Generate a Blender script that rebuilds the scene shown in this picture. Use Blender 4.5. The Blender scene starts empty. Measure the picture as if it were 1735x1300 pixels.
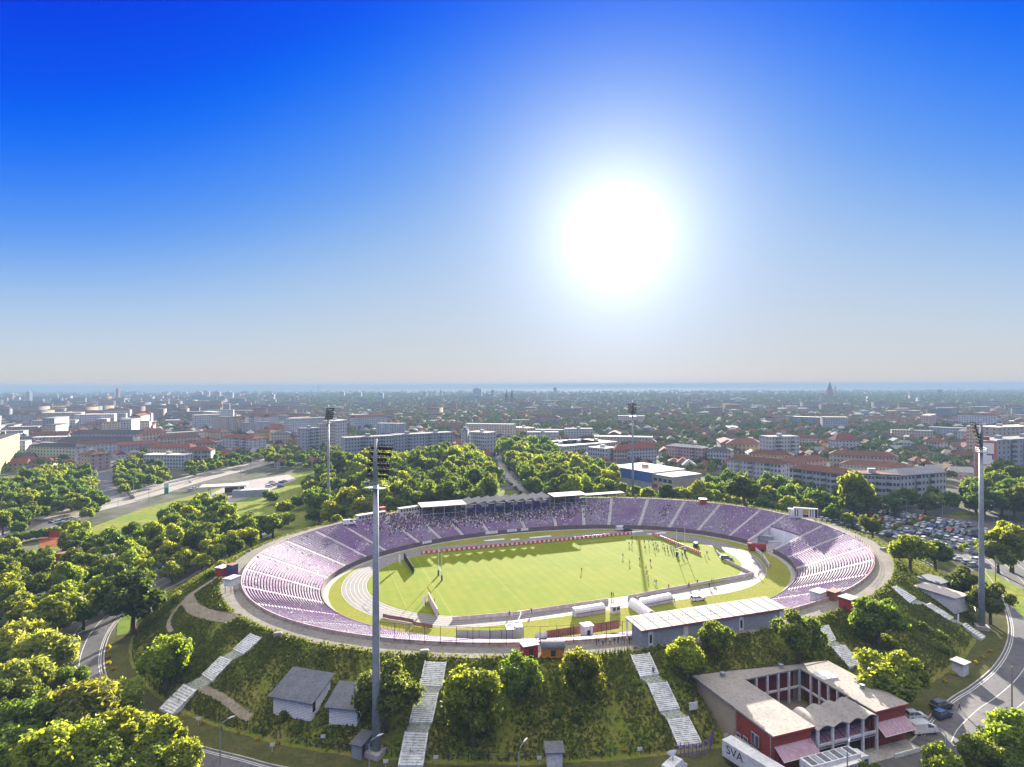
import bpy, bmesh, math, random
import numpy as np
from mathutils import Vector, Matrix
random.seed(7); RNG = np.random.default_rng(7)
R = math.radians
SC = bpy.context.scene; COL = SC.collection
# ---------------------------------------------------------------- camera
F, HZ, ROLL, CH = 1011.0, 652.5, 0.0029, 66.0
cam = bpy.data.cameras.new('camera'); CAM = bpy.data.objects.new('camera', cam); COL.objects.link(CAM)
cam.sensor_width = 36.0; cam.lens = 36.0 * F / 1735.0; cam.clip_start = 1.0; cam.clip_end = 60000.0
pitch = math.atan((HZ - 650.0) / F)
CAM.matrix_world = Matrix.Translation((0, 0, CH)) @ Matrix.Rotation(R(90) + pitch, 4, 'X') @ Matrix.Rotation(-ROLL, 4, 'Z')
SC.camera = CAM
# ---------------------------------------------------------------- sky, sun, exposure
SUN_EL, SUN_AZ = R(13.8), R(10.0)          # azimuth measured from +Y towards +X
SD = Vector((math.cos(SUN_EL) * math.sin(SUN_AZ), math.cos(SUN_EL) * math.cos(SUN_AZ), math.sin(SUN_EL)))
W = bpy.data.worlds.new('World'); SC.world = W; W.use_nodes = True
def build_sky():
    nt = W.node_tree; nt.nodes.clear(); N = nt.nodes.new; L = nt.links.new
    def mth(op, a, b=None, c=None):
        n = N('ShaderNodeMath'); n.operation = op
        for i, x in enumerate((a, b, c)):
            if x is None: continue
            if isinstance(x, (int, float)): n.inputs[i].default_value = x
            else: L(x, n.inputs[i])
        return n.outputs[0]
    out = N('ShaderNodeOutputWorld'); bg = N('ShaderNodeBackground'); bg.inputs['Strength'].default_value = 0.1
    sky = N('ShaderNodeTexSky'); sky.sky_type = 'NISHITA'; sky.sun_disc = False
    sky.sun_elevation = SUN_EL; sky.sun_rotation = SUN_AZ; sky.air_density = 1.0; sky.dust_density = 0.6; sky.ozone_density = 3.0
    tc = N('ShaderNodeTexCoord'); sep = N('ShaderNodeSeparateXYZ'); L(tc.outputs['Generated'], sep.inputs[0])
    dt = N('ShaderNodeVectorMath'); dt.operation = 'DOT_PRODUCT'; L(tc.outputs['Generated'], dt.inputs[0]); dt.inputs[1].default_value = SD
    ang = mth('ARCCOSINE', mth('MINIMUM', dt.outputs['Value'], 0.999999))         # radians from the sun
    z = mth('MAXIMUM', sep.outputs['Z'], 0.0)
    # clear-air blue deepening with height above the horizon and with distance from the sun
    def bell(sig, p): return mth('EXPONENT', mth('MULTIPLY', mth('POWER', mth('DIVIDE', ang, sig), p), -1.0))
    up = mth('MULTIPLY', mth('MULTIPLY', z, mth('SUBTRACT', 1.0, mth('MULTIPLY', bell(.7, 3.0), .53))), 2.0)
    hs = N('ShaderNodeValToRGB'); L(up, hs.inputs[0]); e = hs.color_ramp.elements; hs.color_ramp.interpolation = 'B_SPLINE'
    e[0].position = 0.0; e[0].color = SKY_RAMP[0][1]; e[1].position = 1.0; e[1].color = SKY_RAMP[-1][1]
    for p, c in SKY_RAMP[1:-1]:
        k = e.new(p * 2.0); k.color = c
    def scaled(v, k):
        n = N('ShaderNodeVectorMath'); n.operation = 'SCALE'; L(v, n.inputs[0])
        if isinstance(k, float): n.inputs['Scale'].default_value = k
        else: L(k, n.inputs['Scale'])
        return n.outputs[0]
    def add(a, b):
        n = N('ShaderNodeVectorMath'); n.operation = 'ADD'; L(a, n.inputs[0]); L(b, n.inputs[1]); return n.outputs[0]
    def rgb(c):
        n = N('ShaderNodeCombineXYZ'); 
        for i in range(3): n.inputs[i].default_value = c[i]
        return n.outputs[0]
    def blend(a, b, f): return add(scaled(a, mth('SUBTRACT', 1.0, f)), scaled(b, f))
    col = blend(hs.outputs[0], rgb((.60, .73, .97)), bell(.205, 1.9))           # the sky whitens towards the sun
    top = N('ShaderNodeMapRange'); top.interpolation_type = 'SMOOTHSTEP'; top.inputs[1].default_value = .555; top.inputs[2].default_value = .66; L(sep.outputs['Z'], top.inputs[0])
    col = blend(col, rgb(SKY_FILL), top.outputs[0])                            # unseen zenith brightened, added fill light for the shaded sides
    for sig, p, amp, c in SKY_GLOW: col = add(col, scaled(rgb(c), mth('MULTIPLY', bell(sig, p), amp)))
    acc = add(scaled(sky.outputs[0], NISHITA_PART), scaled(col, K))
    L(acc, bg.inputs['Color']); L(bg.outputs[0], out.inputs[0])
EXPO = 2.55; K = 10.0 / 2 ** EXPO
NISHITA_PART = .0045
SKY_RAMP = [(0.0, (.64, .62, .61, 1)), (.025, (.62, .65, .68, 1)), (.07, (.50, .63, .80, 1)), (.12, (.31, .51, .84, 1)), (.17, (.13, .35, .88, 1)), (.225, (.045, .24, .92, 1)), (.28, (0, .15, .93, 1)), (.33, (0, .095, .90, 1)), (.43, (0, .03, .76, 1)), (.5, (0, .025, .70, 1))]
SKY_FILL = (2.3, 2.25, 2.15)
SKY_GLOW = [(.047, 3.0, 9.0, (1, .99, .96)), (.095, 1.4, .9, (.97, .98, .93))]
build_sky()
sun = bpy.data.lights.new('sun', 'SUN'); sun.energy = 4.6; sun.angle = R(0.5); sun.color = (1.0, .93, .80)
SUN = bpy.data.objects.new('sun', sun); COL.objects.link(SUN); SUN.rotation_euler = (-SD).to_track_quat('-Z', 'Y').to_euler(); SUN.location = (0, 0, 300)
vs = SC.view_settings; vs.view_transform = 'Standard'; vs.look = 'None'; vs.exposure = EXPO; vs.gamma = 1.0; vs.use_curve_mapping = False
SC.cycles.max_bounces = 6; SC.cycles.diffuse_bounces = 4; SC.cycles.glossy_bounces = 2; SC.cycles.transmission_bounces = 3; SC.cycles.volume_bounces = 0
SC.cycles.transparent_max_bounces = 4; SC.cycles.use_denoising = True; SC.cycles.caustics_reflective = False; SC.cycles.caustics_refractive = False
# ---------------------------------------------------------------- measuring: photo pixel -> point at height z
def at(px, py, z=0.0):
    x = (px - 867.5) / F; y = (py - HZ + ROLL * (px - 867.5)) / F
    d = (CH - z) / y
    return Vector((x * d, d, z))
def px_m(px, py, z=0.0):                    # metres per photo pixel there
    return at(px, py, z).y / F
# ---------------------------------------------------------------- materials
MATS = {}
def _nodes(name):
    m = bpy.data.materials.new(name); m.use_nodes = True; nt = m.node_tree; nt.nodes.clear()
    return m, nt, nt.nodes.new, nt.links.new
def mix_rgb(N, L, fac, a, b, mode='MIX'):
    n = N('ShaderNodeMix'); n.data_type = 'RGBA'; n.blend_type = mode
    for i, x in ((0, fac), (6, a), (7, b)):
        if isinstance(x, (int, float)): n.inputs[i].default_value = x
        elif isinstance(x, tuple): n.inputs[i].default_value = (*x[:3], 1)
        else: L(x, n.inputs[i])
    return n.outputs[2]
def noise(N, L, vec, scale, det=4.0, lo=.35, hi=.65):
    n = N('ShaderNodeTexNoise'); n.inputs['Scale'].default_value = scale; n.inputs['Detail'].default_value = det; L(vec, n.inputs['Vector'])
    r = N('ShaderNodeMapRange'); r.inputs[1].default_value = lo; r.inputs[2].default_value = hi; L(n.outputs[0], r.inputs[0]); return r.outputs[0]
def mat(name, c, c2=None, scale=.5, rough=.8, c3=None, scale3=6.0, spec=.3, metal=0.0, bump=0.0, bscale=8.0, obj_rand=0.0, space='Object'):
    """weathered surface: base colour, a second colour in large patches, a third in small ones"""
    if name in MATS: return MATS[name]
    m, nt, N, L = _nodes(name)
    out = N('ShaderNodeOutputMaterial'); p = N('ShaderNodeBsdfPrincipled'); L(p.outputs[0], out.inputs[0])
    p.inputs['Roughness'].default_value = rough; p.inputs['Specular IOR Level'].default_value = spec; p.inputs['Metallic'].default_value = metal
    if space == 'World': vec = N('ShaderNodeNewGeometry').outputs['Position']
    else: vec = N('ShaderNodeTexCoord').outputs['Object']
    col = tuple(c)
    if c2: col = mix_rgb(N, L, noise(N, L, vec, scale), c, c2)
    if c3: col = mix_rgb(N, L, noise(N, L, vec, scale3, 3.0, .45, .75), col, c3)
    if obj_rand:
        oi = N('ShaderNodeObjectInfo'); h = N('ShaderNodeHueSaturation'); r = N('ShaderNodeMapRange')
        r.inputs[3].default_value = 1 - obj_rand; r.inputs[4].default_value = 1 + obj_rand; L(oi.outputs['Random'], r.inputs[0]); L(r.outputs[0], h.inputs['Value'])
        if isinstance(col, tuple): h.inputs['Color'].default_value = (*col[:3], 1)
        else: L(col, h.inputs['Color'])
        col = h.outputs[0]
    if isinstance(col, tuple): p.inputs['Base Color'].default_value = (*col[:3], 1)
    else: L(col, p.inputs['Base Color'])
    if bump:
        nn = N('ShaderNodeTexNoise'); nn.inputs['Scale'].default_value = bscale; nn.inputs['Detail'].default_value = 5; L(vec, nn.inputs['Vector'])
        b = N('ShaderNodeBump'); b.inputs['Distance'].default_value = bump; b.inputs['Strength'].default_value = 1.0; L(nn.outputs[0], b.inputs['Height']); L(b.outputs[0], p.inputs['Normal'])
    MATS[name] = m; return m
def leaf_mat(name, dark, light, trans, tfac=.45, warm=(.30, .27, .02)):
    m, nt, N, L = _nodes(name)
    out = N('ShaderNodeOutputMaterial'); g = N('ShaderNodeNewGeometry'); oi = N('ShaderNodeObjectInfo')
    c = mix_rgb(N, L, g.outputs['Random Per Island'], dark, light)
    t = mix_rgb(N, L, g.outputs['Random Per Island'], tuple(x * .75 for x in trans), trans)
    def vary(col, lo, hi):
        h = N('ShaderNodeHueSaturation'); r = N('ShaderNodeMapRange'); r.inputs[3].default_value = lo; r.inputs[4].default_value = hi
        L(oi.outputs['Random'], r.inputs[0]); L(r.outputs[0], h.inputs['Value']); L(col, h.inputs['Color'])
        q = N('ShaderNodeMath'); q.operation = 'FRACT'; q2 = N('ShaderNodeMath'); q2.operation = 'MULTIPLY'; q2.inputs[1].default_value = 7.31
        L(oi.outputs['Random'], q2.inputs[0]); L(q2.outputs[0], q.inputs[0]); r2 = N('ShaderNodeMapRange'); r2.inputs[3].default_value = .482; r2.inputs[4].default_value = .52
        L(q.outputs[0], r2.inputs[0]); L(r2.outputs[0], h.inputs['Hue']); return h.outputs[0]
    c = vary(c, .7, 1.3); t = vary(t, .8, 1.2)
    d = N('ShaderNodeBsdfDiffuse'); L(c, d.inputs[0]); tr = N('ShaderNodeBsdfTranslucent'); L(t, tr.inputs[0])
    gl = N('ShaderNodeBsdfGlossy'); gl.inputs['Roughness'].default_value = .45; gl.inputs[0].default_value = (.6, .6, .5, 1)
    mx = N('ShaderNodeMixShader'); mx.inputs[0].default_value = tfac; L(d.outputs[0], mx.inputs[1]); L(tr.outputs[0], mx.inputs[2])
    m2 = N('ShaderNodeMixShader'); m2.inputs[0].default_value = .025; L(mx.outputs[0], m2.inputs[1]); L(gl.outputs[0], m2.inputs[2])
    L(m2.outputs[0], out.inputs[0]); MATS[name] = m; return m
def facade_mat(name, wall, wall2, glass, bw=3.2, fh=3.0, ww=1.4, wh=1.4, balcony=None):
    """far-off plastered front with rows of windows, laid out in the wall's own metres"""
    m, nt, N, L = _nodes(name)
    out = N('ShaderNodeOutputMaterial'); p = N('ShaderNodeBsdfPrincipled'); L(p.outputs[0], out.inputs[0])
    tc = N('ShaderNodeTexCoord'); so = N('ShaderNodeSeparateXYZ'); sn = N('ShaderNodeSeparateXYZ'); L(tc.outputs['Object'], so.inputs[0]); L(tc.outputs['Normal'], sn.inputs[0])
    def mth(op, a, b=None):
        n = N('ShaderNodeMath'); n.operation = op
        for i, x in enumerate((a, b)):
            if x is None: continue
            if isinstance(x, (int, float)): n.inputs[i].default_value = x
            else: L(x, n.inputs[i])
        return n.outputs[0]
    u = mth('SUBTRACT', mth('MULTIPLY', so.outputs[0], sn.outputs[1]), mth('MULTIPLY', so.outputs[1], sn.outputs[0])); v = so.outputs[2]
    def band(x, period, width, off=0.0):
        f = mth('FRACT', mth('ADD', mth('DIVIDE', x, period), 100.0 + off)); d = mth('ABSOLUTE', mth('SUBTRACT', f, .5)); return mth('LESS_THAN', d, width / period / 2)
    wmask = mth('MULTIPLY', band(u, bw, ww), band(v, fh, wh))
    cell = N('ShaderNodeCombineXYZ'); L(mth('FLOOR', mth('ADD', mth('DIVIDE', u, bw), 100.0)), cell.inputs[0]); L(mth('FLOOR', mth('ADD', mth('DIVIDE', v, fh), 100.0)), cell.inputs[1])
    wn = N('ShaderNodeTexWhiteNoise'); wn.noise_dimensions = '3D'; L(cell.outputs[0], wn.inputs[0])
    g = mix_rgb(N, L, mth('MULTIPLY', wn.outputs[0], .6), glass, tuple(min(1, x * 2 + .1) for x in glass))
    oi = N('ShaderNodeObjectInfo'); w = mix_rgb(N, L, noise(N, L, tc.outputs['Object'], .25), wall, wall2)
    h = N('ShaderNodeHueSaturation'); r = N('ShaderNodeMapRange'); r.inputs[3].default_value = .75; r.inputs[4].default_value = 1.2; L(oi.outputs['Random'], r.inputs[0]); L(r.outputs[0], h.inputs['Value']); L(w, h.inputs['Color']); w = h.outputs[0]
    if balcony:
        bm_ = mth('MULTIPLY', band(u, bw * 3, bw * 1.5), band(v, fh, 1.0, .5)); w = mix_rgb(N, L, bm_, w, balcony)
    L(mix_rgb(N, L, wmask, w, g), p.inputs['Base Color']); p.inputs['Roughness'].default_value = .75; p.inputs['Specular IOR Level'].default_value = .25
    MATS[name] = m; return m
# ---------------------------------------------------------------- mesh helpers
class MB:
    def __init__(s): s.v = []; s.f = []; s.m = []
    def add(s, vs, fs, m=0):
        o = len(s.v); s.v += [tuple(p) for p in vs]; s.f += [tuple(i + o for i in f) for f in fs]; s.m += [m] * len(fs); return s
    def box(s, x0, x1, y0, y1, z0, z1, m=0):
        return s.add([(x0, y0, z0), (x1, y0, z0), (x1, y1, z0), (x0, y1, z0), (x0, y0, z1), (x1, y0, z1), (x1, y1, z1), (x0, y1, z1)],
                     [(0, 3, 2, 1), (4, 5, 6, 7), (0, 1, 5, 4), (1, 2, 6, 5), (2, 3, 7, 6), (3, 0, 4, 7)], m)
    def obox(s, cx, cy, z0, z1, lx, ly, a=0.0, m=0):
        c, q = math.cos(a), math.sin(a); P = [(-lx / 2, -ly / 2), (lx / 2, -ly / 2), (lx / 2, ly / 2), (-lx / 2, ly / 2)]
        return s.prism([(cx + x * c - y * q, cy + x * q + y * c) for x, y in P], z0, z1, m)
    def prism(s, pts, z0, z1, m=0, mt=None):
        n = len(pts); s.add([(x, y, z0) for x, y in pts] + [(x, y, z1) for x, y in pts], [(i, (i + 1) % n, n + (i + 1) % n, n + i) for i in range(n)] + [tuple(range(n - 1, -1, -1))], m)
        o = len(s.v) - n; s.f.append(tuple(range(o, o + n))); s.m.append(m if mt is None else mt); return s
    def tube(s, path, r, n=6, m=0, cap=True):
        path = [Vector(p) for p in path]; rs = r if isinstance(r, (list, tuple)) else [r] * len(path); rings = []
        for i, p in enumerate(path):
            t = (path[min(i + 1, len(path) - 1)] - path[max(i - 1, 0)]).normalized(); a = t.cross(Vector((0, 0, 1)))
            if a.length < .05: a = t.cross(Vector((1, 0, 0)))
            a.normalize(); b = t.cross(a); rings.append([tuple(p + (a * math.cos(k * 6.28318 / n) + b * math.sin(k * 6.28318 / n)) * rs[i]) for k in range(n)])
        vs = [q for g in rings for q in g]; fs = [(i * n + k, i * n + (k + 1) % n, (i + 1) * n + (k + 1) % n, (i + 1) * n + k) for i in range(len(path) - 1) for k in range(n)]
        if cap: fs += [tuple(range(n - 1, -1, -1)), tuple(range(len(vs) - n, len(vs)))]
        return s.add(vs, fs, m)
    def strip(s, A, B, m=0):                 # sheet between two polylines of the same count
        n = len(A); return s.add(list(A) + list(B), [(i, i + 1, n + i + 1, n + i) for i in range(n - 1)], m)
    def mesh(s, name, mats, smooth=False):
        me = bpy.data.meshes.new(name); me.from_pydata(s.v, [], s.f)
        for x in mats: me.materials.append(x)
        if len(mats) > 1: me.polygons.foreach_set('material_index', s.m)
        if smooth: me.polygons.foreach_set('use_smooth', [True] * len(s.f))
        me.update(); return me
    def build(s, name, mats, parent=None, loc=(0, 0, 0), rz=0.0, smooth=False):
        return link(name, s.mesh(name, mats if isinstance(mats, (list, tuple)) else [mats], smooth), parent, loc, rz)
def link(name, data, parent=None, loc=(0, 0, 0), rz=0.0):
    o = bpy.data.objects.new(name, data); COL.objects.link(o); o.location = loc; o.rotation_euler = (0, 0, rz)
    if parent: o.parent = parent
    return o
def tag(o, label=None, cat=None, group=None, kind=None):
    if label: o['label'] = label
    if cat: o['category'] = cat
    if group: o['group'] = group
    if kind: o['kind'] = kind
    return o
def empty(name, label, cat, loc=(0, 0, 0), rz=0.0, group=None):
    o = link(name, None, None, loc, rz); o.empty_display_size = .3; return tag(o, label, cat, group)
KIDS = {}
def copy_tree(o, loc=None, rz=None, label=None, group=None, scale=None):
    def cp(a, par):
        c = a.copy(); COL.objects.link(c)
        if par is not None: c.parent = par
        for ch in a.children: cp(ch, c)
        return c
    r = cp(o, None)
    if loc is not None: r.location = loc
    if rz is not None: r.rotation_euler = (0, 0, rz)
    if scale is not None: r.scale = (scale,) * 3 if not isinstance(scale, tuple) else scale
    if label: r['label'] = label
    if group: r['group'] = group
    return r
def np_mesh(name, V, Q, mats, midx=None, smooth=False):   # quads from arrays
    me = bpy.data.meshes.new(name); V = np.asarray(V, dtype=np.float32); Q = np.asarray(Q, dtype=np.int32); k = Q.shape[1]
    me.vertices.add(len(V)); me.vertices.foreach_set('co', V.ravel()); me.loops.add(Q.size); me.loops.foreach_set('vertex_index', Q.ravel())
    me.polygons.add(len(Q)); me.polygons.foreach_set('loop_start', np.arange(0, Q.size, k, dtype=np.int32)); 
    for x in mats: me.materials.append(x)
    if midx is not None: me.polygons.foreach_set('material_index', np.asarray(midx, dtype=np.int32))
    if smooth: me.polygons.foreach_set('use_smooth', np.ones(len(Q), dtype=bool))
    me.update(calc_edges=True); me.validate(); return me
def scatter_boxes(C, S, A):                  # many little boxes: centres (n,3), sizes (n,3), angles (n)
    n = len(C); sg = np.array([[-1, -1, -1], [1, -1, -1], [1, 1, -1], [-1, 1, -1], [-1, -1, 1], [1, -1, 1], [1, 1, 1], [-1, 1, 1]]) * .5
    P = sg[None] * S[:, None]; c, q = np.cos(A)[:, None], np.sin(A)[:, None]
    X = P[..., 0] * c - P[..., 1] * q; Y = P[..., 0] * q + P[..., 1] * c; V = np.stack([X, Y, P[..., 2]], -1) + C[:, None]
    f = np.array([[4, 5, 6, 7], [0, 1, 5, 4], [1, 2, 6, 5], [2, 3, 7, 6], [3, 0, 4, 7]]); Q = (f[None] + (np.arange(n) * 8)[:, None, None]).reshape(-1, 4)
    return V.reshape(-1, 3), Q
# ---------------------------------------------------------------- stadium frame of reference
SCX, SCY, STH = 20.3, 212.6, R(19.04); SCO, SSI = math.cos(STH), math.sin(STH)
AO, BO, NO, AI, BI, NI, ZR, ZB = 106.3, 77.9, 2.143, 84.4, 57.5, 2.076, 9.5, 1.2
def uvw(u, v, z=0.0): return Vector((SCX + u * SCO - v * SSI, SCY + u * SSI + v * SCO, z))
def to_uv(x, y):
    x -= SCX; y -= SCY; return x * SCO + y * SSI, -x * SSI + y * SCO
def oval(phi, t, d=0.0):
    """point on the bowl: t = 0 at the bottom row, 1 at the top row; d = metres further out"""
    c, s = math.cos(phi), math.sin(phi)
    def e(a, b, n):
        k = (abs(c) ** n + abs(s) ** n) ** (-1 / n); return a * c * k, b * s * k
    i = e(AI, BI, NI); o = e(AO, BO, NO); u = i[0] + (o[0] - i[0]) * t; v = i[1] + (o[1] - i[1]) * t
    if d:
        k = 1 + d / math.hypot(u, v); u *= k; v *= k
    return u, v
def out_dist(u, v):
    r = (abs(u / AO) ** NO + abs(v / BO) ** NO) ** (1 / NO); return (r - 1) / r * math.hypot(u, v) if r > 0 else -99
WALK, TOE = 5.7, 25.8
RBX, RBY = 44.0, 101.0                       # front left corner of the red building cut into the bank
def rb_uv(x, y): x -= RBX; y -= RBY; return x * SCO + y * SSI, -x * SSI + y * SCO
def rb(u, v, z=0.0): return Vector((RBX + u * SCO - v * SSI, RBY + u * SSI + v * SCO, z))
def gz(x, y):                                # height of the ground outside the bowl
    a, c = rb_uv(x, y)
    if -.8 < a < 31.5 and -12 < c < 20.2: return 0.0
    d = out_dist(*to_uv(x, y))
    if d <= WALK: return 9.3 if d > -3 else 0.0
    if d >= TOE: return 0.0
    t = (d - WALK) / (TOE - WALK); return 9.3 * (1 - t) * (1 + .25 * t)
def ring(phis, t, d, z): return [uvw(*oval(p, t, d), z) for p in phis]
# ---------------------------------------------------------------- ground
M_city = mat('city_ground', (.05, .06, .03), (.10, .095, .08), .02, c3=(.14, .13, .115), scale3=.11, rough=.95, spec=.02, space='World')
M_field = mat('open_country', (.09, .12, .045), (.16, .14, .07), .0012, c3=(.05, .08, .03), scale3=.004, rough=1.0, spec=.02, space='World')
M_lawn = mat('park_lawn', (.13, .18, .03), (.20, .19, .045), .05, c3=(.08, .12, .02), scale3=.4, rough=1.0, spec=.02, space='World')
M_asph = mat('asphalt', (.065, .062, .065), (.10, .09, .088), .08, c3=(.045, .044, .046), scale3=.7, rough=.6, spec=.35, space='World')
M_asph2 = mat('worn_asphalt', (.25, .22, .20), (.30, .265, .235), .06, c3=(.17, .155, .145), scale3=.6, rough=.55, spec=.45, space='World')
M_line = mat('road_paint', (.50, .50, .49), (.34, .34, .33), 1.5, rough=.6, space='World')
M_conc = mat('concrete', (.36, .33, .30), (.26, .24, .22), .3, c3=(.18, .17, .16), scale3=2.5, rough=.9, space='World')
def disc(name, radii, z, m, n=128):
    b = MB(); b.v = [(0, 0, z)]; 
    for r in radii: b.v += [(r * math.cos(k * 6.28318 / n), r * math.sin(k * 6.28318 / n), z) for k in range(n)]
    b.f = [(0, 1 + k, 1 + (k + 1) % n) for k in range(n)]
    for j in range(len(radii) - 1): b.f += [(1 + j * n + k, 1 + (j + 1) * n + k, 1 + (j + 1) * n + (k + 1) % n, 1 + j * n + (k + 1) % n) for k in range(n)]
    b.m = [0] * len(b.f); return tag(b.build(name, m), kind='structure')
disc('open_country_ground', [6000, 16000], -.35, M_field)
disc('city_ground', [200, 1000, 6600], -.10, M_city)
def sheet(name, pix, z, m, world=False):
    b = MB(); P = [at(x, y, z) for x, y in pix] if not world else [Vector((*p[:2], z)) for p in pix]
    b.add(P, [tuple(range(len(P)))]); return tag(b.build(name, m), kind='structure')
def smooth_line(P, n=6):                     # Catmull-Rom through ground points
    P = [Vector(p) for p in P]; out = []
    for i in range(len(P) - 1):
        a, b, c, d = P[max(i - 1, 0)], P[i], P[i + 1], P[min(i + 2, len(P) - 1)]
        for k in range(n):
            t = k / n; out.append(.5 * ((2 * b) + (c - a) * t + (2 * a - 5 * b + 4 * c - d) * t * t + (3 * b - a - 3 * c + d) * t ** 3))
    return out + [P[-1]]
def offset_line(P, d, z=None):
    out = []
    for i, p in enumerate(P):
        t = (P[min(i + 1, len(P) - 1)] - P[max(i - 1, 0)]); t.z = 0; t.normalize(); q = p + Vector((-t.y, t.x, 0)) * d
        if z is not None: q.z = z
        out.append(q)
    return out
def ribbon(b, P, d0, d1, z, m=0): b.strip(offset_line(P, d0, z), offset_line(P, d1, z), m)
def dashed(b, P, d0, d1, z, m=0, on=1, off=1):
    i = 0
    while i + on < len(P): ribbon(b, P[i:i + on + 1], d0, d1, z, m); i += on + off
# park lawns around the bowl
sheet('park_lawn', [(90, 930), (150, 895), (240, 862), (330, 838), (430, 812), (540, 796), (700, 806), (860, 832), (1000, 835), (1200, 842), (1330, 850), (1400, 868), (1450, 905), (1560, 960), (1660, 1010), (1690, 1100), (1600, 1170), (1450, 1250), (1200, 1300), (900, 1310), (500, 1290), (290, 1235), (190, 1150), (200, 1040), (300, 965)], -.04, M_lawn)
sheet('grove_soil', [(-300, 905), (60, 905), (170, 925), (300, 960), (190, 1010), (120, 1075), (100, 1140), (190, 1220), (300, 1330), (-500, 1400), (-700, 1000)], -.06, mat('grove_soil', (.05, .06, .02), (.08, .07, .035), .2, rough=1, space='World'))
# ring road
EDGE = smooth_line([at(x, y) for x, y in [(1560, 893), (1608, 920), (1650, 950), (1680, 985), (1698, 1023), (1707, 1055), (1707, 1081), (1697, 1108), (1676, 1136), (1641, 1164), (1609, 1184), (1572, 1216), (1545, 1253), (1480, 1287), (1390, 1308), (1200, 1322), (900, 1332), (650, 1325), (484, 1301), (415, 1284), (321, 1258), (245, 1215), (197, 1175), (180, 1150), (174, 1120), (178, 1092), (190, 1065), (212, 1040), (258, 1010), (310, 985), (370, 950), (440, 915), (468, 903)]], 8)
b = MB(); ribbon(b, EDGE, 17, 0, -.02); tag(b.build('ring_road', M_asph), kind='structure')
b = MB()
for o in (.35, .75, 4.6, 8.6, 12.8, 16.5):
    ribbon(b, EDGE, o + .16, o, -.014)
tag(b.build('ring_road_markings', M_line), kind='structure')
b = MB(); b2 = offset_line(EDGE, -.02, .12); b.strip(offset_line(EDGE, -.02, -.02), b2); b.strip(b2, offset_line(EDGE, -.3, .12)); b3 = offset_line(EDGE, 17.02, .12); b.strip(offset_line(EDGE, 17.02, -.02), b3); b.strip(b3, offset_line(EDGE, 17.3, .12)); tag(b.build('kerb', M_conc), kind='structure')
# ---------------------------------------------------------------- inside the bowl: grass, track, pitch
PHI = [i * 2 * math.pi / 360 for i in range(361)]
def uv_sheet(name, pts, z, m): 
    bb = MB(); P = [uvw(u, v, z) for u, v in pts]; bb.add(P, [tuple(range(len(P)))]); return tag(bb.build(name, m), kind='structure')
M_apron = mat('apron_grass', (.165, .185, .022), (.22, .20, .045), .12, c3=(.11, .14, .016), scale3=1.2, rough=1.0, spec=.02, space='World')
uv_sheet('apron_grass', [oval(p, 0, .6) for p in PHI[:-1]], .0, M_apron)
TL, TU, TV = 35.0, -1.0, 4.0
def track_line(r, n=40):
    P = [(TU + TL + r * math.sin(k * math.pi / n), TV - r * math.cos(k * math.pi / n)) for k in range(n + 1)]
    P += [(TU - TL - r * math.sin(k * math.pi / n), TV + r * math.cos(k * math.pi / n)) for k in range(n + 1)]
    return P + [P[0]]
M_track = mat('track_surface', (.15, .135, .128), (.185, .165, .155), .1, c3=(.11, .10, .098), scale3=.9, rough=.9, space='World')
b = MB(); b.strip([uvw(u, v, .02) for u, v in track_line(34)], [uvw(u, v, .02) for u, v in track_line(42)]); tag(b.build('running_track', M_track), kind='structure')
b = MB()
for r in (34.05, 35.3, 36.6, 37.9, 39.2, 40.5, 41.9): b.strip([uvw(u, v, .026) for u, v in track_line(r)], [uvw(u, v, .026) for u, v in track_line(r + .1)])
tag(b.build('track_lane_lines', M_line), kind='structure')
def pitch_mat():
    m, nt, N, L = _nodes('pitch_turf'); out = N('ShaderNodeOutputMaterial'); p = N('ShaderNodeBsdfPrincipled'); L(p.outputs[0], out.inputs[0]); p.inputs['Roughness'].default_value = 1; p.inputs['Specular IOR Level'].default_value = .1
    vec = N('ShaderNodeTexCoord').outputs['Object']; w = N('ShaderNodeTexWave'); w.wave_type = 'BANDS'; w.bands_direction = 'X'; w.inputs['Scale'].default_value = .09; w.inputs['Distortion'].default_value = .4; w.inputs['Detail'].default_value = 1; L(vec, w.inputs[0])
    c = mix_rgb(N, L, noise(N, L, vec, .05, 5), (.118, .16, .003), (.15, .178, .005)); c = mix_rgb(N, L, noise(N, L, vec, .22, 8, .46, .72), c, (.175, .18, .010)); k = N('ShaderNodeMath'); k.operation = 'MULTIPLY'; k.inputs[1].default_value = .25; L(w.outputs[0], k.inputs[0])
    L(mix_rgb(N, L, k.outputs[0], c, (.088, .132, .003)), p.inputs['Base Color']); return m
b = MB(); P = track_line(33.6)[:-1]; b.add([(u, v, 0) for u, v in P], [tuple(range(len(P)))]); tag(b.build('pitch_grass', pitch_mat(), None, (SCX, SCY, .02), STH), kind='structure')
b = MB()
def pl(u0, v0, u1, v1, w=.09):
    a, c = uvw(u0, v0), uvw(u1, v1); t = (c - a).normalized(); n = Vector((-t.y, t.x, 0)) * w / 2; b.add([(p.x, p.y, .027) for p in (a - n, c - n, c + n, a + n)], [(0, 1, 2, 3)])
for u in (-60.5, -49, -27, -1, 25, 47, 58.5): pl(u, TV - 31, u, TV + 31)
for v in (-31, 31): pl(-60.5, TV + v, 58.5, TV + v)
tag(b.build('pitch_lines', mat('chalk_line', (.27, .31, .10), (.21, .26, .05), .8, rough=1, space='World')), kind='structure')
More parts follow.
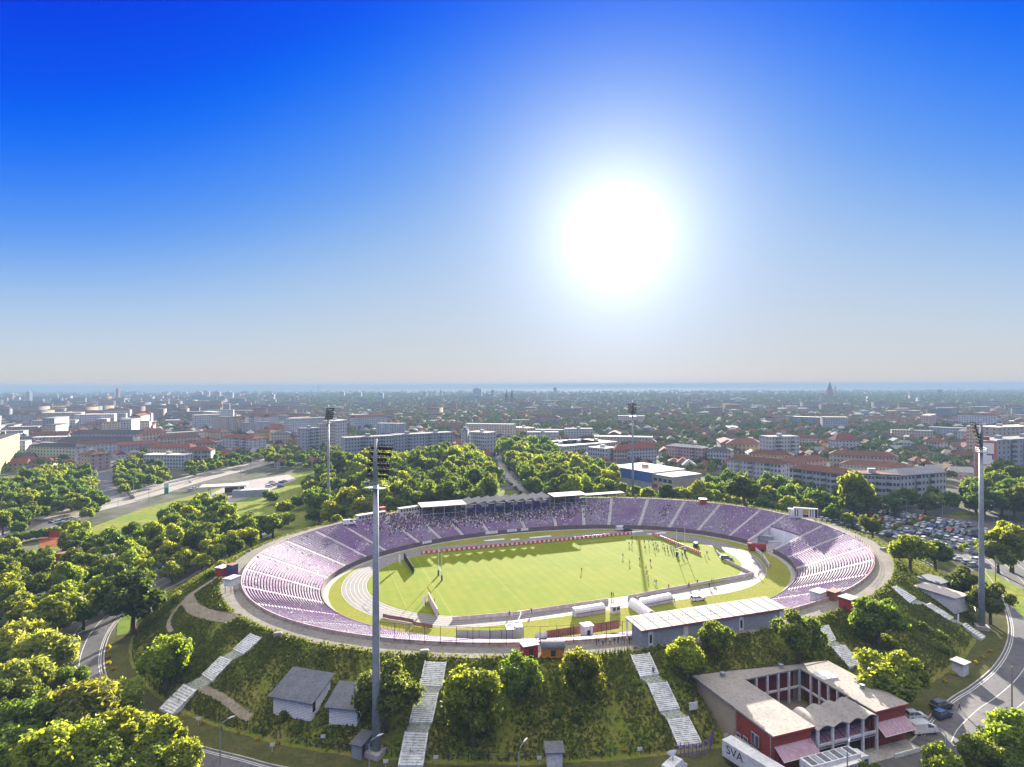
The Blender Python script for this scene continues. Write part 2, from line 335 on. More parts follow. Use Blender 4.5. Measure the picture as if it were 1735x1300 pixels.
# ---------------------------------------------------------------- walkway and embankment
b = MB(); P0 = ring(PHI, 1, .3, 9.30)
b.strip(P0, ring(PHI, 1, WALK + .5, 9.30)); tag(b.build('rim_walkway', mat('rim_paving', (.22, .205, .175), (.18, .165, .145), .15, c3=(.13, .12, .105), scale3=1.2, rough=.95, spec=.02, space='World')), kind='structure')
M_bank = mat('bank_grass', (.11, .14, .016), (.17, .15, .04), .12, c3=(.065, .085, .012), scale3=1.1, rough=1.0, spec=.02, space='World', bump=.25, bscale=1.6)
nph, nr = 540, 26; V = []
for j in range(nr + 1):
    d = WALK + (TOE + 1.5 - WALK) * j / nr
    for i in range(nph):
        p = 2 * math.pi * i / nph; u, v = oval(p, 1, d); q = uvw(u, v); z = gz(q.x, q.y)
        if j == 0: z = 9.25
        elif j < nr: z += (math.sin(q.x * .45) * math.sin(q.y * .37 + 1) * .12 + math.sin(q.x * 1.3 + q.y * .9) * .05 + random.uniform(-.06, .06)) * min(1, (nr - j) / 4)
        a_, c_ = rb_uv(q.x, q.y)
        if j == nr or (-.9 < a_ < 31.6 and -12 < c_ < 20.4): z = -.08
        V.append((q.x, q.y, z))
Q = [(j * nph + i, j * nph + (i + 1) % nph, (j + 1) * nph + (i + 1) % nph, (j + 1) * nph + i) for j in range(nr) for i in range(nph)]
tag(link('embankment', np_mesh('embankment', V, Q, [M_bank], smooth=True)), kind='structure')
b = MB(); VP = [R(186 + i * 2) for i in range(92)]; b.strip(ring(VP, 1, TOE + .6, -.03), ring(VP, 1, TOE + 16, -.03)); tag(b.build('bank_verge', mat('verge', (.055, .06, .02), (.085, .08, .03), .25, c3=(.04, .045, .014), scale3=1.4, rough=1.0, spec=.02, space='World')), kind='structure')
# ---------------------------------------------------------------- the stands
AISLES = [16, 29, 39.5, 50, 60, 68, 77, 87, 98.8, 107, 114.2, 121.6, 133.7, 141.6, 151.8, 164.2, 175.6, 188, 200, 212, 224, 236, 248, 260, 272, 300, 309.4, 320, 330.5, 342.7, 352.6, 367.2]
bowl = empty('stadium_stand', 'oval open seating bowl with rows of lilac seats around the pitch', 'stadium', (SCX, SCY, 0), STH)
M_terr = mat('terrace_concrete', (.17, .135, .13), (.13, .105, .10), .25, c3=(.09, .07, .07), scale3=2.0, rough=.95)
def seat_mat():
    m, nt, N, L = _nodes('lilac_seat'); out = N('ShaderNodeOutputMaterial'); p = N('ShaderNodeBsdfPrincipled'); L(p.outputs[0], out.inputs[0]); p.inputs['Roughness'].default_value = .6; p.inputs['Specular IOR Level'].default_value = .22
    g = N('ShaderNodeNewGeometry'); vec = N('ShaderNodeTexCoord').outputs['Object']
    c = mix_rgb(N, L, g.outputs['Random Per Island'], (.215, .175, .255), (.37, .315, .37)); c = mix_rgb(N, L, noise(N, L, vec, .06, 3, .4, .6), c, (.25, .15, .28)); r = N('ShaderNodeMath'); r.operation = 'GREATER_THAN'; r.inputs[1].default_value = .97; L(g.outputs['Random Per Island'], r.inputs[0])
    L(mix_rgb(N, L, r.outputs[0], c, (.55, .50, .52)), p.inputs['Base Color']); return m
M_seat = seat_mat(); M_aisle = mat('aisle_concrete', (.50, .47, .46), (.38, .36, .35), .8, rough=.9)
NROW = 27
def tz(k): return ZB + (ZR - ZB) * k / NROW
TUN = (-7.4, 7.2)                            # sector with the service tunnel, lower rows cut away
def rows_for(phi_deg): 
    x = (phi_deg + 180) % 360 - 180
    return 15 if TUN[0] <= x <= TUN[1] else 0
def bowl_pt(phi, t, z): u, v = oval(phi, t); return (u, v, z)
b = MB(); 
def terrace(p0, p1, k0):
    n = max(2, int(abs(p1 - p0) / 1.0)); ph = [R(p0 + (p1 - p0) * i / n) for i in range(n + 1)]
    for k in range(k0, NROW):
        b.strip([bowl_pt(p, k / NROW, tz(k)) for p in ph], [bowl_pt(p, (k + 1) / NROW, tz(k)) for p in ph])
        b.strip([bowl_pt(p, (k + 1) / NROW, tz(k)) for p in ph], [bowl_pt(p, (k + 1) / NROW, tz(k + 1)) for p in ph])
    if k0 == 0: b.strip([bowl_pt(p, 0, -.05) for p in ph], [bowl_pt(p, 0, tz(0)) for p in ph])
terrace(TUN[1], 360 + TUN[0], 0); terrace(TUN[0], TUN[1], 15); b.build('terrace', M_terr, bowl)
# tunnel recess: floor at track level, white walls
b = MB(); ph = [R(TUN[0] + (TUN[1] - TUN[0]) * i / 12) for i in range(13)]; t1 = 15 / NROW
b.strip([bowl_pt(p, t1, -.05) for p in ph], [bowl_pt(p, t1, tz(15)) for p in ph])
for p in (ph[0], ph[-1]):
    A = [bowl_pt(p, k / NROW, -.05) for k in range(16)]; B = [bowl_pt(p, k / NROW, tz(k) + .25) for k in range(16)]; b.strip(A, B)
b.build('tunnel_wall', mat('tunnel_white', (.84, .84, .84), (.72, .72, .72), .4, rough=.85), bowl)
b = MB(); b.strip([bowl_pt(p, 0, .01) for p in ph], [bowl_pt(p, t1, .01) for p in ph]); b.build('tunnel_floor', M_conc, bowl)
# lower wall and upper parapet
b = MB(); pr = [R(TUN[1] + (360 - TUN[1] + TUN[0]) * i / 350) for i in range(351)]
def wall_ring(b, ph, t, d0, d1, z0, z1, m=0):
    def pt(p, d, z): u, v = oval(p, t, d); return (u, v, z)
    i0 = [pt(p, d0, z0) for p in ph]; i1 = [pt(p, d0, z1) for p in ph]; o1 = [pt(p, d1, z1) for p in ph]; o0 = [pt(p, d1, z0) for p in ph]
    b.strip(i0, i1, m); b.strip(i1, o1, m); b.strip(o1, o0, m)
wall_ring(b, pr, 0, -.35, -.1, -.05, 1.75); b.build('pitch_wall', M_terr, bowl)
b = MB(); wall_ring(b, PHI, 1, .03, .28, 9.2, 10.15); b.build('parapet_wall', mat('parapet_plaster', (.50, .40, .35), (.36, .27, .25), .3, c3=(.28, .17, .17), scale3=1.3, rough=.9), bowl)
# drainage kerb / gutter path at the foot of the stand
b = MB(); b.strip([uvw(*oval(p, 0, -2.3), .03) for p in PHI], [uvw(*oval(p, 0, -.4), .03) for p in PHI]); tag(b.build('foot_path', M_conc), kind='structure')
# seats, one block per sector, and the stairs between the sectors
for i, a0 in enumerate(AISLES):
    a1 = AISLES[(i + 1) % len(AISLES)]
    if a1 < a0: a1 += 360
    if i == len(AISLES) - 1: a1 = AISLES[0] + 360
    am = (a0 + a1) / 2; k0 = rows_for(am); CC = []; SS = []; AA = []
    for k in range(k0, NROW):
        t = (k + .55) / NROW; w = 1.0 / max(20, math.hypot(*oval(R(am), t)))   # aisle half width in radians
        pa, pb = R(a0) + w * .75, R(a1) - w * .75
        L_ = [oval(pa + (pb - pa) * j / 24, t) for j in range(25)]; seg = [0.0]
        for j in range(24): seg.append(seg[-1] + math.dist(L_[j], L_[j + 1]))
        ns = max(1, int(seg[-1] / .56))
        for q in range(ns):
            x = (q + .5) / ns * 24; j = int(x); f = x - j; u = L_[j][0] * (1 - f) + L_[j + 1][0] * f; v = L_[j][1] * (1 - f) + L_[j + 1][1] * f
            if random.random() < .02: continue
            ang = math.atan2(L_[j + 1][1] - L_[j][1], L_[j + 1][0] - L_[j][0]); r = math.hypot(u, v); z = tz(k)
            CC += [(u, v, z + .34), (u * (1 + .2 / r), v * (1 + .2 / r), z + .60)]; SS += [(.44, .34, .12), (.44, .06, .42)]; AA += [ang, ang]
    Vv, Qq = scatter_boxes(np.array(CC), np.array(SS), np.array(AA)); o = link('seat_rows', np_mesh('seat_rows', Vv, Qq, [M_seat]), bowl); o['kind'] = 'stuff'
    # stairs of the aisle at a0
    ks = 15 if abs((a0 + 180) % 360 - 180) < 3 else 0; b = MB()
    for k in range(ks, NROW):
        for h in (0, .5):
            t = (k + h) / NROW; t2 = (k + h + .5) / NROW; z = tz(k + h) + .06; w = .75
            u, v = oval(R(a0), t); u2, v2 = oval(R(a0), t2); d = Vector((u2 - u, v2 - v, 0)).normalized(); n = Vector((-d.y, d.x, 0)) * w
            b.prism([(u - n.x, v - n.y), (u2 - n.x, v2 - n.y), (u2 + n.x, v2 + n.y), (u + n.x, v + n.y)], z - .4, z + .2)
    b.build('aisle_stairs', M_aisle, bowl)
# ---------------------------------------------------------------- trees
M_bark = mat('bark', (.10, .075, .05), (.16, .12, .085), 3.0, rough=1, spec=.1)
LEAF = {'broad': leaf_mat('leaf_broad', (.060, .092, .014), (.10, .138, .022), (.30, .37, .025), .46),
        'dark': leaf_mat('leaf_dark', (.036, .062, .013), (.062, .092, .019), (.20, .27, .02), .40),
        'lime': leaf_mat('leaf_lime', (.095, .135, .014), (.15, .185, .02), (.45, .49, .025), .52),
        'willow': leaf_mat('leaf_willow', (.10, .135, .025), (.15, .18, .035), (.50, .51, .05), .50),
        'far': leaf_mat('leaf_far', (.024, .042, .014), (.045, .065, .02), (.07, .10, .02), .22),
        'fir': leaf_mat('needle_dark', (.018, .032, .012), (.035, .055, .018), (.08, .11, .02), .25),
        'weed': leaf_mat('weed_leaf', (.058, .090, .013), (.092, .115, .022), (.27, .31, .03), .38),
        'gold': leaf_mat('leaf_gold', (.20, .18, .005), (.30, .25, .01), (.85, .62, .01), .55)}
def leaf_quads(P, Nn, size, rng, elong=1.5):
    n = len(P); up = rng.normal(size=(n, 3)); t = np.cross(Nn, up); t /= np.linalg.norm(t, axis=1)[:, None] + 1e-9; b = np.cross(Nn, t)
    s = (size * rng.uniform(.55, 1.35, n))[:, None]; t = t * s * elong * .5; b = b * s * .5
    V = np.stack([P - t - b * .35, P - b * .2 + t * .1 - b * .8, P + t + b * .35, P + b * .8 - t * .1], 1).reshape(-1, 3); return V, np.arange(4 * n).reshape(n, 4)
def crown_points(kind, n, rng):
    L = []
    if kind == 'willow':
        for _ in range(26):
            a = rng.uniform(0, 6.283); r = rng.uniform(.1, .72); L.append((r * math.cos(a), r * math.sin(a), 1.35 - .35 * r * r + rng.uniform(-.25, .35), rng.uniform(.2, .36)))
    elif kind == 'tall':
        for _ in range(20):
            z = rng.uniform(.5, 3.0); w = .62 * math.sin(math.pi * min(.97, max(.1, (z - .2) / 3.1))) ** .6; a = rng.uniform(0, 6.283); L.append((w * math.cos(a) * .8, w * math.sin(a) * .8, z, rng.uniform(.26, .42)))
    elif kind == 'bush':
        for _ in range(14):
            a = rng.uniform(0, 6.283); r = rng.uniform(0, .7); L.append((r * math.cos(a), r * math.sin(a), rng.uniform(.12, .62) * (1.15 - r * .6), rng.uniform(.24, .4)))
    else:
        m = int(rng.integers(34, 46)); sq = rng.uniform(.72, 1.0)
        for _ in range(m):
            d = rng.normal(size=3); d /= np.linalg.norm(d); r = rng.uniform(.2, .84) ; L.append((d[0] * r, d[1] * r, 1.28 + d[2] * r * sq * (1 if d[2] > 0 else .75), rng.uniform(.13, .34)))
    L = np.array(L); w = L[:, 3] ** 2; idx = rng.choice(len(L), int(n * 1.5), p=w / w.sum()); d = rng.normal(size=(len(idx), 3)); d /= np.linalg.norm(d, axis=1)[:, None]
    rr = L[idx, 3] * (rng.uniform(.55, 1.0, len(idx)) ** .5 + (rng.random(len(idx)) < .25) * rng.uniform(0, .45, len(idx))); P = L[idx, :3] + d * rr[:, None]
    D = np.linalg.norm(P[:, None] - L[None, :, :3], axis=2) / L[None, :, 3]; keep = (D < .62).sum(1) < 1 + (D.min(1) < .62); P, d = P[keep][:n], d[keep][:n]
    if kind == 'willow': P[:, 2] -= rng.exponential(.16, len(P)) * (np.hypot(P[:, 0], P[:, 1]) > .3)
    P[:, 2] = np.maximum(P[:, 2], .06 if kind == 'bush' else .3); return P, d, L
def make_tree(kind, leafm, n, size, seed, trunk=True):
    rng = np.random.default_rng(seed); name = 'broadleaf_tree'
    if kind in ('cypress', 'spruce'):
        z = rng.uniform(.05, 1, n) ** .8; h = 4.2 if kind == 'cypress' else 3.0; a = rng.uniform(0, 6.283, n)
        w = (np.minimum(1, (1 - z) * 2.2 + .03) * .55) if kind == 'cypress' else ((1 - z) * .95 * (.72 + .28 * np.sin(z * 60)) + .02)
        r = w * np.sqrt(rng.uniform(.45, 1, n)) * (1 + .15 * np.sin(a * 5 + z * 9)); P = np.stack([r * np.cos(a), r * np.sin(a), .12 + z * h], 1); d = np.stack([np.cos(a), np.sin(a), .5 + 0 * a], 1); d /= np.linalg.norm(d, axis=1)[:, None]
        name = kind + '_tree'; L = None
    else:
        P, d, L = crown_points(kind, n, rng); name = {'willow': 'willow_tree', 'bush': 'shrub', 'tall': 'poplar_tree'}.get(kind, name)
    Nn = d * .75 + rng.normal(size=d.shape) * .6 + np.array([0, 0, .25]); Nn /= np.linalg.norm(Nn, axis=1)[:, None]
    V, Q = leaf_quads(P, Nn, size, rng, 2.6 if kind == 'willow' else 1.4)
    cm = np_mesh('crown', V, Q, [LEAF[leafm]]); tm = None
    if trunk and kind != 'bush':
        b = MB(); top = 1.15 if L is not None else 2.4; b.tube([(0, 0, -.25), (.02, .01, .3), (.03, -.02, .75), (0, 0, top)], [.11, .075, .06, .03], 7)
        if L is not None:
            for j in range(6):
                e = L[j % len(L)]; z0 = .45 + .1 * j; b.tube([(.02, 0, z0), (e[0] * .5, e[1] * .5, z0 + (e[2] - z0) * .55), (e[0] * .9, e[1] * .9, e[2])], [.05, .035, .015], 5)
        tm = b.mesh('trunk', [M_bark], True)
    return dict(name=name, crown=cm, trunk=tm, zc=(1.28 if L is not None and kind != 'bush' else .5 if kind == 'bush' else 2.0))
TREES = {}
for i in range(4):
    TREES['near', i] = make_tree('round', ('lime', 'broad', 'lime', 'broad')[i], 15000, .085, 100 + i)
    TREES['mid', i] = make_tree('round', ('broad', 'dark', 'broad', 'dark')[i], 5200, .125, 200 + i)
TREES['lite', 0] = make_tree('round', 'dark', 1500, .22, 240); TREES['lite', 1] = make_tree('round', 'broad', 1500, .22, 241)
TREES['fresh', 0] = make_tree('round', 'lime', 5200, .125, 230); TREES['fresh', 1] = make_tree('round', 'lime', 5200, .125, 231)
for i in range(2):
    TREES['willow', i] = make_tree('willow', 'willow', 15000, .075, 300 + i); TREES['tall', i] = make_tree('tall', 'broad', 4200, .14, 400 + i)
TREES['cypress', 0] = make_tree('cypress', 'fir', 2600, .16, 500); TREES['spruce', 0] = make_tree('spruce', 'fir', 3600, .15, 501)
for i in range(2): TREES['bush', i] = make_tree('bush', ('broad', 'lime')[i], 2600, .12, 600 + i)
TREES['gold', 0] = make_tree('bush', 'gold', 700, .2, 610)
PLANT = []                                   # every tree to be planted: (x, y, radius, kind, label, group)
def tree_px(px, py, rpx, kind, label, group=None, zs=1.0, ground=None):
    """crown centre and crown radius as seen in the photo -> where the tree stands"""
    zc = 8.0
    k = kind if isinstance(kind, tuple) else (kind, random.choice([j for (a, j) in TREES if a == kind]))
    for _ in range(40):
        p = at(px, py, zc); r = rpx * p.y / F; zc = .7 * zc + .3 * ((gz(p.x, p.y) if ground is None else ground) + TREES[k]['zc'] * r * zs)
    if ground is None and out_dist(*to_uv(p.x, p.y)) < 8.5:                # behind the far rim, not on the seats
        q = at(px, py, 0); d0 = p.y
        while out_dist(*to_uv(p.x, p.y)) < 9.5 and d0 < 900: d0 += 1.0; p = q * (d0 / q.y)
        r = rpx * d0 / F; zs = min(1.7, max(.75, (CH * (1 - d0 / q.y) - gz(p.x, p.y)) / (TREES[k]['zc'] * r)))
    PLANT.append((p.x, p.y, r, k, label, group, zs))
def inside(x, y, P):
    c = False; j = len(P) - 1
    for i in range(len(P)):
        if (P[i][1] > y) != (P[j][1] > y) and x < (P[j][0] - P[i][0]) * (y - P[i][1]) / (P[j][1] - P[i][1]) + P[i][0]: c = not c
        j = i
    return c
def grove(pix, spacing, rr, kinds, labels, group, z=7.0, avoid=()):
    P = [at(x, y, z)[:2] for x, y in pix]; x0, x1 = min(p[0] for p in P), max(p[0] for p in P); y0, y1 = min(p[1] for p in P), max(p[1] for p in P); got = []
    for _ in range(6000):
        x, y = random.uniform(x0, x1), random.uniform(y0, y1)
        if not inside(x, y, P) or any((x - a) ** 2 + (y - c) ** 2 < (spacing * random.uniform(.8, 1.2)) ** 2 for a, c in got): continue
        if out_dist(*to_uv(x, y)) < 9: continue
        got.append((x, y)); k = random.choice(kinds); k = (k, random.choice([j for (a, j) in TREES if a == k])); r = random.uniform(*rr)
        size = 'tall ' if r > (rr[0] * .35 + rr[1] * .65) else 'small ' if r < (rr[0] * .7 + rr[1] * .3) else ''
        hue = {'lime': 'yellow-green', 'broad': 'mid-green', 'dark': 'dark green', 'willow': 'pale green', 'fir': 'blackish green'}[TREES[k]['crown'].materials[0].name.split('_')[1].replace('dark', 'dark') if TREES[k]['crown'].materials[0].name != 'needle_dark' else 'fir']
        PLANT.append((x, y, r, k, (size + hue + ' ' + random.choice(labels)).strip(), group, random.uniform(.85, 1.2)))
G = 'trees around the stadium bank'
# near trees on and around the bank, one by one
for a in [
    (655, 1166, 54, ('near', 1), 'bushy tree half hidden by the nearest floodlight mast', 1.0), (800, 1184, 60, ('near', 0), 'broad yellow-green tree on the bank right of the central stairs', 1.0),
    (878, 1138, 38, ('near', 1), 'loose small tree on the bank below the orange kiosk', 1.0), (985, 1136, 40, ('near', 0), 'round yellow-topped tree on the bank below the ticket counters', 1.0),
    (1162, 1108, 34, ('near', 2), 'round tree in front of the left end of the long official building', 1.0), (1212, 1076, 31, ('near', 3), 'smaller tree in front of the middle of the long official building', 1.0),
    (1351, 1070, 41, ('near', 1), 'dense round tree at the right end of the long official building', 1.0), (1487, 1042, 46, ('near', 3), 'wide tree on the sunlit bank below the red kiosk', .9),
    (1510, 1146, 62, ('near', 2), 'wide bright yellow-green tree behind the red courtyard building', .85), (280, 1112, 46, ('near', 2), 'yellow-green tree on the bank left of the broken stairs', 1.0),
    (226, 1006, 56, ('mid', 1), 'big dark tree standing over the bend of the ring road', .95), (1540, 928, 34, ('mid', 0), 'left of two round trees below the car park', .9), (1583, 934, 28, ('mid', 1), 'darker right of two round trees below the car park', .9),
    (1477, 888, 20, ('mid', 2), 'small round tree at the corner of the car park', 1.0), (1630, 985, 30, ('mid', 3), 'dark tree behind the right floodlight mast', 1.0), (1676, 1012, 32, ('near', 1), 'leafy tree right of the right floodlight mast', 1.1),
    (1712, 918, 40, ('fresh', 0), 'bright tree beside the tram wires at the right', 1.0), (1690, 935, 28, ('mid', 0), 'mid-green tree in front of the bright one at the right', 1.0),
    (1598, 1290, 36, ('near', 2), 'bright tree by the lower right road, leftmost of its row', 1.0), (1662, 1282, 40, ('near', 0), 'bright tree by the lower right road, middle of its row', 1.0), (1722, 1248, 52, ('near', 2), 'tallest bright tree by the lower right road', 1.0), (1712, 1300, 40, ('near', 3), 'dark tree in the lower right corner', 1.0),
    (1477, 1312, 24, ('near', 2), 'treetop poking up beside the white broadcast truck', 1.0),
    (1335, 857, 20, ('fresh', 1), 'round light tree behind the rim of the bowl', .9), (1260, 838, 36, ('mid', 1), 'largest dark tree behind the rim at the right', .95), (1443, 828, 30, ('fresh', 0), 'tall bright tree in front of the L-shaped flats', 1.2), (1410, 868, 16, ('mid', 2), 'thin tree beside the scoreboard', 1.0), (1437, 878, 14, ('mid', 0), 'thin tree between scoreboard and car park', 1.0),
    (405, 912, 24, ('fresh', 0), 'low yellow-green tree beside the left rim path', .8), (442, 888, 22, ('mid', 1), 'dark round tree beside the left rim path', .9), (300, 1012, 16, ('bush', 1), 'low bush beside the left ring road', 1.0), (340, 912, 30, ('mid', 3), 'dark tree above the left ring road', 1.0),
]: tree_px(a[0], a[1], a[2], a[3], a[4], G, a[5])
# the mass of big trees in the lower left corner
for a in [(28, 1082, 42, ('willow', 0), 'pale drooping willow at the left edge, upper'), (78, 1098, 44, ('willow', 1), 'pale drooping willow right of another at the left edge'), (40, 1150, 44, ('willow', 1), 'drooping willow above the lower left thicket'), (96, 1034, 36, ('mid', 0), 'mid-green tree left of the road bend'), (62, 1052, 24, ('fresh', 0), 'small tree behind the willows'),
          (118, 1150, 26, ('near', 1), 'small tree beside the road left of the bend'), (130, 1200, 56, ('willow', 0), 'wide yellowish willow in the lower left thicket'), (205, 1178, 34, ('willow', 1), 'willow at the right end of the lower left thicket'), (55, 1215, 52, ('near', 3), 'brownish green tree at the left edge of the thicket'), (12, 1180, 40, ('near', 1), 'tree cut by the left edge of the picture'),
          (90, 1270, 66, ('near', 2), 'big bright tree at the bottom of the lower left thicket'), (205, 1252, 50, ('near', 0), 'bright tree in the middle of the lower left thicket'), (262, 1262, 50, ('near', 2), 'bright tree reaching out to the lower road'), (305, 1292, 38, ('near', 0), 'lowest bright tree above the lower road'), (10, 1275, 50, ('near', 3), 'dark tree in the lower left corner'), (165, 1305, 50, ('near', 1), 'dark tree cut by the bottom edge at the left'), (240, 1306, 44, ('near', 1), 'second dark tree cut by the bottom edge at the left')]:
    tree_px(a[0], a[1], a[2] * 1.13, a[3], a[4], 'trees of the lower left thicket', .95, 0.0)
grove([(0, 815), (60, 797), (110, 788), (150, 795), (154, 818), (140, 836), (100, 848), (40, 868), (0, 880)], 8, (3.8, 5.6), ['mid', 'mid', 'fresh'], ['tree in the dense park left of the boulevard', 'tree in the park below the lime office block', 'tree in the park by the side street'], 'trees of the left park', 8)
grove([(197, 775), (245, 768), (283, 796), (284, 803), (245, 814), (207, 824), (198, 798)], 8.5, (2.8, 4.4), ['mid', 'mid', 'tall'], ['tree between side street and boulevard', 'tree on the corner of side street and boulevard'], 'trees of the boulevard corner')
grove([(335, 768), (362, 760), (400, 772), (440, 760), (470, 750), (550, 748), (595, 768), (560, 785), (490, 782), (440, 770), (400, 781), (350, 789), (318, 796), (318, 782)], 9, (2.6, 4.6), ['mid', 'mid', 'tall'], ['tree lining the far side of the boulevard', 'tree between the flats and the boulevard'], 'trees along the boulevard')
grove([(515, 822), (560, 800), (600, 806), (625, 850), (630, 868), (560, 870), (535, 862)], 8.5, (4.5, 7), ['mid', 'mid', 'fresh'], ['tree in the clump behind the far left mast', 'tree in the clump beside the far left mast'], 'trees behind the far left mast', 6)
grove([(560, 790), (612, 785), (655, 775), (700, 782), (740, 768), (790, 772), (825, 790), (842, 830), (800, 846), (740, 846), (670, 858), (628, 850), (600, 806)], 9.5, (6, 9.5), ['mid', 'mid', 'mid', 'fresh'], ['tree in the dense wood behind the covered stand', 'tree in the wood left of the parked-up street', 'tree in the wood behind the press boxes'], 'trees of the wood behind the covered stand', 9)
grove([(835, 752), (905, 748), (955, 772), (1005, 790), (1038, 808), (1028, 826), (950, 838), (905, 828), (885, 800), (862, 775)], 9.5, (5.5, 8), ['mid', 'fresh', 'mid'], ['tree in the wood right of the parked-up street', 'tree in the wood before the low white complex'], 'trees of the wood right of the street', 8)
grove([(1000, 832), (1060, 834), (1090, 836), (1090, 840), (1000, 838)], 6, (2.6, 4), ['fresh', 'bush'], ['bush behind the white canopy strip'], 'bushes behind the rim', 3)
grove([(1092, 838), (1130, 836), (1180, 842), (1180, 846), (1100, 842)], 7, (4, 6), ['fresh', 'mid'], ['tree behind the far right mast', 'tree before the sports hall'], 'trees before the sports hall', 5)
grove([(1190, 812), (1250, 812), (1330, 818), (1400, 838), (1500, 838), (1560, 840), (1640, 842), (1645, 852), (1560, 854), (1450, 856), (1370, 858), (1300, 856), (1235, 850), (1195, 842)], 8, (3.8, 5.8), ['mid', 'mid', 'mid'], ['tree in the dark belt before the L-shaped flats', 'tree in the belt behind the right rim', 'tree in the belt above the car park'], 'trees of the belt above the car park', 6)
grove([(1640, 820), (1735, 800), (1760, 850), (1700, 858), (1645, 850)], 10, (6, 9), ['mid'], ['tree below the orange-ended tower block', 'tree by the roundabout at the right'], 'trees below the tower block', 8)
grove([(120, 900), (170, 908), (262, 888), (284, 862), (330, 846), (372, 848), (385, 872), (428, 895), (440, 908), (385, 930), (330, 955), (285, 968), (220, 962), (165, 935), (120, 930)], 6.6, (3.0, 5.2), ['mid', 'mid', 'fresh', 'fresh'], ['tree in the park between boulevard and ring road', 'tree in the park left of the bowl', 'tree in the park by the left ring road'], 'trees of the park left of the bowl', 6)
grove([(-60, 905), (40, 930), (110, 945), (200, 955), (245, 985), (200, 1025), (130, 1035), (90, 1050), (0, 1050), (-60, 1030)], 7.5, (3.2, 5.2), ['mid', 'fresh', 'mid'], ['tree around the yard left of the ring road', 'tree before the blue and white shed'], 'trees around the left yard', 6)
grove([(120, 862), (160, 842), (178, 846), (150, 872)], 9, (3.5, 5), ['mid'], ['tree on the boulevard verge at the left'], 'trees along the boulevard', 4)
for i, (x, y, r) in enumerate([(462, 886, 22), (486, 878, 15), (424, 880, 18), (482, 858, 16), (502, 850, 13), (460, 842, 12), (530, 872, 16), (600, 868, 16), (570, 880, 10), (396, 858, 7), (452, 838, 10), (620, 862, 18), (675, 855, 14)]): tree_px(x, y, r, ('mid', i % 4), ['dark round tree standing alone on the sunny lawn', 'round tree at the foot of the far left mast'][i % 2], 'single trees on the left lawn', .9)
for i in range(22):
    x = 8 + 92 * i / 21; PLANT.append((*at(x, 925 - 17 * i / 21, 0)[:2], 1.55 + .35 * (i % 3), ('cypress', 0), 'dark clipped cypress in the row beside the red tennis court', 'cypress row by the tennis court', 1.0))
for x, y in [(122, 912), (112, 918), (30, 890)]: tree_px(x, y - 6, 13, ('spruce', 0), 'dark conical spruce beside the red tennis court', 'spruces by the tennis court')
for i, (x, y) in enumerate([(309, 1213), (341, 1224), (372, 1231), (402, 1240), (436, 1250), (470, 1257), (553, 1267), (183, 1095), (184, 1112), (184, 1122), (192, 1132), (1055, 1269), (1571, 1151), (1598, 1152), (1613, 1139), (1651, 1121), (1663, 1112), (1675, 1102), (1626, 1120), (1632, 1133)]):
    tree_px(x, y, 5.5 if i < 12 else 5, ('gold', 0), 'small yellow shrub in the row below the bank fence', 'yellow shrubs below the bank', 1.0)
for i, (x, y, r) in enumerate([(360, 1003, 16), (375, 1012, 14), (500, 1230, 14), (480, 1210, 16), (975, 1215, 15), (905, 1215, 14), (940, 1206, 12), (1062, 1218, 6), (1560, 1060, 16), (1590, 1075, 14), (1570, 985, 10), (1500, 1085, 20), (1460, 1075, 14), (550, 1100, 10), (612, 1110, 12), (1590, 1095, 16), (1035, 1145, 6), (1075, 1155, 10)]):
    tree_px(x, y, r, ('bush', i % 2), ['rounded bush growing out of the long bank grass', 'bright bush growing out of the long bank grass'][i % 2], 'bushes on the bank', .8)
# ---------------------------------------------------------------- materials of the built things
M_white = mat('white_paint', (.62, .62, .62), (.50, .50, .50), .6, c3=(.40, .38, .36), scale3=2.2, rough=.7, obj_rand=.05)
M_wroof = mat('pale_roof', (.38, .345, .315), (.31, .28, .255), .25, c3=(.30, .27, .25), scale3=1.5, rough=.85, obj_rand=.08)
M_grey = mat('grey_sheet', (.12, .125, .145), (.095, .10, .115), .4, c3=(.07, .07, .08), scale3=2.0, rough=.8)
M_steel = mat('galvanised', (.30, .33, .36), (.24, .27, .30), .7, c3=(.19, .20, .22), scale3=3.0, rough=.55, metal=.25)
M_dark = mat('black_metal', (.03, .03, .034), (.045, .043, .045), 1.0, rough=.8, spec=.05)
M_red = mat('red_paint', (.33, .028, .03), (.24, .03, .03), .7, c3=(.40, .06, .05), scale3=3.0, rough=.7)
M_brick = mat('red_brick', (.26, .035, .025), (.19, .03, .022), .4, c3=(.32, .07, .05), scale3=3.0, rough=.9)
M_blue = mat('blue_cladding', (.04, .10, .32), (.05, .13, .36), .4, c3=(.03, .06, .2), scale3=2.0, rough=.6)
M_glass = mat('window_glass', (.035, .045, .06), (.06, .075, .09), .8, rough=.12, spec=.6)
M_orange = mat('orange_paint', (.50, .21, .02), (.38, .15, .02), .8, rough=.75)
M_navy = mat('navy_panel', (.05, .035, .12), (.06, .05, .15), .6, rough=.6)
M_purple = mat('purple_panel', (.13, .06, .26), (.16, .09, .30), .5, c3=(.1, .05, .18), scale3=2.0, rough=.7)
M_rust = mat('rusty_panel', (.20, .085, .06), (.27, .12, .09), .7, c3=(.14, .06, .045), scale3=2.5, rough=.85)
M_wood = mat('old_wood', (.22, .16, .09), (.30, .22, .12), 1.0, c3=(.14, .10, .06), scale3=4.0, rough=.9)
M_pink = mat('board_back', (.58, .50, .48), (.46, .38, .37), .5, c3=(.55, .40, .40), scale3=1.2, rough=.8, obj_rand=.1)
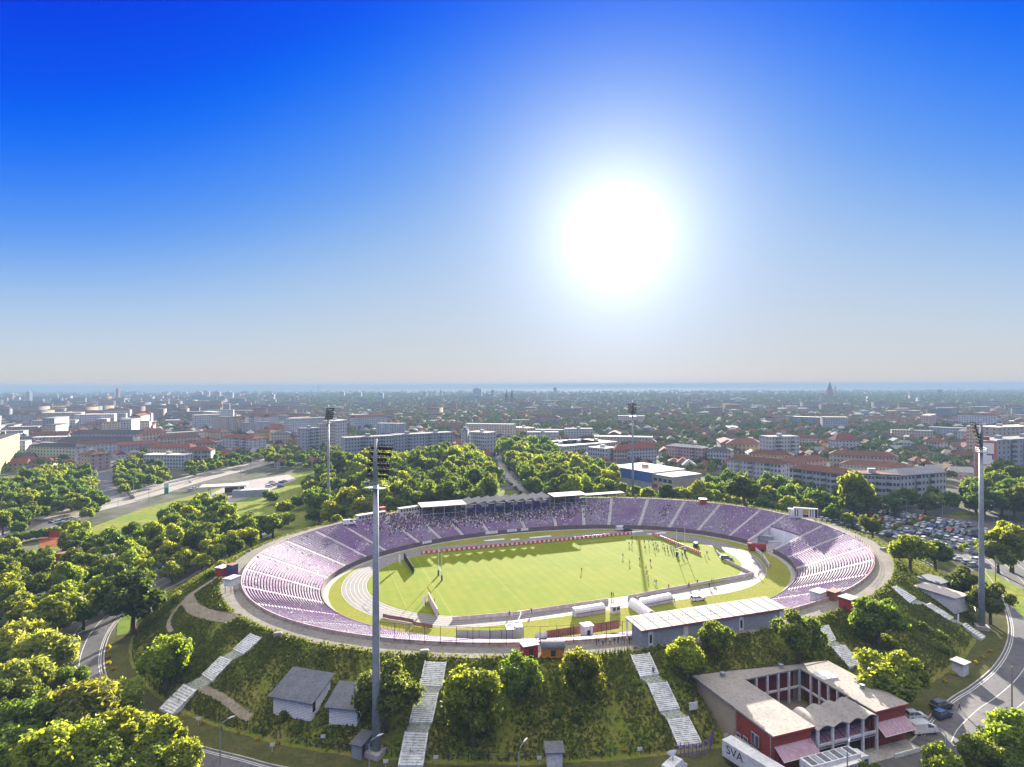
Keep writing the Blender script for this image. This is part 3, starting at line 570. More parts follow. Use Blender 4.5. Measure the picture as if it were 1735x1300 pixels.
def at_g(px, py, dz=0.0):                    # photo pixel -> where the sight line meets the bank or the flat ground
    z = 9.3
    for _ in range(24): p = at(px, py, z + dz); z = .5 * z + .5 * gz(p.x, p.y)
    p = at(px, py, z + dz); return Vector((p.x, p.y, z))
def stand_t(u, v):
    lo, hi = -.3, 1.3
    for _ in range(22):
        t = (lo + hi) / 2; a, b_, n = AI + (AO - AI) * t, BI + (BO - BI) * t, NI + (NO - NI) * t
        if (abs(u / a) ** n + abs(v / b_) ** n) > 1: lo = t
        else: hi = t
    return t
def stand_z(u, v): return ZB + (ZR - ZB) * min(1, max(0, stand_t(u, v)))
def uvrot(ang=0.0): return STH + ang
# ---------------------------------------------------------------- floodlight masts
MAST_H = 56.2
def make_mast(label, loc, face, zb=0.0):
    root = empty('floodlight_mast', label, 'floodlight mast', (loc[0], loc[1], zb), face, 'floodlight masts around the bowl')
    b = MB(); b.tube([(0, 0, -.3), (0, 0, 15), (0, 0, 30), (0, 0, MAST_H - 8)], [.78, .68, .57, .46], 14); b.tube([(0, 0, MAST_H - 8), (0, -.15, MAST_H - 3), (0, .1, MAST_H + .2)], [.46, .4, .3], 12); b.build('pole', M_steel, root, smooth=True)
    b = MB(); b.obox(0, 0, -.2, .9, 3.0, 3.0); b.build('footing', M_conc, root)
    b = MB(); z0 = MAST_H - 8.6; b.box(-2.0, 2.0, -.9, .9, z0, z0 + .10)
    for x in (-2, 2): b.tube([(x, -.9, z0 + .1), (x, -.9, z0 + 1.1), (x, .9, z0 + 1.1), (x, .9, z0 + .1)], .035, 4)
    for y in (-.9, .9): b.tube([(-2, y, z0 + 1.1), (2, y, z0 + 1.1)], .035, 4); b.tube([(-2, y, z0 + .6), (2, y, z0 + .6)], .025, 4)
    b.build('platform', M_steel, root)
    b = MB(); tilt = .24                                      # the head leans out over the field (local +Y)
    def hp(x, h): return (x * 1.2, .3 + h * tilt, MAST_H - 7.0 + h)
    for r_ in range(7): b.tube([hp(-1.95, r_ * .98), hp(1.95, r_ * .98)], .06, 4)
    for x in (-1.95, -.65, .65, 1.95): b.tube([hp(x, -.3), hp(x, 6.1)], .06, 4)
    for h in (.6, 3.2, 5.6): b.tube([(0, 0, MAST_H - 7 + h), hp(0, h)], .12, 5)
    b.build('head_frame', M_dark, root)
    lb = MB(); lb.tube([(0, -.28, .1), (0, -.05, .02), (0, .22, -.06)], [.18, .33, .38], 8); lm = lb.mesh('lamp', [M_dark])
    for r_ in range(6):
        for c in range(6):
            if random.random() < .06: continue
            x, y, z = hp(-1.6 + c * .64, .5 + r_ * .98); link('lamp', lm, root, (x, y + .1, z))
    return root
for label, loc in [('nearest floodlight mast, rising through the middle left of the view', (-24.45, 106.8)), ('right floodlight mast by the ring road, its lamp head seen edge on', (126.4, 160.9)), ('far left floodlight mast on the sunny lawn behind the bowl', (-90.7, 294.5)), ('far right floodlight mast behind the stand, its shadow crossing the pitch', (70.3, 348.0))]:
    make_mast(label, loc, math.atan2(SCY - loc[1], SCX - loc[0]) - math.pi / 2)
# ---------------------------------------------------------------- covered parts of the far stand
def part(b, name, m, root, **k): return b.build(name, m, root, **k)
def at_uv(name, label, cat, u, v, z=0.0, ang=0.0, group=None): p = uvw(u, v, z); return empty(name, label, cat, p, STH + ang, group)
def flat_canopy(label, u0, u1, v0, v1, z, lean=.35, front_posts=5, deep=True):
    root = at_uv('canopy', label, 'canopy', u0, v0, 0); L_, D = u1 - u0, v1 - v0; b = MB()
    b.add([(0, 0, z), (L_, 0, z), (L_, D, z + lean), (0, D, z + lean), (0, 0, z + .22), (L_, 0, z + .22), (L_, D, z + lean + .22), (0, D, z + lean + .22)], [(0, 3, 2, 1), (4, 5, 6, 7), (0, 1, 5, 4), (1, 2, 6, 5), (2, 3, 7, 6), (3, 0, 4, 7)]); b.build('roof', M_wroof, root)
    if deep: bb = MB(); bb.box(.2, L_ - .2, D - .25, D - .1, 9.0, z + lean * .95); bb.build('back_screen', M_grey, root)
    for i in range(front_posts):
        x = .3 + (L_ - .6) * i / (front_posts - 1)
        for y in ((.2, D - .3) if deep else (.2,)): bb = MB(); bb.tube([(x, y, stand_z(u0 + x, v0 + y) - .2), (x, y, z + .05 + lean * y / D)], .09, 6); bb.build('post', M_white, root)
    bb = MB(); bb.tube([(0, .2, z - 3.1), (L_, .2, z - 3.1)], .06, 5); bb.build('tie_beam', M_white, root); return root
flat_canopy('white flat canopy on posts over the crowd, left of the folded roofs', -41, -20.5, 65.5, 74.5, 12.4)
flat_canopy('pale flat canopy on posts over the crowd, right of the folded roofs', 22.5, 40, 67, 75, 12.7, front_posts=4)
flat_canopy('long thin white canopy strip over the top rows at the right', 40.6, 62.5, 70.5, 74.5, 11.6, .15, 6, False)
root = at_uv('folded_roof', 'row of grey folded concrete roofs over the middle of the far stand', 'roof', -19.8, 68.5, 0); NB = 9; BW = 41.4 / NB; b = MB()
for i in range(NB):
    x0 = i * BW; A = [(x0, -1.8, 12.0), (x0 + BW * .8, -1.8, 13.1), (x0 + BW, -1.8, 12.0)]; B = [(x, 9.3, z + .3) for x, _, z in A]
    b.strip(A, B); b.strip([(x, y, z + .16) for x, y, z in A], [(x, y, z + .16) for x, y, z in B]); b.strip(A, [(x, y, z + .16) for x, y, z in A]); b.add([A[0], A[1], A[2]], [(0, 1, 2)])
b.build('roof', mat('roof_concrete', (.12, .12, .135), (.09, .09, .10), .4, c3=(.17, .165, .17), scale3=2.0, rough=1, spec=.02), root)
for i in range(NB + 1): b = MB(); b.obox(i * BW, 1.2, stand_z(-19.8 + i * BW, 69.7) - .2, 12.1, .28, .35); b.build('column', M_white, root)
b = MB(); b.box(0, 41.4, 3.2, 3.45, 8.2, 10.9); b.build('rear_wall', M_purple, root)
for i in range(6): b = MB(); b.box(.6 + i * 7.2, 4.0 + i * 7.2, 2.9, 3.12, 9.6, 10.8); b.build('sign_board', M_white, root)
b = MB(); b.box(0, 41.4, 9.2, 9.45, 9.2, 12.35); b.build('back_wall', M_grey, root)
def cabin(label, u, v, z, L_, D, H, ang=0.0, wall=None, roof=None, nwin=0, name='cabin', cat='cabin', group=None, over=.25, door=False, frame=True):
    root = at_uv(name, label, cat, u, v, z, ang, group) if frame else empty(name, label, cat, (u, v, z), ang, group)
    b = MB(); b.box(-L_ / 2, L_ / 2, -D / 2, D / 2, 0, H); b.build('wall', wall or M_white, root)
    b = MB(); b.box(-L_ / 2 - over, L_ / 2 + over, -D / 2 - over, D / 2 + over, H + .003, H + .16); b.build('roof', roof or M_wroof, root)
    for i in range(nwin):
        x = -L_ / 2 + L_ * (i + .5) / nwin; w = min(1.2, L_ / nwin * .7); b = MB(); b.box(x - w / 2, x + w / 2, -D / 2 - .04, -D / 2 + .02, H * .42, H * .82); b.build('window', M_glass, root)
    if door: b = MB(); b.box(-.45, .45, -D / 2 - .045, -D / 2 + .02, .02, 2.0); b.build('door', M_dark, root)
    return root
def uv_px(px, py, z): p = at(px, py, z); return to_uv(p.x, p.y)
def cabin_px(label, px, py, z, *a, **k): u, v = uv_px(px, py, z); return cabin(label, u, v, z, *a, **k)
CG = 'white cabins on the far rim'
cabin_px('long white press cabin on the rim, left of the red container', 628, 879, 9.3, 13.0, 2.4, 2.3, .42, nwin=9, group=CG, name='press_cabin')
cabin_px('long white press cabin on the rim beside the left canopy', 692, 869, 9.3, 9.5, 2.6, 2.5, .3, nwin=7, group=CG, name='press_cabin')
cabin_px('red container on the rim between two white press cabins', 647, 872, 9.3, 2.6, 2.4, 3.2, .38, M_red, M_red, name='container', cat='container', over=.02)
cabin_px('small red cabin with white roof on the right rim', 1190, 854, 9.3, 3.2, 2.6, 2.4, -.55, M_red, M_white, name='kiosk', cat='kiosk')
cabin_px('plain white box cabin beside the scoreboard', 1343, 877, 9.5, 3.6, 2.4, 3.6, -.8, name='cabin')
u, v = uv_px(1364, 881, 9.5); root = at_uv('scoreboard', 'white scoreboard with yellow panel on the right rim', 'scoreboard', u, v, 9.5, -.72); b = MB(); b.box(-4.6, 4.6, -.5, .5, .8, 5.0); b.build('cabinet', M_white, root)
for x in (-3.6, 0, 3.6): b = MB(); b.tube([(x, 0, -.5), (x, 0, .82)], .12, 6); b.build('post', M_steel, root)
b = MB(); b.box(-1.1, 1.1, -.56, -.502, 2.6, 4.3); b.build('yellow_panel', mat('score_yellow', (.55, .36, .05), (.3, .16, .05), 1.2, rough=.5), root); b = MB(); b.box(-1.0, 1.0, -.56, -.502, 1.3, 2.3); b.build('dark_panel', M_dark, root); b = MB(); b.box(3.5, 4.4, -.56, -.502, 1.2, 4.6); b.build('dark_panel', M_dark, root)
for x in (-3.9, -3.0, 1.8, 2.7): b = MB(); b.box(x - .2, x + .2, -.55, -.502, 1.5, 4.3); b.build('mark', M_grey, root)
cabin_px('white cabin standing on the lowest right end of the seats', 1386, 1019, 8.6, 4.0, 2.6, 2.8, .25, name='cabin')
cabin_px('red kiosk with white roof beside the right rim path', 1436, 1030, 9.3, 3.4, 3.0, 2.7, .2, M_red, M_wroof, name='kiosk', cat='kiosk')
cabin_px('dark rusty kiosk behind the low wall at the right end of the seats', 1412, 1015, 9.3, 3.2, 2.0, 2.2, .25, M_rust, M_rust, name='kiosk', cat='kiosk')
cabin_px('red kiosk with white roof left of the bowl', 377, 975, 9.3, 3.0, 2.6, 2.6, .9, M_red, M_white, name='kiosk', cat='kiosk')
cabin_px('dark blue container standing upright on the left rim', 393, 977, 9.3, 2.2, 2.4, 3.6, .9, M_navy, M_rust, name='container', cat='container', over=.03)
r_ = cabin_px('white-roofed cabin on stilts on the left rim', 393, 990, 11.2, 3.4, 2.4, 1.9, .9, name='lookout_cabin')
for x in (-1.5, 1.5):
    for y in (-1, 1): b = MB(); b.tube([(x, y, -2.0), (x, y, .02)], .1, 5); b.build('leg', M_steel, r_)
cabin_px('red kiosk with grey-white roof below the front rim', 895, 1111, 9.3, 3.1, 2.4, 2.6, .0, M_red, M_white, name='kiosk', cat='kiosk', door=True)
u, v = uv_px(935, 1110, 9.3); root = at_uv('kiosk', 'orange kiosk with rounded grey roof at the front rim', 'kiosk', u, v, 9.3, -.3); b = MB(); b.box(-2.3, 2.3, -1.3, 1.3, 0, 2.1); b.build('wall', M_orange, root)
b = MB(); A = [(-2.5, -1.55 * math.cos(t * math.pi / 8), 2.1 + 1.0 * math.sin(t * math.pi / 8)) for t in range(9)]; b.strip(A, [(2.5, y, z) for _, y, z in A]); b.f.append(tuple(range(9))); b.f.append(tuple(range(9, 18))); b.m += [0, 0]; b.build('roof', M_grey, root); b = MB(); b.box(-.5, .5, -1.35, -1.28, .4, 1.6); b.build('hatch', M_dark, root)
# ---------------------------------------------------------------- the long official building at the front
p0 = at(1086, 1096, 9.3); a0, c0 = to_uv(p0.x, p0.y); root = at_uv('official_building', 'long low grey building with pale flat roof at the front rim', 'building', a0, c0, 9.3); LB = 38.5
b = MB(); b.box(0, LB, 0, 4.2, -1.5, 3.5); b.build('wall', mat('blue_grey_wall', (.24, .25, .29), (.20, .21, .24), .3, c3=(.28, .28, .30), scale3=1.5, rough=.85), root)
b = MB(); b.add([(-.4, -.5, 3.5), (LB + .6, -.5, 3.5), (LB + .6, 6.6, 3.9), (-.4, 6.6, 3.9), (-.4, -.5, 3.75), (LB + .6, -.5, 3.75), (LB + .6, 6.6, 4.15), (-.4, 6.6, 4.15)], [(0, 3, 2, 1), (4, 5, 6, 7), (0, 1, 5, 4), (1, 2, 6, 5), (2, 3, 7, 6), (3, 0, 4, 7)]); b.build('roof', M_wroof, root)
b = MB(); b.box(-.41, LB + .61, -.53, -.505, 3.5, 3.74); b.build('roof_edge', M_red, root)
for x in (1.6, 10.6, 25.6, 37.2): b = MB(); b.box(x, x + 1.2, -.06, .03, -1.2, 3.1); b.build('door', M_white, root)
for x in (1.9, 25.9): b = MB(); b.box(x, x + .6, -.1, -.062, .6, 2.4); b.build('pane', M_dark, root)
for i in range(12): b = MB(); b.box(.8 + i * 3.3, .86 + i * 3.3, -.45, 6.5, 3.765, 3.83); b.v = [(x, y, z + (y + .5) * .0563) for x, y, z in b.v]; b.build('roof_seam', M_wroof, root)
for x in (-.2, LB + .3): b = MB(); b.obox(x, 5.9, -5, 3.75, .3, .3); b.build('post', M_white, root)
# ---------------------------------------------------------------- on and beside the pitch
def board_line(pA, pB, n, h, m, m2, label, group, name='advertising_board', lift=.05, back=None):
    A, B = at(*pA), at(*pB); d = B - A; ln = d.length / n; a = math.atan2(d.y, d.x)
    b = MB(); b.box(-ln / 2 + .04, ln / 2 - .04, -.05, .05, lift, h); me = b.mesh(name, [m]); pm = None
    if m2: b = MB(); b.box(-ln * .22, ln * .22, -.075, -.052, lift + h * .12, h * .9); pm = b.mesh('white_sign', [m2])
    for i in range(n):
        p = A + d * ((i + .5) / n); o = link(name, me, None, (p.x, p.y, 0), a + random.uniform(-.01, .01)); tag(o, label, 'advertising board', group)
        if pm: link('white_sign', pm, o)
M_bwhite = mat('board_white', (.78, .74, .70), (.70, .66, .64), 1.0, rough=.5); M_bred = mat('board_red', (.58, .05, .035), (.5, .06, .04), 1.0, rough=.5)
board_line((713, 939), (1070, 905.5), 46, 1.25, M_bred, M_bwhite, 'red board with white sign in the line along the far touchline', 'red and white boards along the far touchline')
board_line((1103, 906), (1186, 940), 26, 1.25, M_bred, M_bwhite, 'red board with white sign in the slanting line behind the right goal', 'red and white boards behind the right goal')
board_line((765, 1051), (880, 1041), 8, 1.0, M_pink, None, 'pale pink board back in the left run along the near touchline', 'pale boards along the near touchline')
board_line((882, 1040.5), (1030, 1019), 10, 1.0, M_pink, None, 'pale pink board back in the middle run along the near touchline', 'pale boards along the near touchline')
board_line((1062, 1014), (1272, 975), 14, 1.0, M_pink, None, 'pale pink board back in the right run along the near touchline', 'pale boards along the near touchline')
board_line((1229, 952), (1276, 975), 8, 1.0, M_pink, None, 'pale board back in the slanting run at the right end', 'pale boards at the right end of the pitch')
board_line((1212, 936), (1224, 948), 3, 1.1, M_white, None, 'white board in the short slanting run beside the dark car', 'white boards beside the dark car')
def goal(label, pa, pb, h):
    A, B = at(*pa), at(*pb); root = empty('goal_posts', label, 'goal posts', (A + B) / 2, math.atan2((B - A).y, (B - A).x), 'rugby goal posts'); w = 2.85; b = MB()
    for x in (-w, w): b = MB(); b.tube([(x, 0, -.1), (x, 0, h)], [.11, .07], 7); b.build('upright', M_white, root); b = MB(); b.obox(x, 0, .02, 1.9, .5, .5); b.build('post_pad', M_navy, root)
    b = MB(); b.tube([(-w, 0, 3.0), (w, 0, 3.0)], .08, 6); b.build('crossbar', M_white, root)
goal('white rugby goal posts at the left end of the pitch', (741.8, 975), (747.8, 984), 10.4); goal('white rugby goal posts in the crowd of players at the right', (1146, 943), (1159, 938.5), 10.4)
def long_wall(name, label, pa, pb, h, m, th=.25, cat='wall', posts=0):
    A, B = at(*pa), at(*pb); d = B - A; root = empty(name, label, cat, A, math.atan2(d.y, d.x)); b = MB(); b.box(0, d.length, -th / 2, th / 2, .08, h); b.build('panel', m, root)
    for i in range(3): x = d.length * (i + .5) / 3; b = MB(); b.add([(x, th / 2, .05), (x, th / 2 + 1.0, .05), (x, th / 2, h * .8), (x + .06, th / 2, .05), (x + .06, th / 2 + 1.0, .05), (x + .06, th / 2, h * .8)], [(0, 1, 2), (3, 5, 4), (0, 3, 4, 1), (1, 4, 5, 2)]); b.build('brace', M_steel, root)
    return root
long_wall('banner_wall', 'long banner wall coloured shade-dark at the far left corner of the pitch', (684, 947), (700, 972), 2.3, M_dark, cat='banner wall'); long_wall('banner_wall', 'pale-edged banner wall at the near left corner of the pitch', (725, 1018), (740, 1047), 2.6, M_pink, cat='banner wall')  # far wall coloured near black to stand for its shaded back
for label, px, py in [('white feather flag at the far left corner of the pitch', 678, 961), ('white feather flag at the near left corner of the pitch', 719, 1035)]:
    root = empty('feather_flag', label, 'flag', at(px, py), 2.6, 'feather flags at the left corners'); b = MB(); b.tube([(0, 0, 0), (0, 0, 4.6)], .03, 5); b.build('pole', M_steel, root); b = MB(); P = [(.03, 1.1), (.55, 1.6), (.95, 2.9), (.9, 4.0), (.5, 4.7), (.03, 4.6)]; b.add([(x, -.02, z) for x, z in P] + [(x, .02, z) for x, z in P], [tuple(range(6)), tuple(range(11, 5, -1))] + [(i, (i + 1) % 6, 6 + (i + 1) % 6, 6 + i) for i in range(6)]); b.build('cloth', M_bwhite, root)
def dugout(label, pa, pb):
    A, B = at(*pa), at(*pb); d = B - A; root = empty('dugout', label, 'dugout', A, math.atan2(d.y, d.x), 'team dugouts'); L_ = d.length; b = MB()
    P = [(-.1, .0), (-.35, .9), (-.2, 1.7), (.4, 2.25), (1.3, 2.35), (1.9, 2.2)]; b.strip([(0, y, z) for y, z in P], [(L_, y, z) for y, z in P]); b.strip([(0, y, z - .06) for y, z in P], [(L_, y, z - .06) for y, z in P]); b.build('shell', M_white, root)
    for x in (0, L_): b = MB(); b.add([(x, y, z) for y, z in P] + [(x, 1.7, .0)], [tuple(range(7))]); b.build('side_panel', M_white, root)
    b = MB(); b.box(.2, L_ - .2, .1, .6, .02, .5); b.build('bench', M_navy, root); b = MB(); b.box(0, L_, -.42, -.30, .95, 1.15); b.build('stripe', M_purple, root)
dugout('white dugout shell left of the white tunnel', (973, 1046), (1024, 1038)); dugout('white dugout shell right of the white tunnel', (1088, 1030), (1138, 1020))
A, B = at(1103, 1049), at(1070, 1026); d = B - A; root = empty('players_tunnel', 'white ribbed covered tunnel from the official building to the pitch', 'tunnel', A, math.atan2(d.y, d.x)); b = MB(); n = 14
for i in range(n): x0, x1 = d.length * i / n, d.length * (i + 1) / n; A_ = [(x0, 1.4 * math.cos(t * math.pi / 8), 2.3 * math.sin(t * math.pi / 8) ** .8) for t in range(9)]; M_ = [((x0 + x1) / 2, y * 1.06, z * 1.05) for _, y, z in A_]; b.strip(A_, M_); b.strip(M_, [(x1, y, z) for _, y, z in A_])
b.build('cover', M_bwhite, root)
cabin('small white fourth-official shelter between the dugouts', *to_uv(*at(1041, 1038)[:2]), 0, 2.6, 1.4, 2.1, 0, M_white, M_white, name='shelter', cat='shelter', nwin=2)
def fence_line(label, pts, h, m, mp, name='fence', post_d=3.0, cat='fence', rails=()):
    root = empty(name, label, cat, pts[0]); O = pts[0]; b = MB()
    for i in range(len(pts) - 1):
        a, c = pts[i] - O, pts[i + 1] - O
        if m: b.add([(a.x, a.y, a.z + .1), (c.x, c.y, c.z + .1), (c.x, c.y, c.z + h), (a.x, a.y, a.z + h)], [(0, 1, 2, 3)])
        for z in rails: b.tube([(a.x, a.y, a.z + z), (c.x, c.y, c.z + z)], .03, 4, cap=False)
    if b.v: b.build('panel' if m else 'rail', m or mp, root)
    tot = 0; last = -9; pm = MB().box(-.05, .05, -.05, .05, -.3, h + .08).mesh('post', [mp])
    for i in range(len(pts) - 1):
        a, c = pts[i], pts[i + 1]; ln = (c - a).length; k = max(1, int(round(ln / post_d)))
        for j in range(k): p = a + (c - a) * (j / k) - O; link('post', pm, root, p)
    return root
fence_line('grey-green sheet fence at the foot of the front seats', [at(772, 1083, 1.2), at(830, 1084, 1.2), at(885, 1081, 1.2)], 2.4, mat('dusty_sheet', (.26, .30, .25), (.32, .34, .29), .4, rough=.6), M_dark)
fence_line('low wooden fence beside the track at the near left', [at(649, 1063, 0), at(690, 1068, 0), at(728, 1071, 0)], 1.7, None, M_wood, rails=(.4, 1.0, 1.6), post_d=1.2)
fence_line('brown panel wall at the foot of the front seats left of the ticket shed', [at(925, 1083, 1.2), at(985, 1074, 1.2)], 2.2, M_rust, M_dark); fence_line('brown panel wall at the foot of the front seats right of the ticket shed', [at(1003, 1073, 1.2), at(1048, 1065, 1.2)], 2.4, M_rust, M_dark)
fence_line('white hoarding at the foot of the front seats', [at(905, 1086, 1.2), at(926, 1083, 1.2)], 1.9, M_white, M_white); cabin('small white ticket shed among the front seats', *to_uv(*at(993, 1078, 1.2)[:2]), 1.2, 2.4, 2.2, 3.0, 0, M_white, M_white, name='ticket_shed', cat='shed', door=True)
for label, pts in [('dark low concrete ramp wall beside the near left bend', [(648, 1046), (660, 1049), (680, 1052), (700, 1056)]), ('rust-topped low wall beside the near left bend', [(700, 1060), (732, 1065)])]: fence_line(label, [at(x, y) for x, y in pts], 1.1, M_rust, M_rust, name='low_wall', cat='wall')
# pole line and netting behind the front seats
fence_line('tall thin net fence standing on the front left rim', [uvw(*oval(R(a), 1, .5), 9.9) for a in range(228, 276, 4)], 3.6, None, M_dark, rails=(.1, 3.6), post_d=3.6, name='net_fence')
# service tunnel contents
cabin_px('grey metal container in the service tunnel', 1297, 920, 0, 5.0, 2.6, 3.0, -1.0, M_steel, M_steel, name='container', cat='container', over=.02); cabin_px('blue-purple container against the white tunnel wall', 1325, 917, 0, 4.0, 2.6, 4.4, -1.0, M_purple, M_purple, name='container', cat='container', over=.02); cabin_px('white container in the service tunnel mouth', 1312, 929, 0, 4.6, 2.4, 2.6, -.6, M_white, M_steel, name='container', cat='container', over=.02)
for i, (a, c, l) in enumerate([((1279, 934), (1290, 944), 'white hoarding by the right bend, upper'), ((1292, 946), (1302, 962), 'white hoarding by the right bend, lower')]): long_wall('hoarding', l, a, c, 1.5, M_white, cat='hoarding')
for i, (x, y, l, w) in enumerate([(837, 916, 'white mat on the far grass below the crowd, left', 9), (915, 911, 'white mat on the far grass below the crowd, middle', 10), (872, 915, 'small grey mat on the far grass', 4), (1075, 902, 'long white mat on the far right grass', 8), (1112, 905, 'long pale mat on the far right grass, rightmost', 9)]): p = at(x, y); b = MB(); b.box(-w / 2, w / 2, -.9, .9, .02, .35); tag(b.build('landing_mat', M_white, None, (p.x, p.y, 0), STH), l, 'mat', 'mats on the far grass')
p = at(626, 1024); b = MB(); b.tube([(-2, 0, .0), (-2, 0, 1.0), (2, 0, 1.0), (2, 0, 0)], .06, 5); b.tube([(-2, 1.2, 0), (2, 1.2, 0)], .06, 5); b.tube([(-2, 0, 1), (-2, 1.2, 0)], .05, 5); b.tube([(2, 0, 1), (2, 1.2, 0)], .05, 5); tag(b.build('training_goal', M_white, None, at(627, 1025), 2.2), 'small bare goal frame on the left apron grass', 'goal frame')
for a0_, n_, l in [(121, 5, 'white sheet banner below the crowd at the left'), (100, 6, 'white sheet banner below the crowd in the middle'), (93, 5, 'white sheet banner below the crowd right of the middle'), (88.5, 4, 'white sheet banner below the crowd at the right')]: fence_line(l, [uvw(*oval(R(a0_ - i * .8), 0, -.55), .6) for i in range(n_)], 1.2, M_bwhite, M_steel, name='banner', cat='banner')
# railing at the top of the curved ends, and the crowd
fence_line('railing on the parapet at the right end of the bowl', [uvw(*oval(R(a), 1, .15), 10.15) for a in range(306, 342, 3)], .9, None, M_red, rails=(.45, .9), post_d=2.0, name='railing', cat='railing')
def crowd():
    C, S, A = [], [], []; HC, HS, HA = [], [], []
    for k in range(3, NROW):
        t = (k + .5) / NROW; n = int(2 * math.pi * math.hypot(*oval(R(95), t)) / .62 * 90 / 360)
        for i in range(n):
            ph = 52 + 90 * i / n
            e = min(1, max(0, (ph - 58) / 9)) * min(1, max(0, (134 - ph) / 12)); lowk = 9 if 70 < ph < 112 else 12
            pr = e * min(1, max(0.02, (k - lowk + 4) / 5)) * (.66 if 72 < ph < 124 else .34)
            pr *= .55 + .9 * (math.sin(ph * 2.7 + k * .5) * math.sin(k * .9 + ph) * .5 + .5)
            if random.random() > pr: continue
            u, v = oval(R(ph), t); z = tz(k); w = random.uniform(.42, .52); a = STH + R(ph) + math.pi / 2; p = uvw(u, v, z)
            C.append((p.x, p.y, z + .78)); S.append((w, .26, .62)); A.append(a); C.append((p.x - .2 * math.cos(R(ph) + STH), p.y - .2 * math.sin(R(ph) + STH), z + .42)); S.append((.40, .5, .18)); A.append(a)
            HC.append((p.x, p.y, z + 1.22)); HS.append((.19, .21, .25)); HA.append(a)
    for ph in [43 + .6 * random.random() for _ in range(22)]:
        k = random.randint(10, 20); u, v = oval(R(ph + random.uniform(-1.3, 1.3)), (k + .5) / NROW); p = uvw(u, v, tz(k)); C.append((p.x, p.y, p.z + .78)); S.append((.46, .26, .62)); A.append(0); HC.append((p.x, p.y, p.z + 1.22)); HS.append((.2, .2, .25)); HA.append(0)
    V1, Q1 = scatter_boxes(np.array(C), np.array(S), np.array(A)); V2, Q2 = scatter_boxes(np.array(HC), np.array(HS), np.array(HA))
    m, nt, N, L = _nodes('clothes'); out = N('ShaderNodeOutputMaterial'); p = N('ShaderNodeBsdfPrincipled'); L(p.outputs[0], out.inputs[0]); p.inputs['Roughness'].default_value = .9; g = N('ShaderNodeNewGeometry'); r = N('ShaderNodeValToRGB'); L(g.outputs['Random Per Island'], r.inputs[0]); r.color_ramp.interpolation = 'CONSTANT'; e = r.color_ramp.elements
    cols = [(.02, .02, .03), (.05, .06, .10), (.03, .03, .03), (.6, .6, .6), (.10, .04, .05), (.06, .10, .22), (.35, .36, .40), (.04, .05, .05), (.22, .05, .05), (.5, .48, .42), (.09, .05, .16), (.03, .04, .08)]
    e[0].color = (*cols[0], 1); e[1].position = 1 / 12; e[1].color = (*cols[1], 1)
    for i in range(2, 12): x = e.new(i / 12); x.color = (*cols[i], 1)
    L(r.outputs[0], p.inputs['Base Color']); skin = mat('crowd_heads', (.28, .17, .12), (.08, .05, .04), 5.0, rough=.8, space='World')
    V = np.concatenate([V1, V2]); Q = np.concatenate([Q1, Q2 + len(V1)]); o = link('crowd', np_mesh('crowd', V, Q, [m, skin], [0] * len(Q1) + [1] * len(Q2))); tag(o, 'seated spectators packing the middle of the far stand', None, None, 'stuff'); print('crowd', len(HC))
crowd()
# ---------------------------------------------------------------- stairs, sheds and fences on the bank
M_step = mat('stair_concrete', (.62, .62, .62), (.48, .48, .47), .5, c3=(.26, .27, .22), scale3=1.6, rough=.95, space='World')
CLEAR = [[tuple(rb(u, v)[:2]) for u, v in ((-1, -12), (31.5, -12), (31.5, 21), (-1, 21))]]   # ground kept free of weeds
M_land = mat('broken_paving', (.30, .31, .28), (.10, .12, .05), 2.2, c3=(.42, .42, .41), scale3=5.0, rough=1, spec=.02, space='World')
def stairs(label, flights):
    c = [at_g(*q) for q in flights[0]]; root = empty('bank_stairs', label, 'stairs', (c[0] + c[1]) / 2, 0, 'worn concrete stairs on the bank'); O = root.location
    for f, g in zip(flights, flights[1:]):           # broken paving between the flights
        q = [at_g(*f[3]) - O, at_g(*f[2]) - O, at_g(*g[1]) - O, at_g(*g[0]) - O]; b = MB(); b.add([(p.x, p.y, gz(p.x + O.x, p.y + O.y) - O.z - .6) for p in q] + [(p.x, p.y, gz(p.x + O.x, p.y + O.y) - O.z + .2) for p in q], [(4, 5, 6, 7), (0, 1, 5, 4), (1, 2, 6, 5), (2, 3, 7, 6), (3, 0, 4, 7)]); b.build('landing', M_land, root); CLEAR.append([(p.x + O.x, p.y + O.y) for p in q])
    for f in flights:
        tl, tr, br, bl = [at_g(*q) - O for q in f]; n = max(4, int((tl.z - bl.z) / .17)); b = MB(); CLEAR.append([(q.x + O.x, q.y + O.y) for q in (tl, tr, br, bl)])
        for i in range(n):
            a, c2 = i / n, (i + 1) / n; p = [tl.lerp(bl, a), tr.lerp(br, a), tr.lerp(br, c2), tl.lerp(bl, c2)]; z = max(max(q.z for q in p), max(gz(q.x + O.x, q.y + O.y) - O.z for q in p)) + .30
            b.add([(q.x, q.y, z - .75) for q in p] + [(q.x, q.y, z) for q in p], [(4, 5, 6, 7), (0, 1, 5, 4), (1, 2, 6, 5), (2, 3, 7, 6), (3, 0, 4, 7)])
        b.build('flight', M_step, root)
        for s_, e_ in ((tl, bl), (tr, br)):
            b = MB(); d = (e_ - s_).normalized(); m = Vector((-d.y, d.x, 0)).normalized() * .14; b.add([tuple(q + o + Vector((0, 0, h))) for h in (-.6, .52) for q, o in ((s_, -m), (s_, m), (e_, m), (e_, -m))], [(4, 5, 6, 7), (0, 1, 5, 4), (1, 2, 6, 5), (2, 3, 7, 6), (3, 0, 4, 7)]); b.build('side_curb', M_step, root)
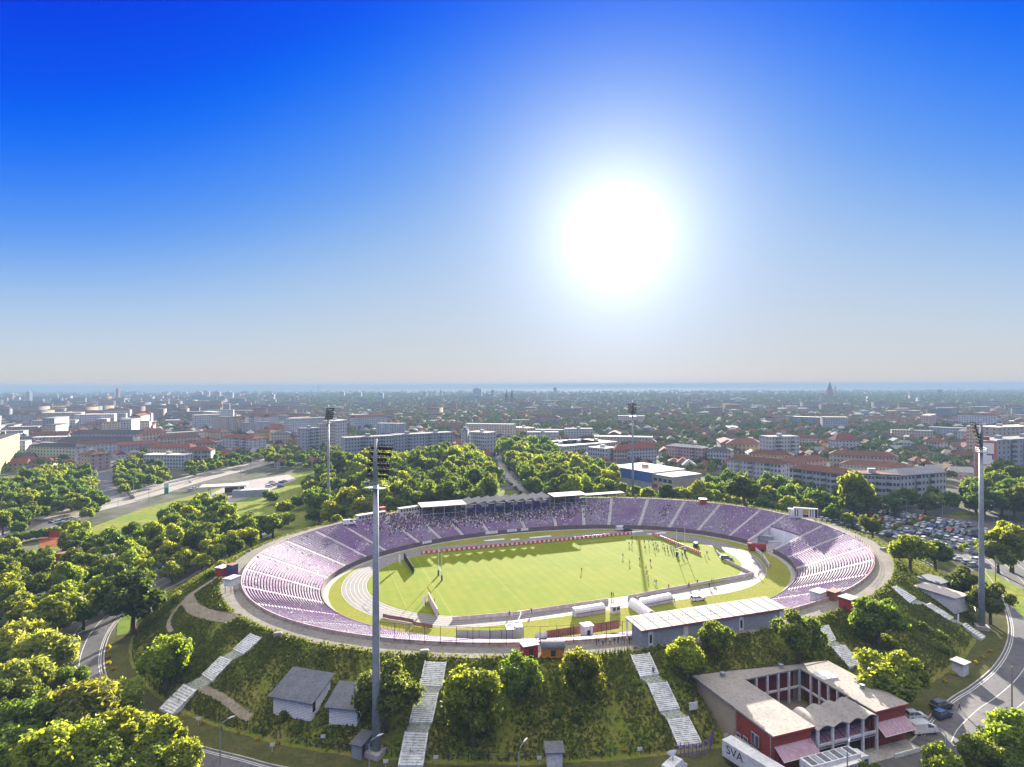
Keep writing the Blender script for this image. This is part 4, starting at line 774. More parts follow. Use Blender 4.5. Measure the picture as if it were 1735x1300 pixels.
stairs('worn stairs in three flights on the left bank, leftmost of all', [[(424.5, 1075.7), (443, 1082.6), (410.7, 1111.5), (394.5, 1103)], [(373.8, 1115), (392, 1120.7), (357.6, 1157.6), (341.5, 1146)], [(311.5, 1162), (332, 1171.4), (290.5, 1213), (269.7, 1204)]])
stairs('worn stairs in three flights right of the nearest mast', [[(719.4, 1123), (754.7, 1124), (747, 1166), (710.8, 1164.4)], [(705.6, 1176.5), (740.9, 1176.5), (729.8, 1228), (692.8, 1226.6)], [(685.5, 1243), (723, 1244), (714, 1300), (674, 1300)]])
stairs('pale stairs in three flights below the left end of the official building', [[(1067, 1112), (1098, 1109), (1114, 1145), (1084, 1150)], [(1096, 1161), (1127.5, 1158), (1149, 1204), (1117, 1208.6)], [(1129, 1221.5), (1163.5, 1217), (1186.6, 1263), (1147.4, 1266)]])
stairs('stairs behind the red courtyard building', [[(1384, 1064), (1401, 1062), (1414, 1087), (1394, 1094)], [(1407.5, 1098), (1429.4, 1096.4), (1456, 1128), (1437, 1133)]])
stairs('narrow stairs on the sunlit right bank, rightmost of all', [[(1508, 996), (1517, 996), (1551, 1017), (1540, 1024)], [(1564, 1026.5), (1574, 1025.5), (1614, 1050), (1606, 1053)], [(1627, 1060), (1634, 1059), (1667, 1081), (1661, 1085)]])
def shed_px(label, px, py, L_, D, H, ang, wall, roof, slope=.5, nwin=0, group=None, over=.7, name='shed'):
    p = at_g(px, py); CLEAR.append([(p.x + (x * math.cos(ang) - y * math.sin(ang)), p.y + (x * math.sin(ang) + y * math.cos(ang))) for x, y in ((-L_ / 2, -D / 2), (L_ / 2, -D / 2), (L_ / 2, D / 2), (-L_ / 2, D / 2))])
    root = empty(name, label, 'shed', p, ang, group); b = MB(); h2 = H + slope; x, y = L_ / 2, D / 2
    b.add([(-x, -y, -1.5), (x, -y, -1.5), (x, y, -1.5), (-x, y, -1.5), (-x, -y, H), (x, -y, H), (x, y, h2), (-x, y, h2)], [(0, 1, 5, 4), (1, 2, 6, 5), (2, 3, 7, 6), (3, 0, 4, 7)]); b.build('wall', wall, root)
    b = MB(); X, Y = x + over, y + over; k = slope / D * over; b.add([(-X, -Y, H - k + .02), (X, -Y, H - k + .02), (X, Y, h2 + k + .02), (-X, Y, h2 + k + .02), (-X, -Y, H - k + .22), (X, -Y, H - k + .22), (X, Y, h2 + k + .22), (-X, Y, h2 + k + .22)], [(0, 3, 2, 1), (4, 5, 6, 7), (0, 1, 5, 4), (1, 2, 6, 5), (2, 3, 7, 6), (3, 0, 4, 7)]); b.build('roof', roof, root)
    b = MB(); b.box(x - .02, x + .05, -y + .4, -y + 1.3, 0, 2.0); b.build('door', M_dark, root); return root
def block_mat():
    m, nt, N, L = _nodes('white_blocks'); out = N('ShaderNodeOutputMaterial'); p = N('ShaderNodeBsdfPrincipled'); L(p.outputs[0], out.inputs[0]); p.inputs['Roughness'].default_value = .85; tc = N('ShaderNodeTexCoord'); mp = N('ShaderNodeMapping'); mp.inputs['Rotation'].default_value = (R(90), 0, 0); L(tc.outputs['Object'], mp.inputs[0])
    br = N('ShaderNodeTexBrick'); br.inputs['Scale'].default_value = 1; br.inputs['Brick Width'].default_value = .6; br.inputs['Row Height'].default_value = .3; br.inputs['Mortar Size'].default_value = .035; br.inputs['Color1'].default_value = (.80, .80, .80, 1); br.inputs['Color2'].default_value = (.68, .68, .68, 1); br.inputs['Mortar'].default_value = (.25, .25, .26, 1); L(mp.outputs[0], br.inputs[0]); L(br.outputs[0], p.inputs['Base Color']); return m
M_block = block_mat()
shed_px('white block shed with wide grey roof on the bank, left of its smaller twin', 511, 1189, 8.6, 6.2, 2.3, -.30, M_block, M_grey, 1.9, group='white block sheds on the bank')
shed_px('smaller white block shed with grey roof beside the big one', 590, 1205, 5.6, 5.0, 2.2, -.18, M_block, M_grey, 1.5, group='white block sheds on the bank')
shed_px('long grey-roofed shed on the right bank behind the narrow stairs', 1592, 1018, 6.0, 10.5, 2.8, .45, M_white, M_wroof, .2, over=.4); shed_px('grey-roofed shed end further up the right bank', 1581, 997, 5.6, 6, 2.6, .45, M_white, M_grey, .2, over=.4)
shed_px('white ticket booth with grey roof at the foot of the bank', 937, 1296, 2.6, 2.2, 2.9, .05, M_white, M_grey, .2, over=.4, name='ticket_booth'); shed_px('white guard hut by the right ring road below the bank', 1625, 1141, 2.4, 2.2, 2.7, .5, M_white, M_wroof, .1, over=.4, name='guard_hut')
shed_px('grey transformer hut at the foot of the nearest mast', 612, 1274, 2.0, 3.6, 2.3, -.35, M_steel, M_grey, .3, over=.3, name='transformer_hut')
p = at_g(1173, 1208); root = empty('notice_board', 'blank white notice board standing on the bank beside the red building', 'notice board', p, .3); MB().box(-.9, .9, -.06, .06, .7, 2.1).build('panel', M_white, root)
for x in (-.7, .7): b = MB(); b.tube([(x, .1, -.5), (x, .1, 1.8)], .05, 5); b.build('leg', M_steel, root)
for i, (x, y, l) in enumerate([(352, 1051, 'rim path at the left end'), (380, 1118, 'x')][:0]): pass
for x, y, l in [(470, 1077, 'small concrete block on the rim path above the left stairs'), (718, 1107, 'small concrete block on the rim above the middle stairs'), (1495, 932, 'small concrete block on the right rim path')]:
    p = at(x, y, 9.3); b = MB(); b.box(-.9, .9, -.5, .5, -.2, .75); b.box(-.75, .75, -.35, .35, .753, .85); tag(b.build('concrete_block', M_conc, None, p, .2), l, 'block')
# trodden paths on the bank and the loop path at the left
def path(name, pix, w, m, dz=.06):
    P = smooth_line([at_g(x, y) for x, y in pix], 5); b = MB(); A, B = offset_line(P, -w / 2), offset_line(P, w / 2)
    for l in (A, B):
        for q in l: q.z = gz(q.x, q.y) + dz
    b.strip(A, B); CLEAR.append([(q.x, q.y) for q in A] + [(q.x, q.y) for q in reversed(B)]); return tag(b.build(name, m), kind='structure')
M_path = mat('trodden_path', (.20, .17, .13), (.26, .22, .17), .4, c3=(.13, .12, .08), scale3=1.8, rough=1, spec=.02, space='World')
path('dirt_path', [(338, 1166), (362, 1176), (388, 1192), (408, 1209), (424, 1217)], 1.5, M_path, .16); path('rim_loop_path', [(316, 1022), (318, 1012), (328, 1004), (350, 990), (372, 976), (392, 962)], 3.0, M_path, .15); path('rim_loop_path', [(318, 1014), (324, 1028), (342, 1039), (372, 1046), (400, 1048)], 3.2, M_path, .18)
path('park_path', [(290, 1072), (285, 1055), (300, 1030), (318, 1012)], 1.2, M_path, .12)
# wire fence with little white plates at the foot of the bank
FP = [uvw(*oval(R(a), 1, TOE + .3), 0) for a in range(196, 262, 3)]; fence_line('wire fence with thin posts along the foot of the front left bank', FP, 1.7, None, M_dark, rails=(1.2, 1.65), post_d=3.4, name='wire_fence')
FP = [uvw(*oval(R(a), 1, TOE + .3), 0) for a in range(312, 344, 3)]; fence_line('low pipe fence along the foot of the right bank', FP, 1.4, None, M_steel, rails=(.6, 1.35), post_d=3.4, name='wire_fence')
for x, y in [(460, 1261), (546, 1247), (652, 1289), (737, 1282), (912, 1283), (1082, 1268), (1228, 1245), (335, 1217)]:
    p = at_g(x, y, 1.3); b = MB(); b.box(-.42, .42, -.03, .03, 1.0, 1.6); b.tube([(0, .06, -.4), (0, .06, 1.6)], .03, 4); tag(b.build('sign_plate', M_white, None, p, .1), 'small white plate hanging on the fence below the bank', 'sign', 'white plates on the bank fence')
p = at_g(1165, 1268); fence_line('purple metal gate railing at the foot of the pale stairs', [at(1144, 1280), at(1178, 1283), at(1200, 1272), at(1207, 1252)], 2.4, None, M_purple, rails=(.2, .8, 1.4, 2.0, 2.35), post_d=.7, name='gate_railing', cat='gate')
# ---------------------------------------------------------------- red courtyard building
root = empty('courtyard_building', 'red brick building with pale roof, open courtyard and wavy entrance canopy', 'building', (RBX, RBY, 0), STH); HR = 6.5; U1, V1, V1R = 30.5, 21.5, 17.5; h0, h1, g0, g1 = 8.6, 22.6, 5.2, 17.0
M_tan = mat('tan_brick', (.36, .29, .19), (.29, .23, .15), .5, c3=(.42, .35, .25), scale3=3.0, rough=.9); M_rroof = mat('gravel_roof', (.29, .26, .235), (.23, .21, .19), .22, c3=(.17, .155, .14), scale3=1.6, rough=.95)
b = MB(); 
def wall(b, x0, y0, x1, y1, z0, z1, th=.3, m=0):
    d = Vector((x1 - x0, y1 - y0, 0)); a = math.atan2(d.y, d.x); n = Vector((-math.sin(a), math.cos(a), 0)) * th / 2; c = Vector(((x0 + x1) / 2, (y0 + y1) / 2, 0)) + n; b.obox(c.x, c.y, z0, z1, d.length, th, a, m)
wall(b, 0, 0, 8.2, 0, -.2, HR); wall(b, 22.6, 0, U1, 0, -.2, HR); wall(b, U1, .3, U1, V1R, -.2, HR); wall(b, 8.2, 3.0, 22.6, 3.0, -.2, 5.2); wall(b, 0, 9.2, 0, .3, -.2, HR); wall(b, 8.2, .31, 8.2, 2.99, -.2, 5.2); wall(b, 22.3, .31, 22.3, 2.99, -.2, 5.2); b.build('wall', M_brick, root)
b = MB(); wall(b, 0, V1, 0, 9.21, -.2, HR + .004); wall(b, U1, V1R, 0, V1, -.2, HR); b.build('rear_wall', M_tan, root)
b = MB(); z0, z1 = HR + .01, HR + .30; o = .45
for P in ([(-o, -o), (h0, -o), (h0, V1 - .6), (-o, V1 + o)], [(h1, -o), (U1 + o, -o), (U1 + o, V1R + o), (h1, V1R + 1.2)], [(h0 + .002, g1), (h1 - .002, g1), (h1 - .002, V1R + 1.2), (h0 + .002, V1 - .6)]): b.prism(P, z0, z1)
b.build('roof', M_rroof, root)
b = MB(); b.box(-o - .03, h0, -o - .05, -o - .004, z0, z1 + .02); b.box(h1, U1 + o, -o - .05, -o - .004, z0, z1 + .02); b.build('roof_edge', M_red, root)
b = MB(); nW = 4; WW = (h1 - h0) / nW                                     # wavy concrete shells over the entrance
A, B = [], []
for i in range(nW * 10 + 1): x = h0 + (h1 - h0) * i / (nW * 10); z = HR - .15 + .62 * abs(math.sin(math.pi * (x - h0) / WW)) ** 1.2; A.append((x, -1.1, z)); B.append((x, g0, z))
b.strip(A, B); b.strip([(x, y, z - .15) for x, y, z in A], [(x, y, z - .15) for x, y, z in B]); b.strip(A, [(x, y, z - .15) for x, y, z in A]); b.strip(B, [(x, y, z - .15) for x, y, z in B]); b.build('wavy_canopy', M_rroof, root)
for i in range(nW + 1): b = MB(); b.obox(min(h1 - .2, max(h0 + .2, h0 + WW * i)), -.8, -.1, HR - .3, .4, .4); b.build('column', M_white, root)
b = MB(); b.box(h0, h1, -.95, -.65, 3.3, 3.7); b.build('lintel_beam', M_white, root); b = MB(); b.box(h0 + .3, h1 - .3, 2.0, 2.2, 3.9, 6.1); b.build('upper_glazing', M_glass, root)
M_aw = mat('purple_awning', (.24, .10, .16), (.30, .16, .22), .6, c3=(.36, .22, .28), scale3=1.5, rough=.25, spec=.5)
def awning(x0, x1, yb, yf, zb, zf):
    b = MB(); b.add([(x0, yb, zb), (x1, yb, zb), (x1, yf, zf), (x0, yf, zf), (x0, yb, zb + .06), (x1, yb, zb + .06), (x1, yf, zf + .06), (x0, yf, zf + .06)], [(0, 3, 2, 1), (4, 5, 6, 7), (0, 1, 5, 4), (1, 2, 6, 5), (2, 3, 7, 6), (3, 0, 4, 7)]); aw = b.build('awning', M_aw, root)
    n = int((x1 - x0) / .9); bb = MB()
    for i in range(n + 1): x = x0 + (x1 - x0) * i / n; bb.tube([(x, yb, zb + .1), (x, yf, zf + .1)], .035, 4)
    bb.tube([(x0, yf, zf + .08), (x1, yf, zf + .08)], .05, 4); bb.build('glazing_bars', M_white, aw)
awning(.2, 8.0, -.02, -2.2, 4.6, 3.2); awning(8.9, 22.3, 1.9, -.6, 3.6, 2.6); awning(22.9, U1, -.02, -2.2, 4.4, 3.0)
b = MB(); b.box(.4, U1 - .2, -3.4, -.2, .003, .22); b.build('entrance_step', M_conc, root); b = MB(); b.box(23.5, 29.5, -3.6, -3.42, .0, .75); b.build('kerb_wall', M_white, root)
b = MB(); b.box(h0, h1, g0 - 2, g1 + 2, .004, .06); b.build('courtyard_floor', mat('court_floor', (.17, .13, .11), (.12, .10, .085), .5, rough=.95), root)
b = MB(); b.box(h0 - 1.4, h0 - 1.1, 3.3, g1 + 1.6, .07, HR - .05); b.box(h1 + 1.1, h1 + 1.4, 3.3, g1 - .2, .07, HR - .05); b.box(h0 - 1.1, h1 + 1.1, g1 + 1.3, g1 + 1.6, .07, HR - .05); b.build('courtyard_wall', mat('dark_red_plaster', (.17, .02, .025), (.13, .018, .02), .5, rough=.85), root)
for i in range(6): b = MB(); b.obox(h0 + .1 + (h1 - h0 - .2) * i / 5, g1 + .1, .06, HR, .36, .42); b.build('court_column', M_white, root)
for x in (h0 - .1, h1 + .1):
    for i in range(5): b = MB(); b.obox(x, g0 + .4 + (g1 - g0 - 1) * i / 5, .06, HR, .42, .36); b.build('court_column', M_white, root)
b = MB(); b.box(h0, h1, g1 - .02, g1 + .22, 2.9, 3.3); b.box(h0 - .24, h0 + .01, g0 + .5, g1 - .1, 2.9, 3.3); b.box(h1 - .01, h1 + .24, g0 + .5, g1 - .1, 2.9, 3.3); b.build('gallery_beam', M_white, root)
def win(x, y, z, w, h, ax):
    b = MB(); 
    if ax == 'x': b.box(x - w / 2 - .1, x + w / 2 + .1, y - .05, y + .02, z - .1, z + h + .1); g = MB(); g.box(x - w / 2, x + w / 2, y - .08, y - .052, z, z + h)
    else: b.box(x - .05, x + .02, y - w / 2 - .1, y + w / 2 + .1, z - .1, z + h + .1); g = MB(); g.box(x - .08, x - .052, y - w / 2, y + w / 2, z, z + h)
    f = b.build('window', M_white, root); g.build('pane', M_glass, f)
win(-.3, 8.2, 1.6, .8, .9, 'y'); win(-.3, 4.0, 1.2, 1.9, 1.0, 'y'); win(-.3, 4.5, 2.9, .7, 1.8, 'y'); win(-.3, 3.5, 2.9, .7, 1.8, 'y'); win(-.3, 6.4, 2.0, 1.0, .8, 'y')
MB().box(22.9, 26.6, 11.2, 14.2, z1 + .003, z1 + .25).build('white_roof_patch', M_white, root)
for x, y, s_ in ((5.2, 19.5, .35), (19, 18.4, .3), (27.5, 6.5, .3)): b = MB(); b.box(x - s_, x + s_, y - s_, y + s_, z1 + .002, z1 + .7); b.box(x - s_ - .12, x + s_ + .12, y - s_ - .12, y + s_ + .12, z1 + .703, z1 + .8); b.build('roof_vent', M_steel, root)
b = MB(); b.tube([(-.42, .2, .0), (-.42, .2, HR)], .06, 6); b.build('downpipe', M_steel, root); b = MB(); b.tube([(-.42, 9.0, .0), (-.42, 9.0, HR)], .06, 6); b.build('downpipe', M_steel, root)
b = MB(); b.tube([(-.4, V1 + .3, z1 + .05), (h0, V1 - .7, z1 + .3), (h1, V1R + 1.0, z1 + .3), (U1 + .3, V1R + .3, z1 + .05)], .05, 4); b.build('roof_cable', M_dark, root)
sheet('forecourt', [rb(-2, 0), rb(U1 + 4, 0), rb(U1 + 9, -5), rb(U1 + 2, -14), rb(10, -16), rb(-8, -13), rb(-6, 2)], -.008, M_asph, True)
# ---------------------------------------------------------------- lamps beside the roads
def lamp_post(px, py, h, arm, ang, label, group, z=0.0, scale=1.0):
    p = at(px, py, z); root = empty('street_lamp', label, 'street lamp', (p.x, p.y, 0), ang, group); b = MB(); b.tube([(0, 0, -.2), (0, 0, h - .8), (arm * .25, 0, h - .15), (arm, 0, h + .35)], [.11, .09, .06, .05], 6); b.build('pole', M_steel, root); b = MB(); b.tube([(arm - .15, 0, h + .32), (arm + .35, 0, h + .42), (arm + .95, 0, h + .50)], [.09, .17, .07], 7); b.build('lamp_head', M_white, root); return root
for px, py, h, a, l in [(372, 1302, 8.0, .5, 'street lamp beside the lower left road'), (624, 1330, 7.5, .4, 'lamp head poking up left of the middle stairs'), (877, 1345, 7.5, .9, 'lamp head poking up left of the ticket booth'), (1433, 1345, 7.5, .9, 'lamp head poking up between the broadcast trucks'), (1600, 1330, 9, 2.6, 'street lamp leaning over the lower right trees'), (110, 1160, 9, .6, 'street lamp at the left road bend')]: lamp_post(px, py, h, 1.4, a, l, 'lamps along the ring road')
for i in range(14): x = [226, 200, 252, 408, 470, 540, 604, 1440, 1507, 1535, 1596, 1650, 1683, 1708][i]; y = [828, 855, 842, 800, 790, 785, 800, 862, 880, 868, 876, 866, 880, 868][i]; lamp_post(x, y + 12, 9.5, 1.8, .3 * i, 'thin street lamp beside the boulevard' if i < 7 else 'thin street lamp around the car park', 'lamps of the boulevard' if i < 7 else 'lamps of the car park')
p = at(1717, 1190); q = at(1600, 925); root = empty('wire_pole', 'wooden pole with bundled tram wires beside the lower right road', 'utility pole', at(1712, 1200)); b = MB(); b.tube([(0, 0, -.2), (0, 0, 8.5)], [.16, .12], 7); b.build('pole', M_wood, root)
root = empty('wire_pole', 'dark pole carrying wires at the right of the car park', 'utility pole', at(1685, 985)); b = MB(); b.tube([(0, 0, -.2), (0, 0, 8.5)], [.16, .12], 7); b.build('pole', M_wood, root)
for i in range(4):
    A = at(1685, 985) + Vector((0, 0, 8.2 - .35 * i)); B = at(1790, 1085) + Vector((0, 0, 8.5 - .35 * i)); b = MB(); b.tube([A.lerp(B, t / 8) - Vector((0, 0, 1.2 * (1 - (t / 4 - 1) ** 2))) for t in range(9)], .03, 4); tag(b.build('overhead_wire', M_dark), 'overhead wire in the bundle at the right edge', 'wire', 'wire bundle at the right edge')
# ---------------------------------------------------------------- streets and yards beyond the bowl
BLVD = smooth_line([at(x, y) for x, y in [(-260, 985), (-60, 928), (20, 903), (80, 879), (150, 860), (220, 843), (290, 822), (350, 806), (400, 794), (450, 782), (500, 771), (570, 757)]], 6)
b = MB(); ribbon(b, BLVD, 13, -13, -.03); tag(b.build('boulevard', M_asph2), kind='structure')
b = MB()
for o in (-12.4, -4.2, .6, 4.2, 12.2): ribbon(b, BLVD, o, o - .2, -.024)
tag(b.build('boulevard_markings', M_line), kind='structure'); b = MB(); ribbon(b, BLVD, .4, -3.9, -.02); tag(b.build('tram_bed', mat('tram_bed', (.17, .15, .12), (.22, .19, .15), .3, rough=1, spec=0, space='World')), kind='structure')
SIDE = smooth_line([at(x, y) for x, y in [(196, 850), (188, 835), (183, 820), (183, 805), (188, 785), (192, 770)]], 5); b = MB(); ribbon(b, SIDE, 11, -11, -.036); tag(b.build('side_street', M_asph), kind='structure')
PARK = smooth_line([at(x, y) for x, y in [(900, 846), (884, 830), (872, 820), (860, 806), (850, 790), (842, 772), (835, 755)]], 5); b = MB(); ribbon(b, PARK, 4.6, -4.6, -.034); tag(b.build('parked_up_street', M_asph2), kind='structure')
sheet('car_park', [(1340, 878), (1400, 862), (1480, 857), (1580, 860), (1735, 868), (1760, 905), (1735, 925), (1690, 932), (1672, 962), (1640, 968), (1600, 938), (1540, 916), (1480, 906), (1420, 895)], -.025, M_asph)
sheet('roundabout_island', [(1600, 871), (1612, 866), (1640, 865), (1665, 868), (1672, 873), (1650, 877), (1615, 876)], .02, M_lawn); sheet('right_verge', [(1640, 985), (1672, 965), (1735, 1000), (1735, 1050), (1708, 1020), (1690, 1000)], -.012, M_lawn)
sheet('yard_left', [(0, 1008), (60, 998), (110, 1000), (115, 1018), (60, 1034), (0, 1040)], -.03, M_asph2); sheet('clay_court', [(66, 912), (112, 908), (108, 926), (66, 928)], -.02, mat('clay', (.19, .065, .035), (.23, .085, .05), .3, rough=1, spec=0, space='World')); sheet('station_yard', [(338, 846), (396, 818), (488, 804), (503, 812), (432, 840), (376, 856)], -.022, M_asph2)
# ---------------------------------------------------------------- buildings of the city, each with its own front
CITY_BOX = []                                # ground taken by the big buildings
WC = {'white': ((.44, .44, .45), (.35, .355, .365)), 'grey': ((.33, .35, .38), (.25, .27, .30)), 'cream': ((.50, .42, .30), (.40, .33, .24)), 'pink': ((.45, .30, .27), (.36, .25, .23)), 'ochre': ((.46, .32, .14), (.38, .27, .13)), 'beige': ((.42, .36, .30), (.34, .29, .25)), 'lime': ((.24, .28, .06), (.19, .22, .05)), 'brick': ((.28, .10, .07), (.23, .09, .06))}
RC = {'red': ((.15, .055, .042), (.115, .045, .036)), 'brown': ((.12, .06, .045), (.09, .045, .04)), 'dark': ((.045, .045, .055), (.06, .058, .065)), 'pale': ((.50, .47, .43), (.40, .38, .35)), 'grey': ((.20, .20, .21), (.15, .15, .16))}
WM = {k: mat('plaster_' + k, *v, .3, c3=tuple(x * .7 for x in v[1]), scale3=1.4, rough=.9) for k, v in WC.items()}; RM = {k: mat('roofing_' + k, *v, .3, c3=tuple(x * 1.35 for x in v[0]), scale3=1.8, rough=.95, spec=.05, obj_rand=.2) for k, v in RC.items()}
FM = {k: facade_mat('facade_' + k, WC[k][0], WC[k][1], (.05, .06, .08), balcony=tuple(x * .6 for x in WC[k][0]) if k in ('grey', 'beige') else None) for k in WC}
FM['lime'] = facade_mat('facade_lime', WC['lime'][0], WC['lime'][1], (.10, .12, .04), 2.6, 3.2, 2.1, 1.5)
_wm = {}
def window_mesh(w, h):
    if (w, h) not in _wm: b = MB(); b.box(-w / 2 - .08, w / 2 + .08, -.04, .03, -.08, h + .08, 0); b.box(-w / 2, w / 2, -.07, -.041, 0, h, 1); _wm[w, h] = b.mesh('window', [M_white, M_glass])
    return _wm[w, h]
_bm = {}
def child(root, name): return [o for o in root.children if o.name.split('.')[0] == name][0]
def building(label, pL, pR, h, D, wall='white', roof='flat', rc='pale', floors=0, bays=0, rh=3.2, cat='building', name='apartment_building', group=None, balc=(), side=True, ww=1.3):
    A, B = at(*pL, h), at(*pR, h); d = B - A; d.z = 0; L_ = d.length; a = math.atan2(d.y, d.x); root = empty(name, label, cat, (A.x, A.y, 0), a, group)
    n = Vector((-d.y, d.x, 0)).normalized(); c = Vector((A.x, A.y, 0)) + d / 2 + n * D / 2; CITY_BOX.append((c.x, c.y, a, L_ / 2 + 4, D / 2 + 5))
    b = MB(); b.box(0, L_, 0, D, -.3, h); b.build('wall', WM[wall] if floors else FM[wall], root); b = MB()
    if roof == 'flat':
        b.box(-.15, L_ + .15, -.15, D + .15, h + .003, h + .45); b.build('roof', RM[rc], root); b = MB()
        for i in range(max(1, int(L_ / 22))): x = L_ * (i + .5) / max(1, int(L_ / 22)); b = MB(); b.box(x - 1.8, x + 1.8, D * .4, D * .4 + 3, h + .45, h + 2.6); b.build('roof_hut', WM[wall], root)
    else:
        e = .6; k = min(D, L_) * .42; b.add([(-e, -e, h), (L_ + e, -e, h), (L_ + e, D + e, h), (-e, D + e, h), (k, D / 2, h + rh), (L_ - k, D / 2, h + rh)] if roof == 'hip' else [(-e, -e, h), (L_ + e, -e, h), (L_ + e, D + e, h), (-e, D + e, h), (-e, D / 2, h + rh), (L_ + e, D / 2, h + rh)], [(0, 1, 5, 4), (2, 3, 4, 5), (1, 2, 5), (3, 0, 4), (0, 3, 2, 1)]); rf = b.build('roof', RM[rc], root)
        for i in range(max(1, int(L_ / 25))): x = L_ * (i + .6) / max(1, int(L_ / 25)); bb = MB(); bb.box(x - .4, x + .4, D * .62, D * .62 + .8, h + rh * .4, h + rh + .9); bb.build('chimney', WM['brick'], rf)
    if floors:
        fh = h / floors; wm = window_mesh(ww, round(fh * .48, 2)); m = 0
        for f in range(floors - 1, -1, -1):
            for i in range(bays):
                x = L_ * (i + .5) / bays
                if i in balc and f > 0: continue
                if m < 88: link('window', wm, root, (x, 0, f * fh + fh * .32)); m += 1
        if side:
            ns = max(1, int(D / 4.5))
            for f in range(floors - 1, -1, -1):
                for i in range(ns):
                    for x, r_ in ((L_, math.pi / 2), (0, -math.pi / 2)):
                        if m < 100: link('window', wm, root, (x, D * (i + .5) / ns, f * fh + fh * .32), r_); m += 1
        if balc:
            bw = L_ / bays * .86; b = MB(); b.box(-bw / 2, bw / 2, -1.1, .02, 0, .15, 0); b.box(-bw / 2, bw / 2, -1.1, -1.0, .15, 1.0, 0); b.box(-bw / 2, bw / 2, -1.05, -.95, 1.35, fh - .35, 1); bmesh_ = b.mesh('balcony', [WM[wall], M_glass]); q = 0
            for i in balc:
                for f in range(1, floors):
                    if q < 60: link('balcony', bmesh_, root, (L_ * (i + .5) / bays, 0, f * fh)); q += 1
    return root, L_, D
O, AP = 'office_building', 'apartment_building'
building('lime-green glass office block cut by the left edge', (-60, 765), (33, 734), 26, 18, 'lime', name=O, rc='dark')
building('small pink and white banded block beside the lime office block', (35, 752), (51, 754), 14, 20, 'pink', rc='grey')
building('long white flats with dark roof behind the left park', (52, 756), (127, 758), 14, 12, 'white', 'hip', 'dark', 5, 14, 2.5)
building('small pink and white house block behind the side street', (133, 769), (152, 771), 12, 15, 'pink', 'hip', 'brown', 4, 4, 2)
building('very long pale building with dark roof, upper of two', (118, 735), (246, 735), 12, 14, 'beige', 'hip', 'dark', 4, 20, 4); building('very long white building with dark roof, lower of two', (96, 748), (226, 748), 11, 14, 'white', 'hip', 'dark', 3, 20, 4.5)
building('cream house block with red roof beside a big tree', (241, 735), (281, 733), 15, 14, 'cream', 'hip', 'red', 4, 7, 3.5); building('long low building with red roof behind the boulevard flats', (250, 757), (322, 758), 10, 12, 'cream', 'hip', 'red', 3, 14, 3)
building('white three-storey flats along the boulevard, left part', (243, 771), (312, 772), 11, 11, 'white', 'flat', 'pale', 4, 14); building('white flats with red roof along the boulevard, right part', (313, 765), (357, 764), 13, 12, 'white', 'hip', 'red', 4, 8, 3, balc=(3, 6)); building('pale gabled building end behind the boulevard trees', (330, 752), (368, 750), 12, 16, 'pink', 'hip', 'red', 4, 6, 3)
building('white and pink block with red roof above the boulevard', (376, 741), (428, 744), 14, 16, 'white', 'hip', 'red', 5, 9, 3, balc=(4, 6)); building('pale hipped block left of the white and pink block', (340, 731), (372, 733), 12, 14, 'cream', 'hip', 'brown', 4, 6, 3)
building('ochre flats left of the brown glass block', (430, 731), (457, 732), 15, 12, 'ochre', 'hip', 'brown', 5, 6, 2); building('brown block with glazed front beside the ochre flats', (459, 735), (492, 734), 15, 16, 'beige', 'hip', 'dark', 5, 7, 2)
building('grey slab block left of the white tower', (517, 727), (544, 725), 25, 12, 'grey', 'flat', 'grey', 8, 8, balc=(2, 5)); building('beige slab block behind the far left mast', (545, 720), (568, 719), 27, 12, 'beige', 'flat', 'grey', 9, 7); building('narrow white tower block right of the far left mast', (567, 714), (588, 712), 30, 14, 'white', 'flat', 'pale', 9, 5)
building('long grey slab block behind the nearest mast, left half', (584, 743), (668, 739), 23, 13, 'grey', 'flat', 'grey', 8, 17, balc=(5, 6, 12), side=False); building('long grey slab block behind the nearest mast, right half', (669, 738), (767, 733), 23, 13, 'grey', 'flat', 'grey', 8, 20, balc=(4, 11, 15), side=False)
building('dark slim stair tower beside the white curved office', (781, 729), (792, 729), 24, 12, 'grey', 'flat', 'dark', name=O); building('white curved office block right of the dark stair tower', (793, 732), (824, 734), 21, 14, 'white', 'flat', 'pale', 6, 9, name=O); building('low white annex in front of the curved office', (767, 757), (805, 760), 8, 12, 'white', 'flat', 'grey', 2, 9, name=O)
building('wide building with dark red mansard roof', (812, 728), (866, 729), 11, 18, 'beige', 'hip', 'red', 3, 10, 7); building('cream block right of the mansard roof', (867, 724), (893, 726), 13, 14, 'cream', 'flat', 'pale', 4, 6); building('long pale panel block behind the low white complex, left', (893, 733), (946, 733), 13, 12, 'white', 'flat', 'grey', 4, 12); building('pale panel block behind the low white complex, right', (957, 727), (1004, 727), 14, 12, 'white', 'flat', 'grey', 5, 10)
building('low white complex with large flat roof, left wing', (918, 748), (954, 754), 10, 46, 'white', 'flat', 'pale', 3, 9, name='school_building', side=False); building('low white complex with large flat roof, right wing', (955, 757), (1046, 749), 10, 40, 'white', 'flat', 'pale', 3, 22, name='school_building', side=False)
building('white cube block with small square windows', (996, 758), (1024, 761), 14, 16, 'white', 'flat', 'pale', 4, 7); building('cream end of the red-roofed dormer block', (1040, 763), (1062, 763), 13, 14, 'cream', 'hip', 'red', 4, 5, 4.5); building('white long block with red dormer roof', (1063, 761), (1112, 759), 14, 13, 'white', 'hip', 'red', 5, 10, 4.5)
building('pinkish flats behind the sports hall, left', (1128, 755), (1188, 760), 14, 12, 'pink', 'hip', 'grey', 5, 12, 1.8, balc=(4, 9)); building('pale flats behind the sports hall, right', (1198, 762), (1238, 764), 13, 12, 'white', 'hip', 'dark', 4, 8, 2)
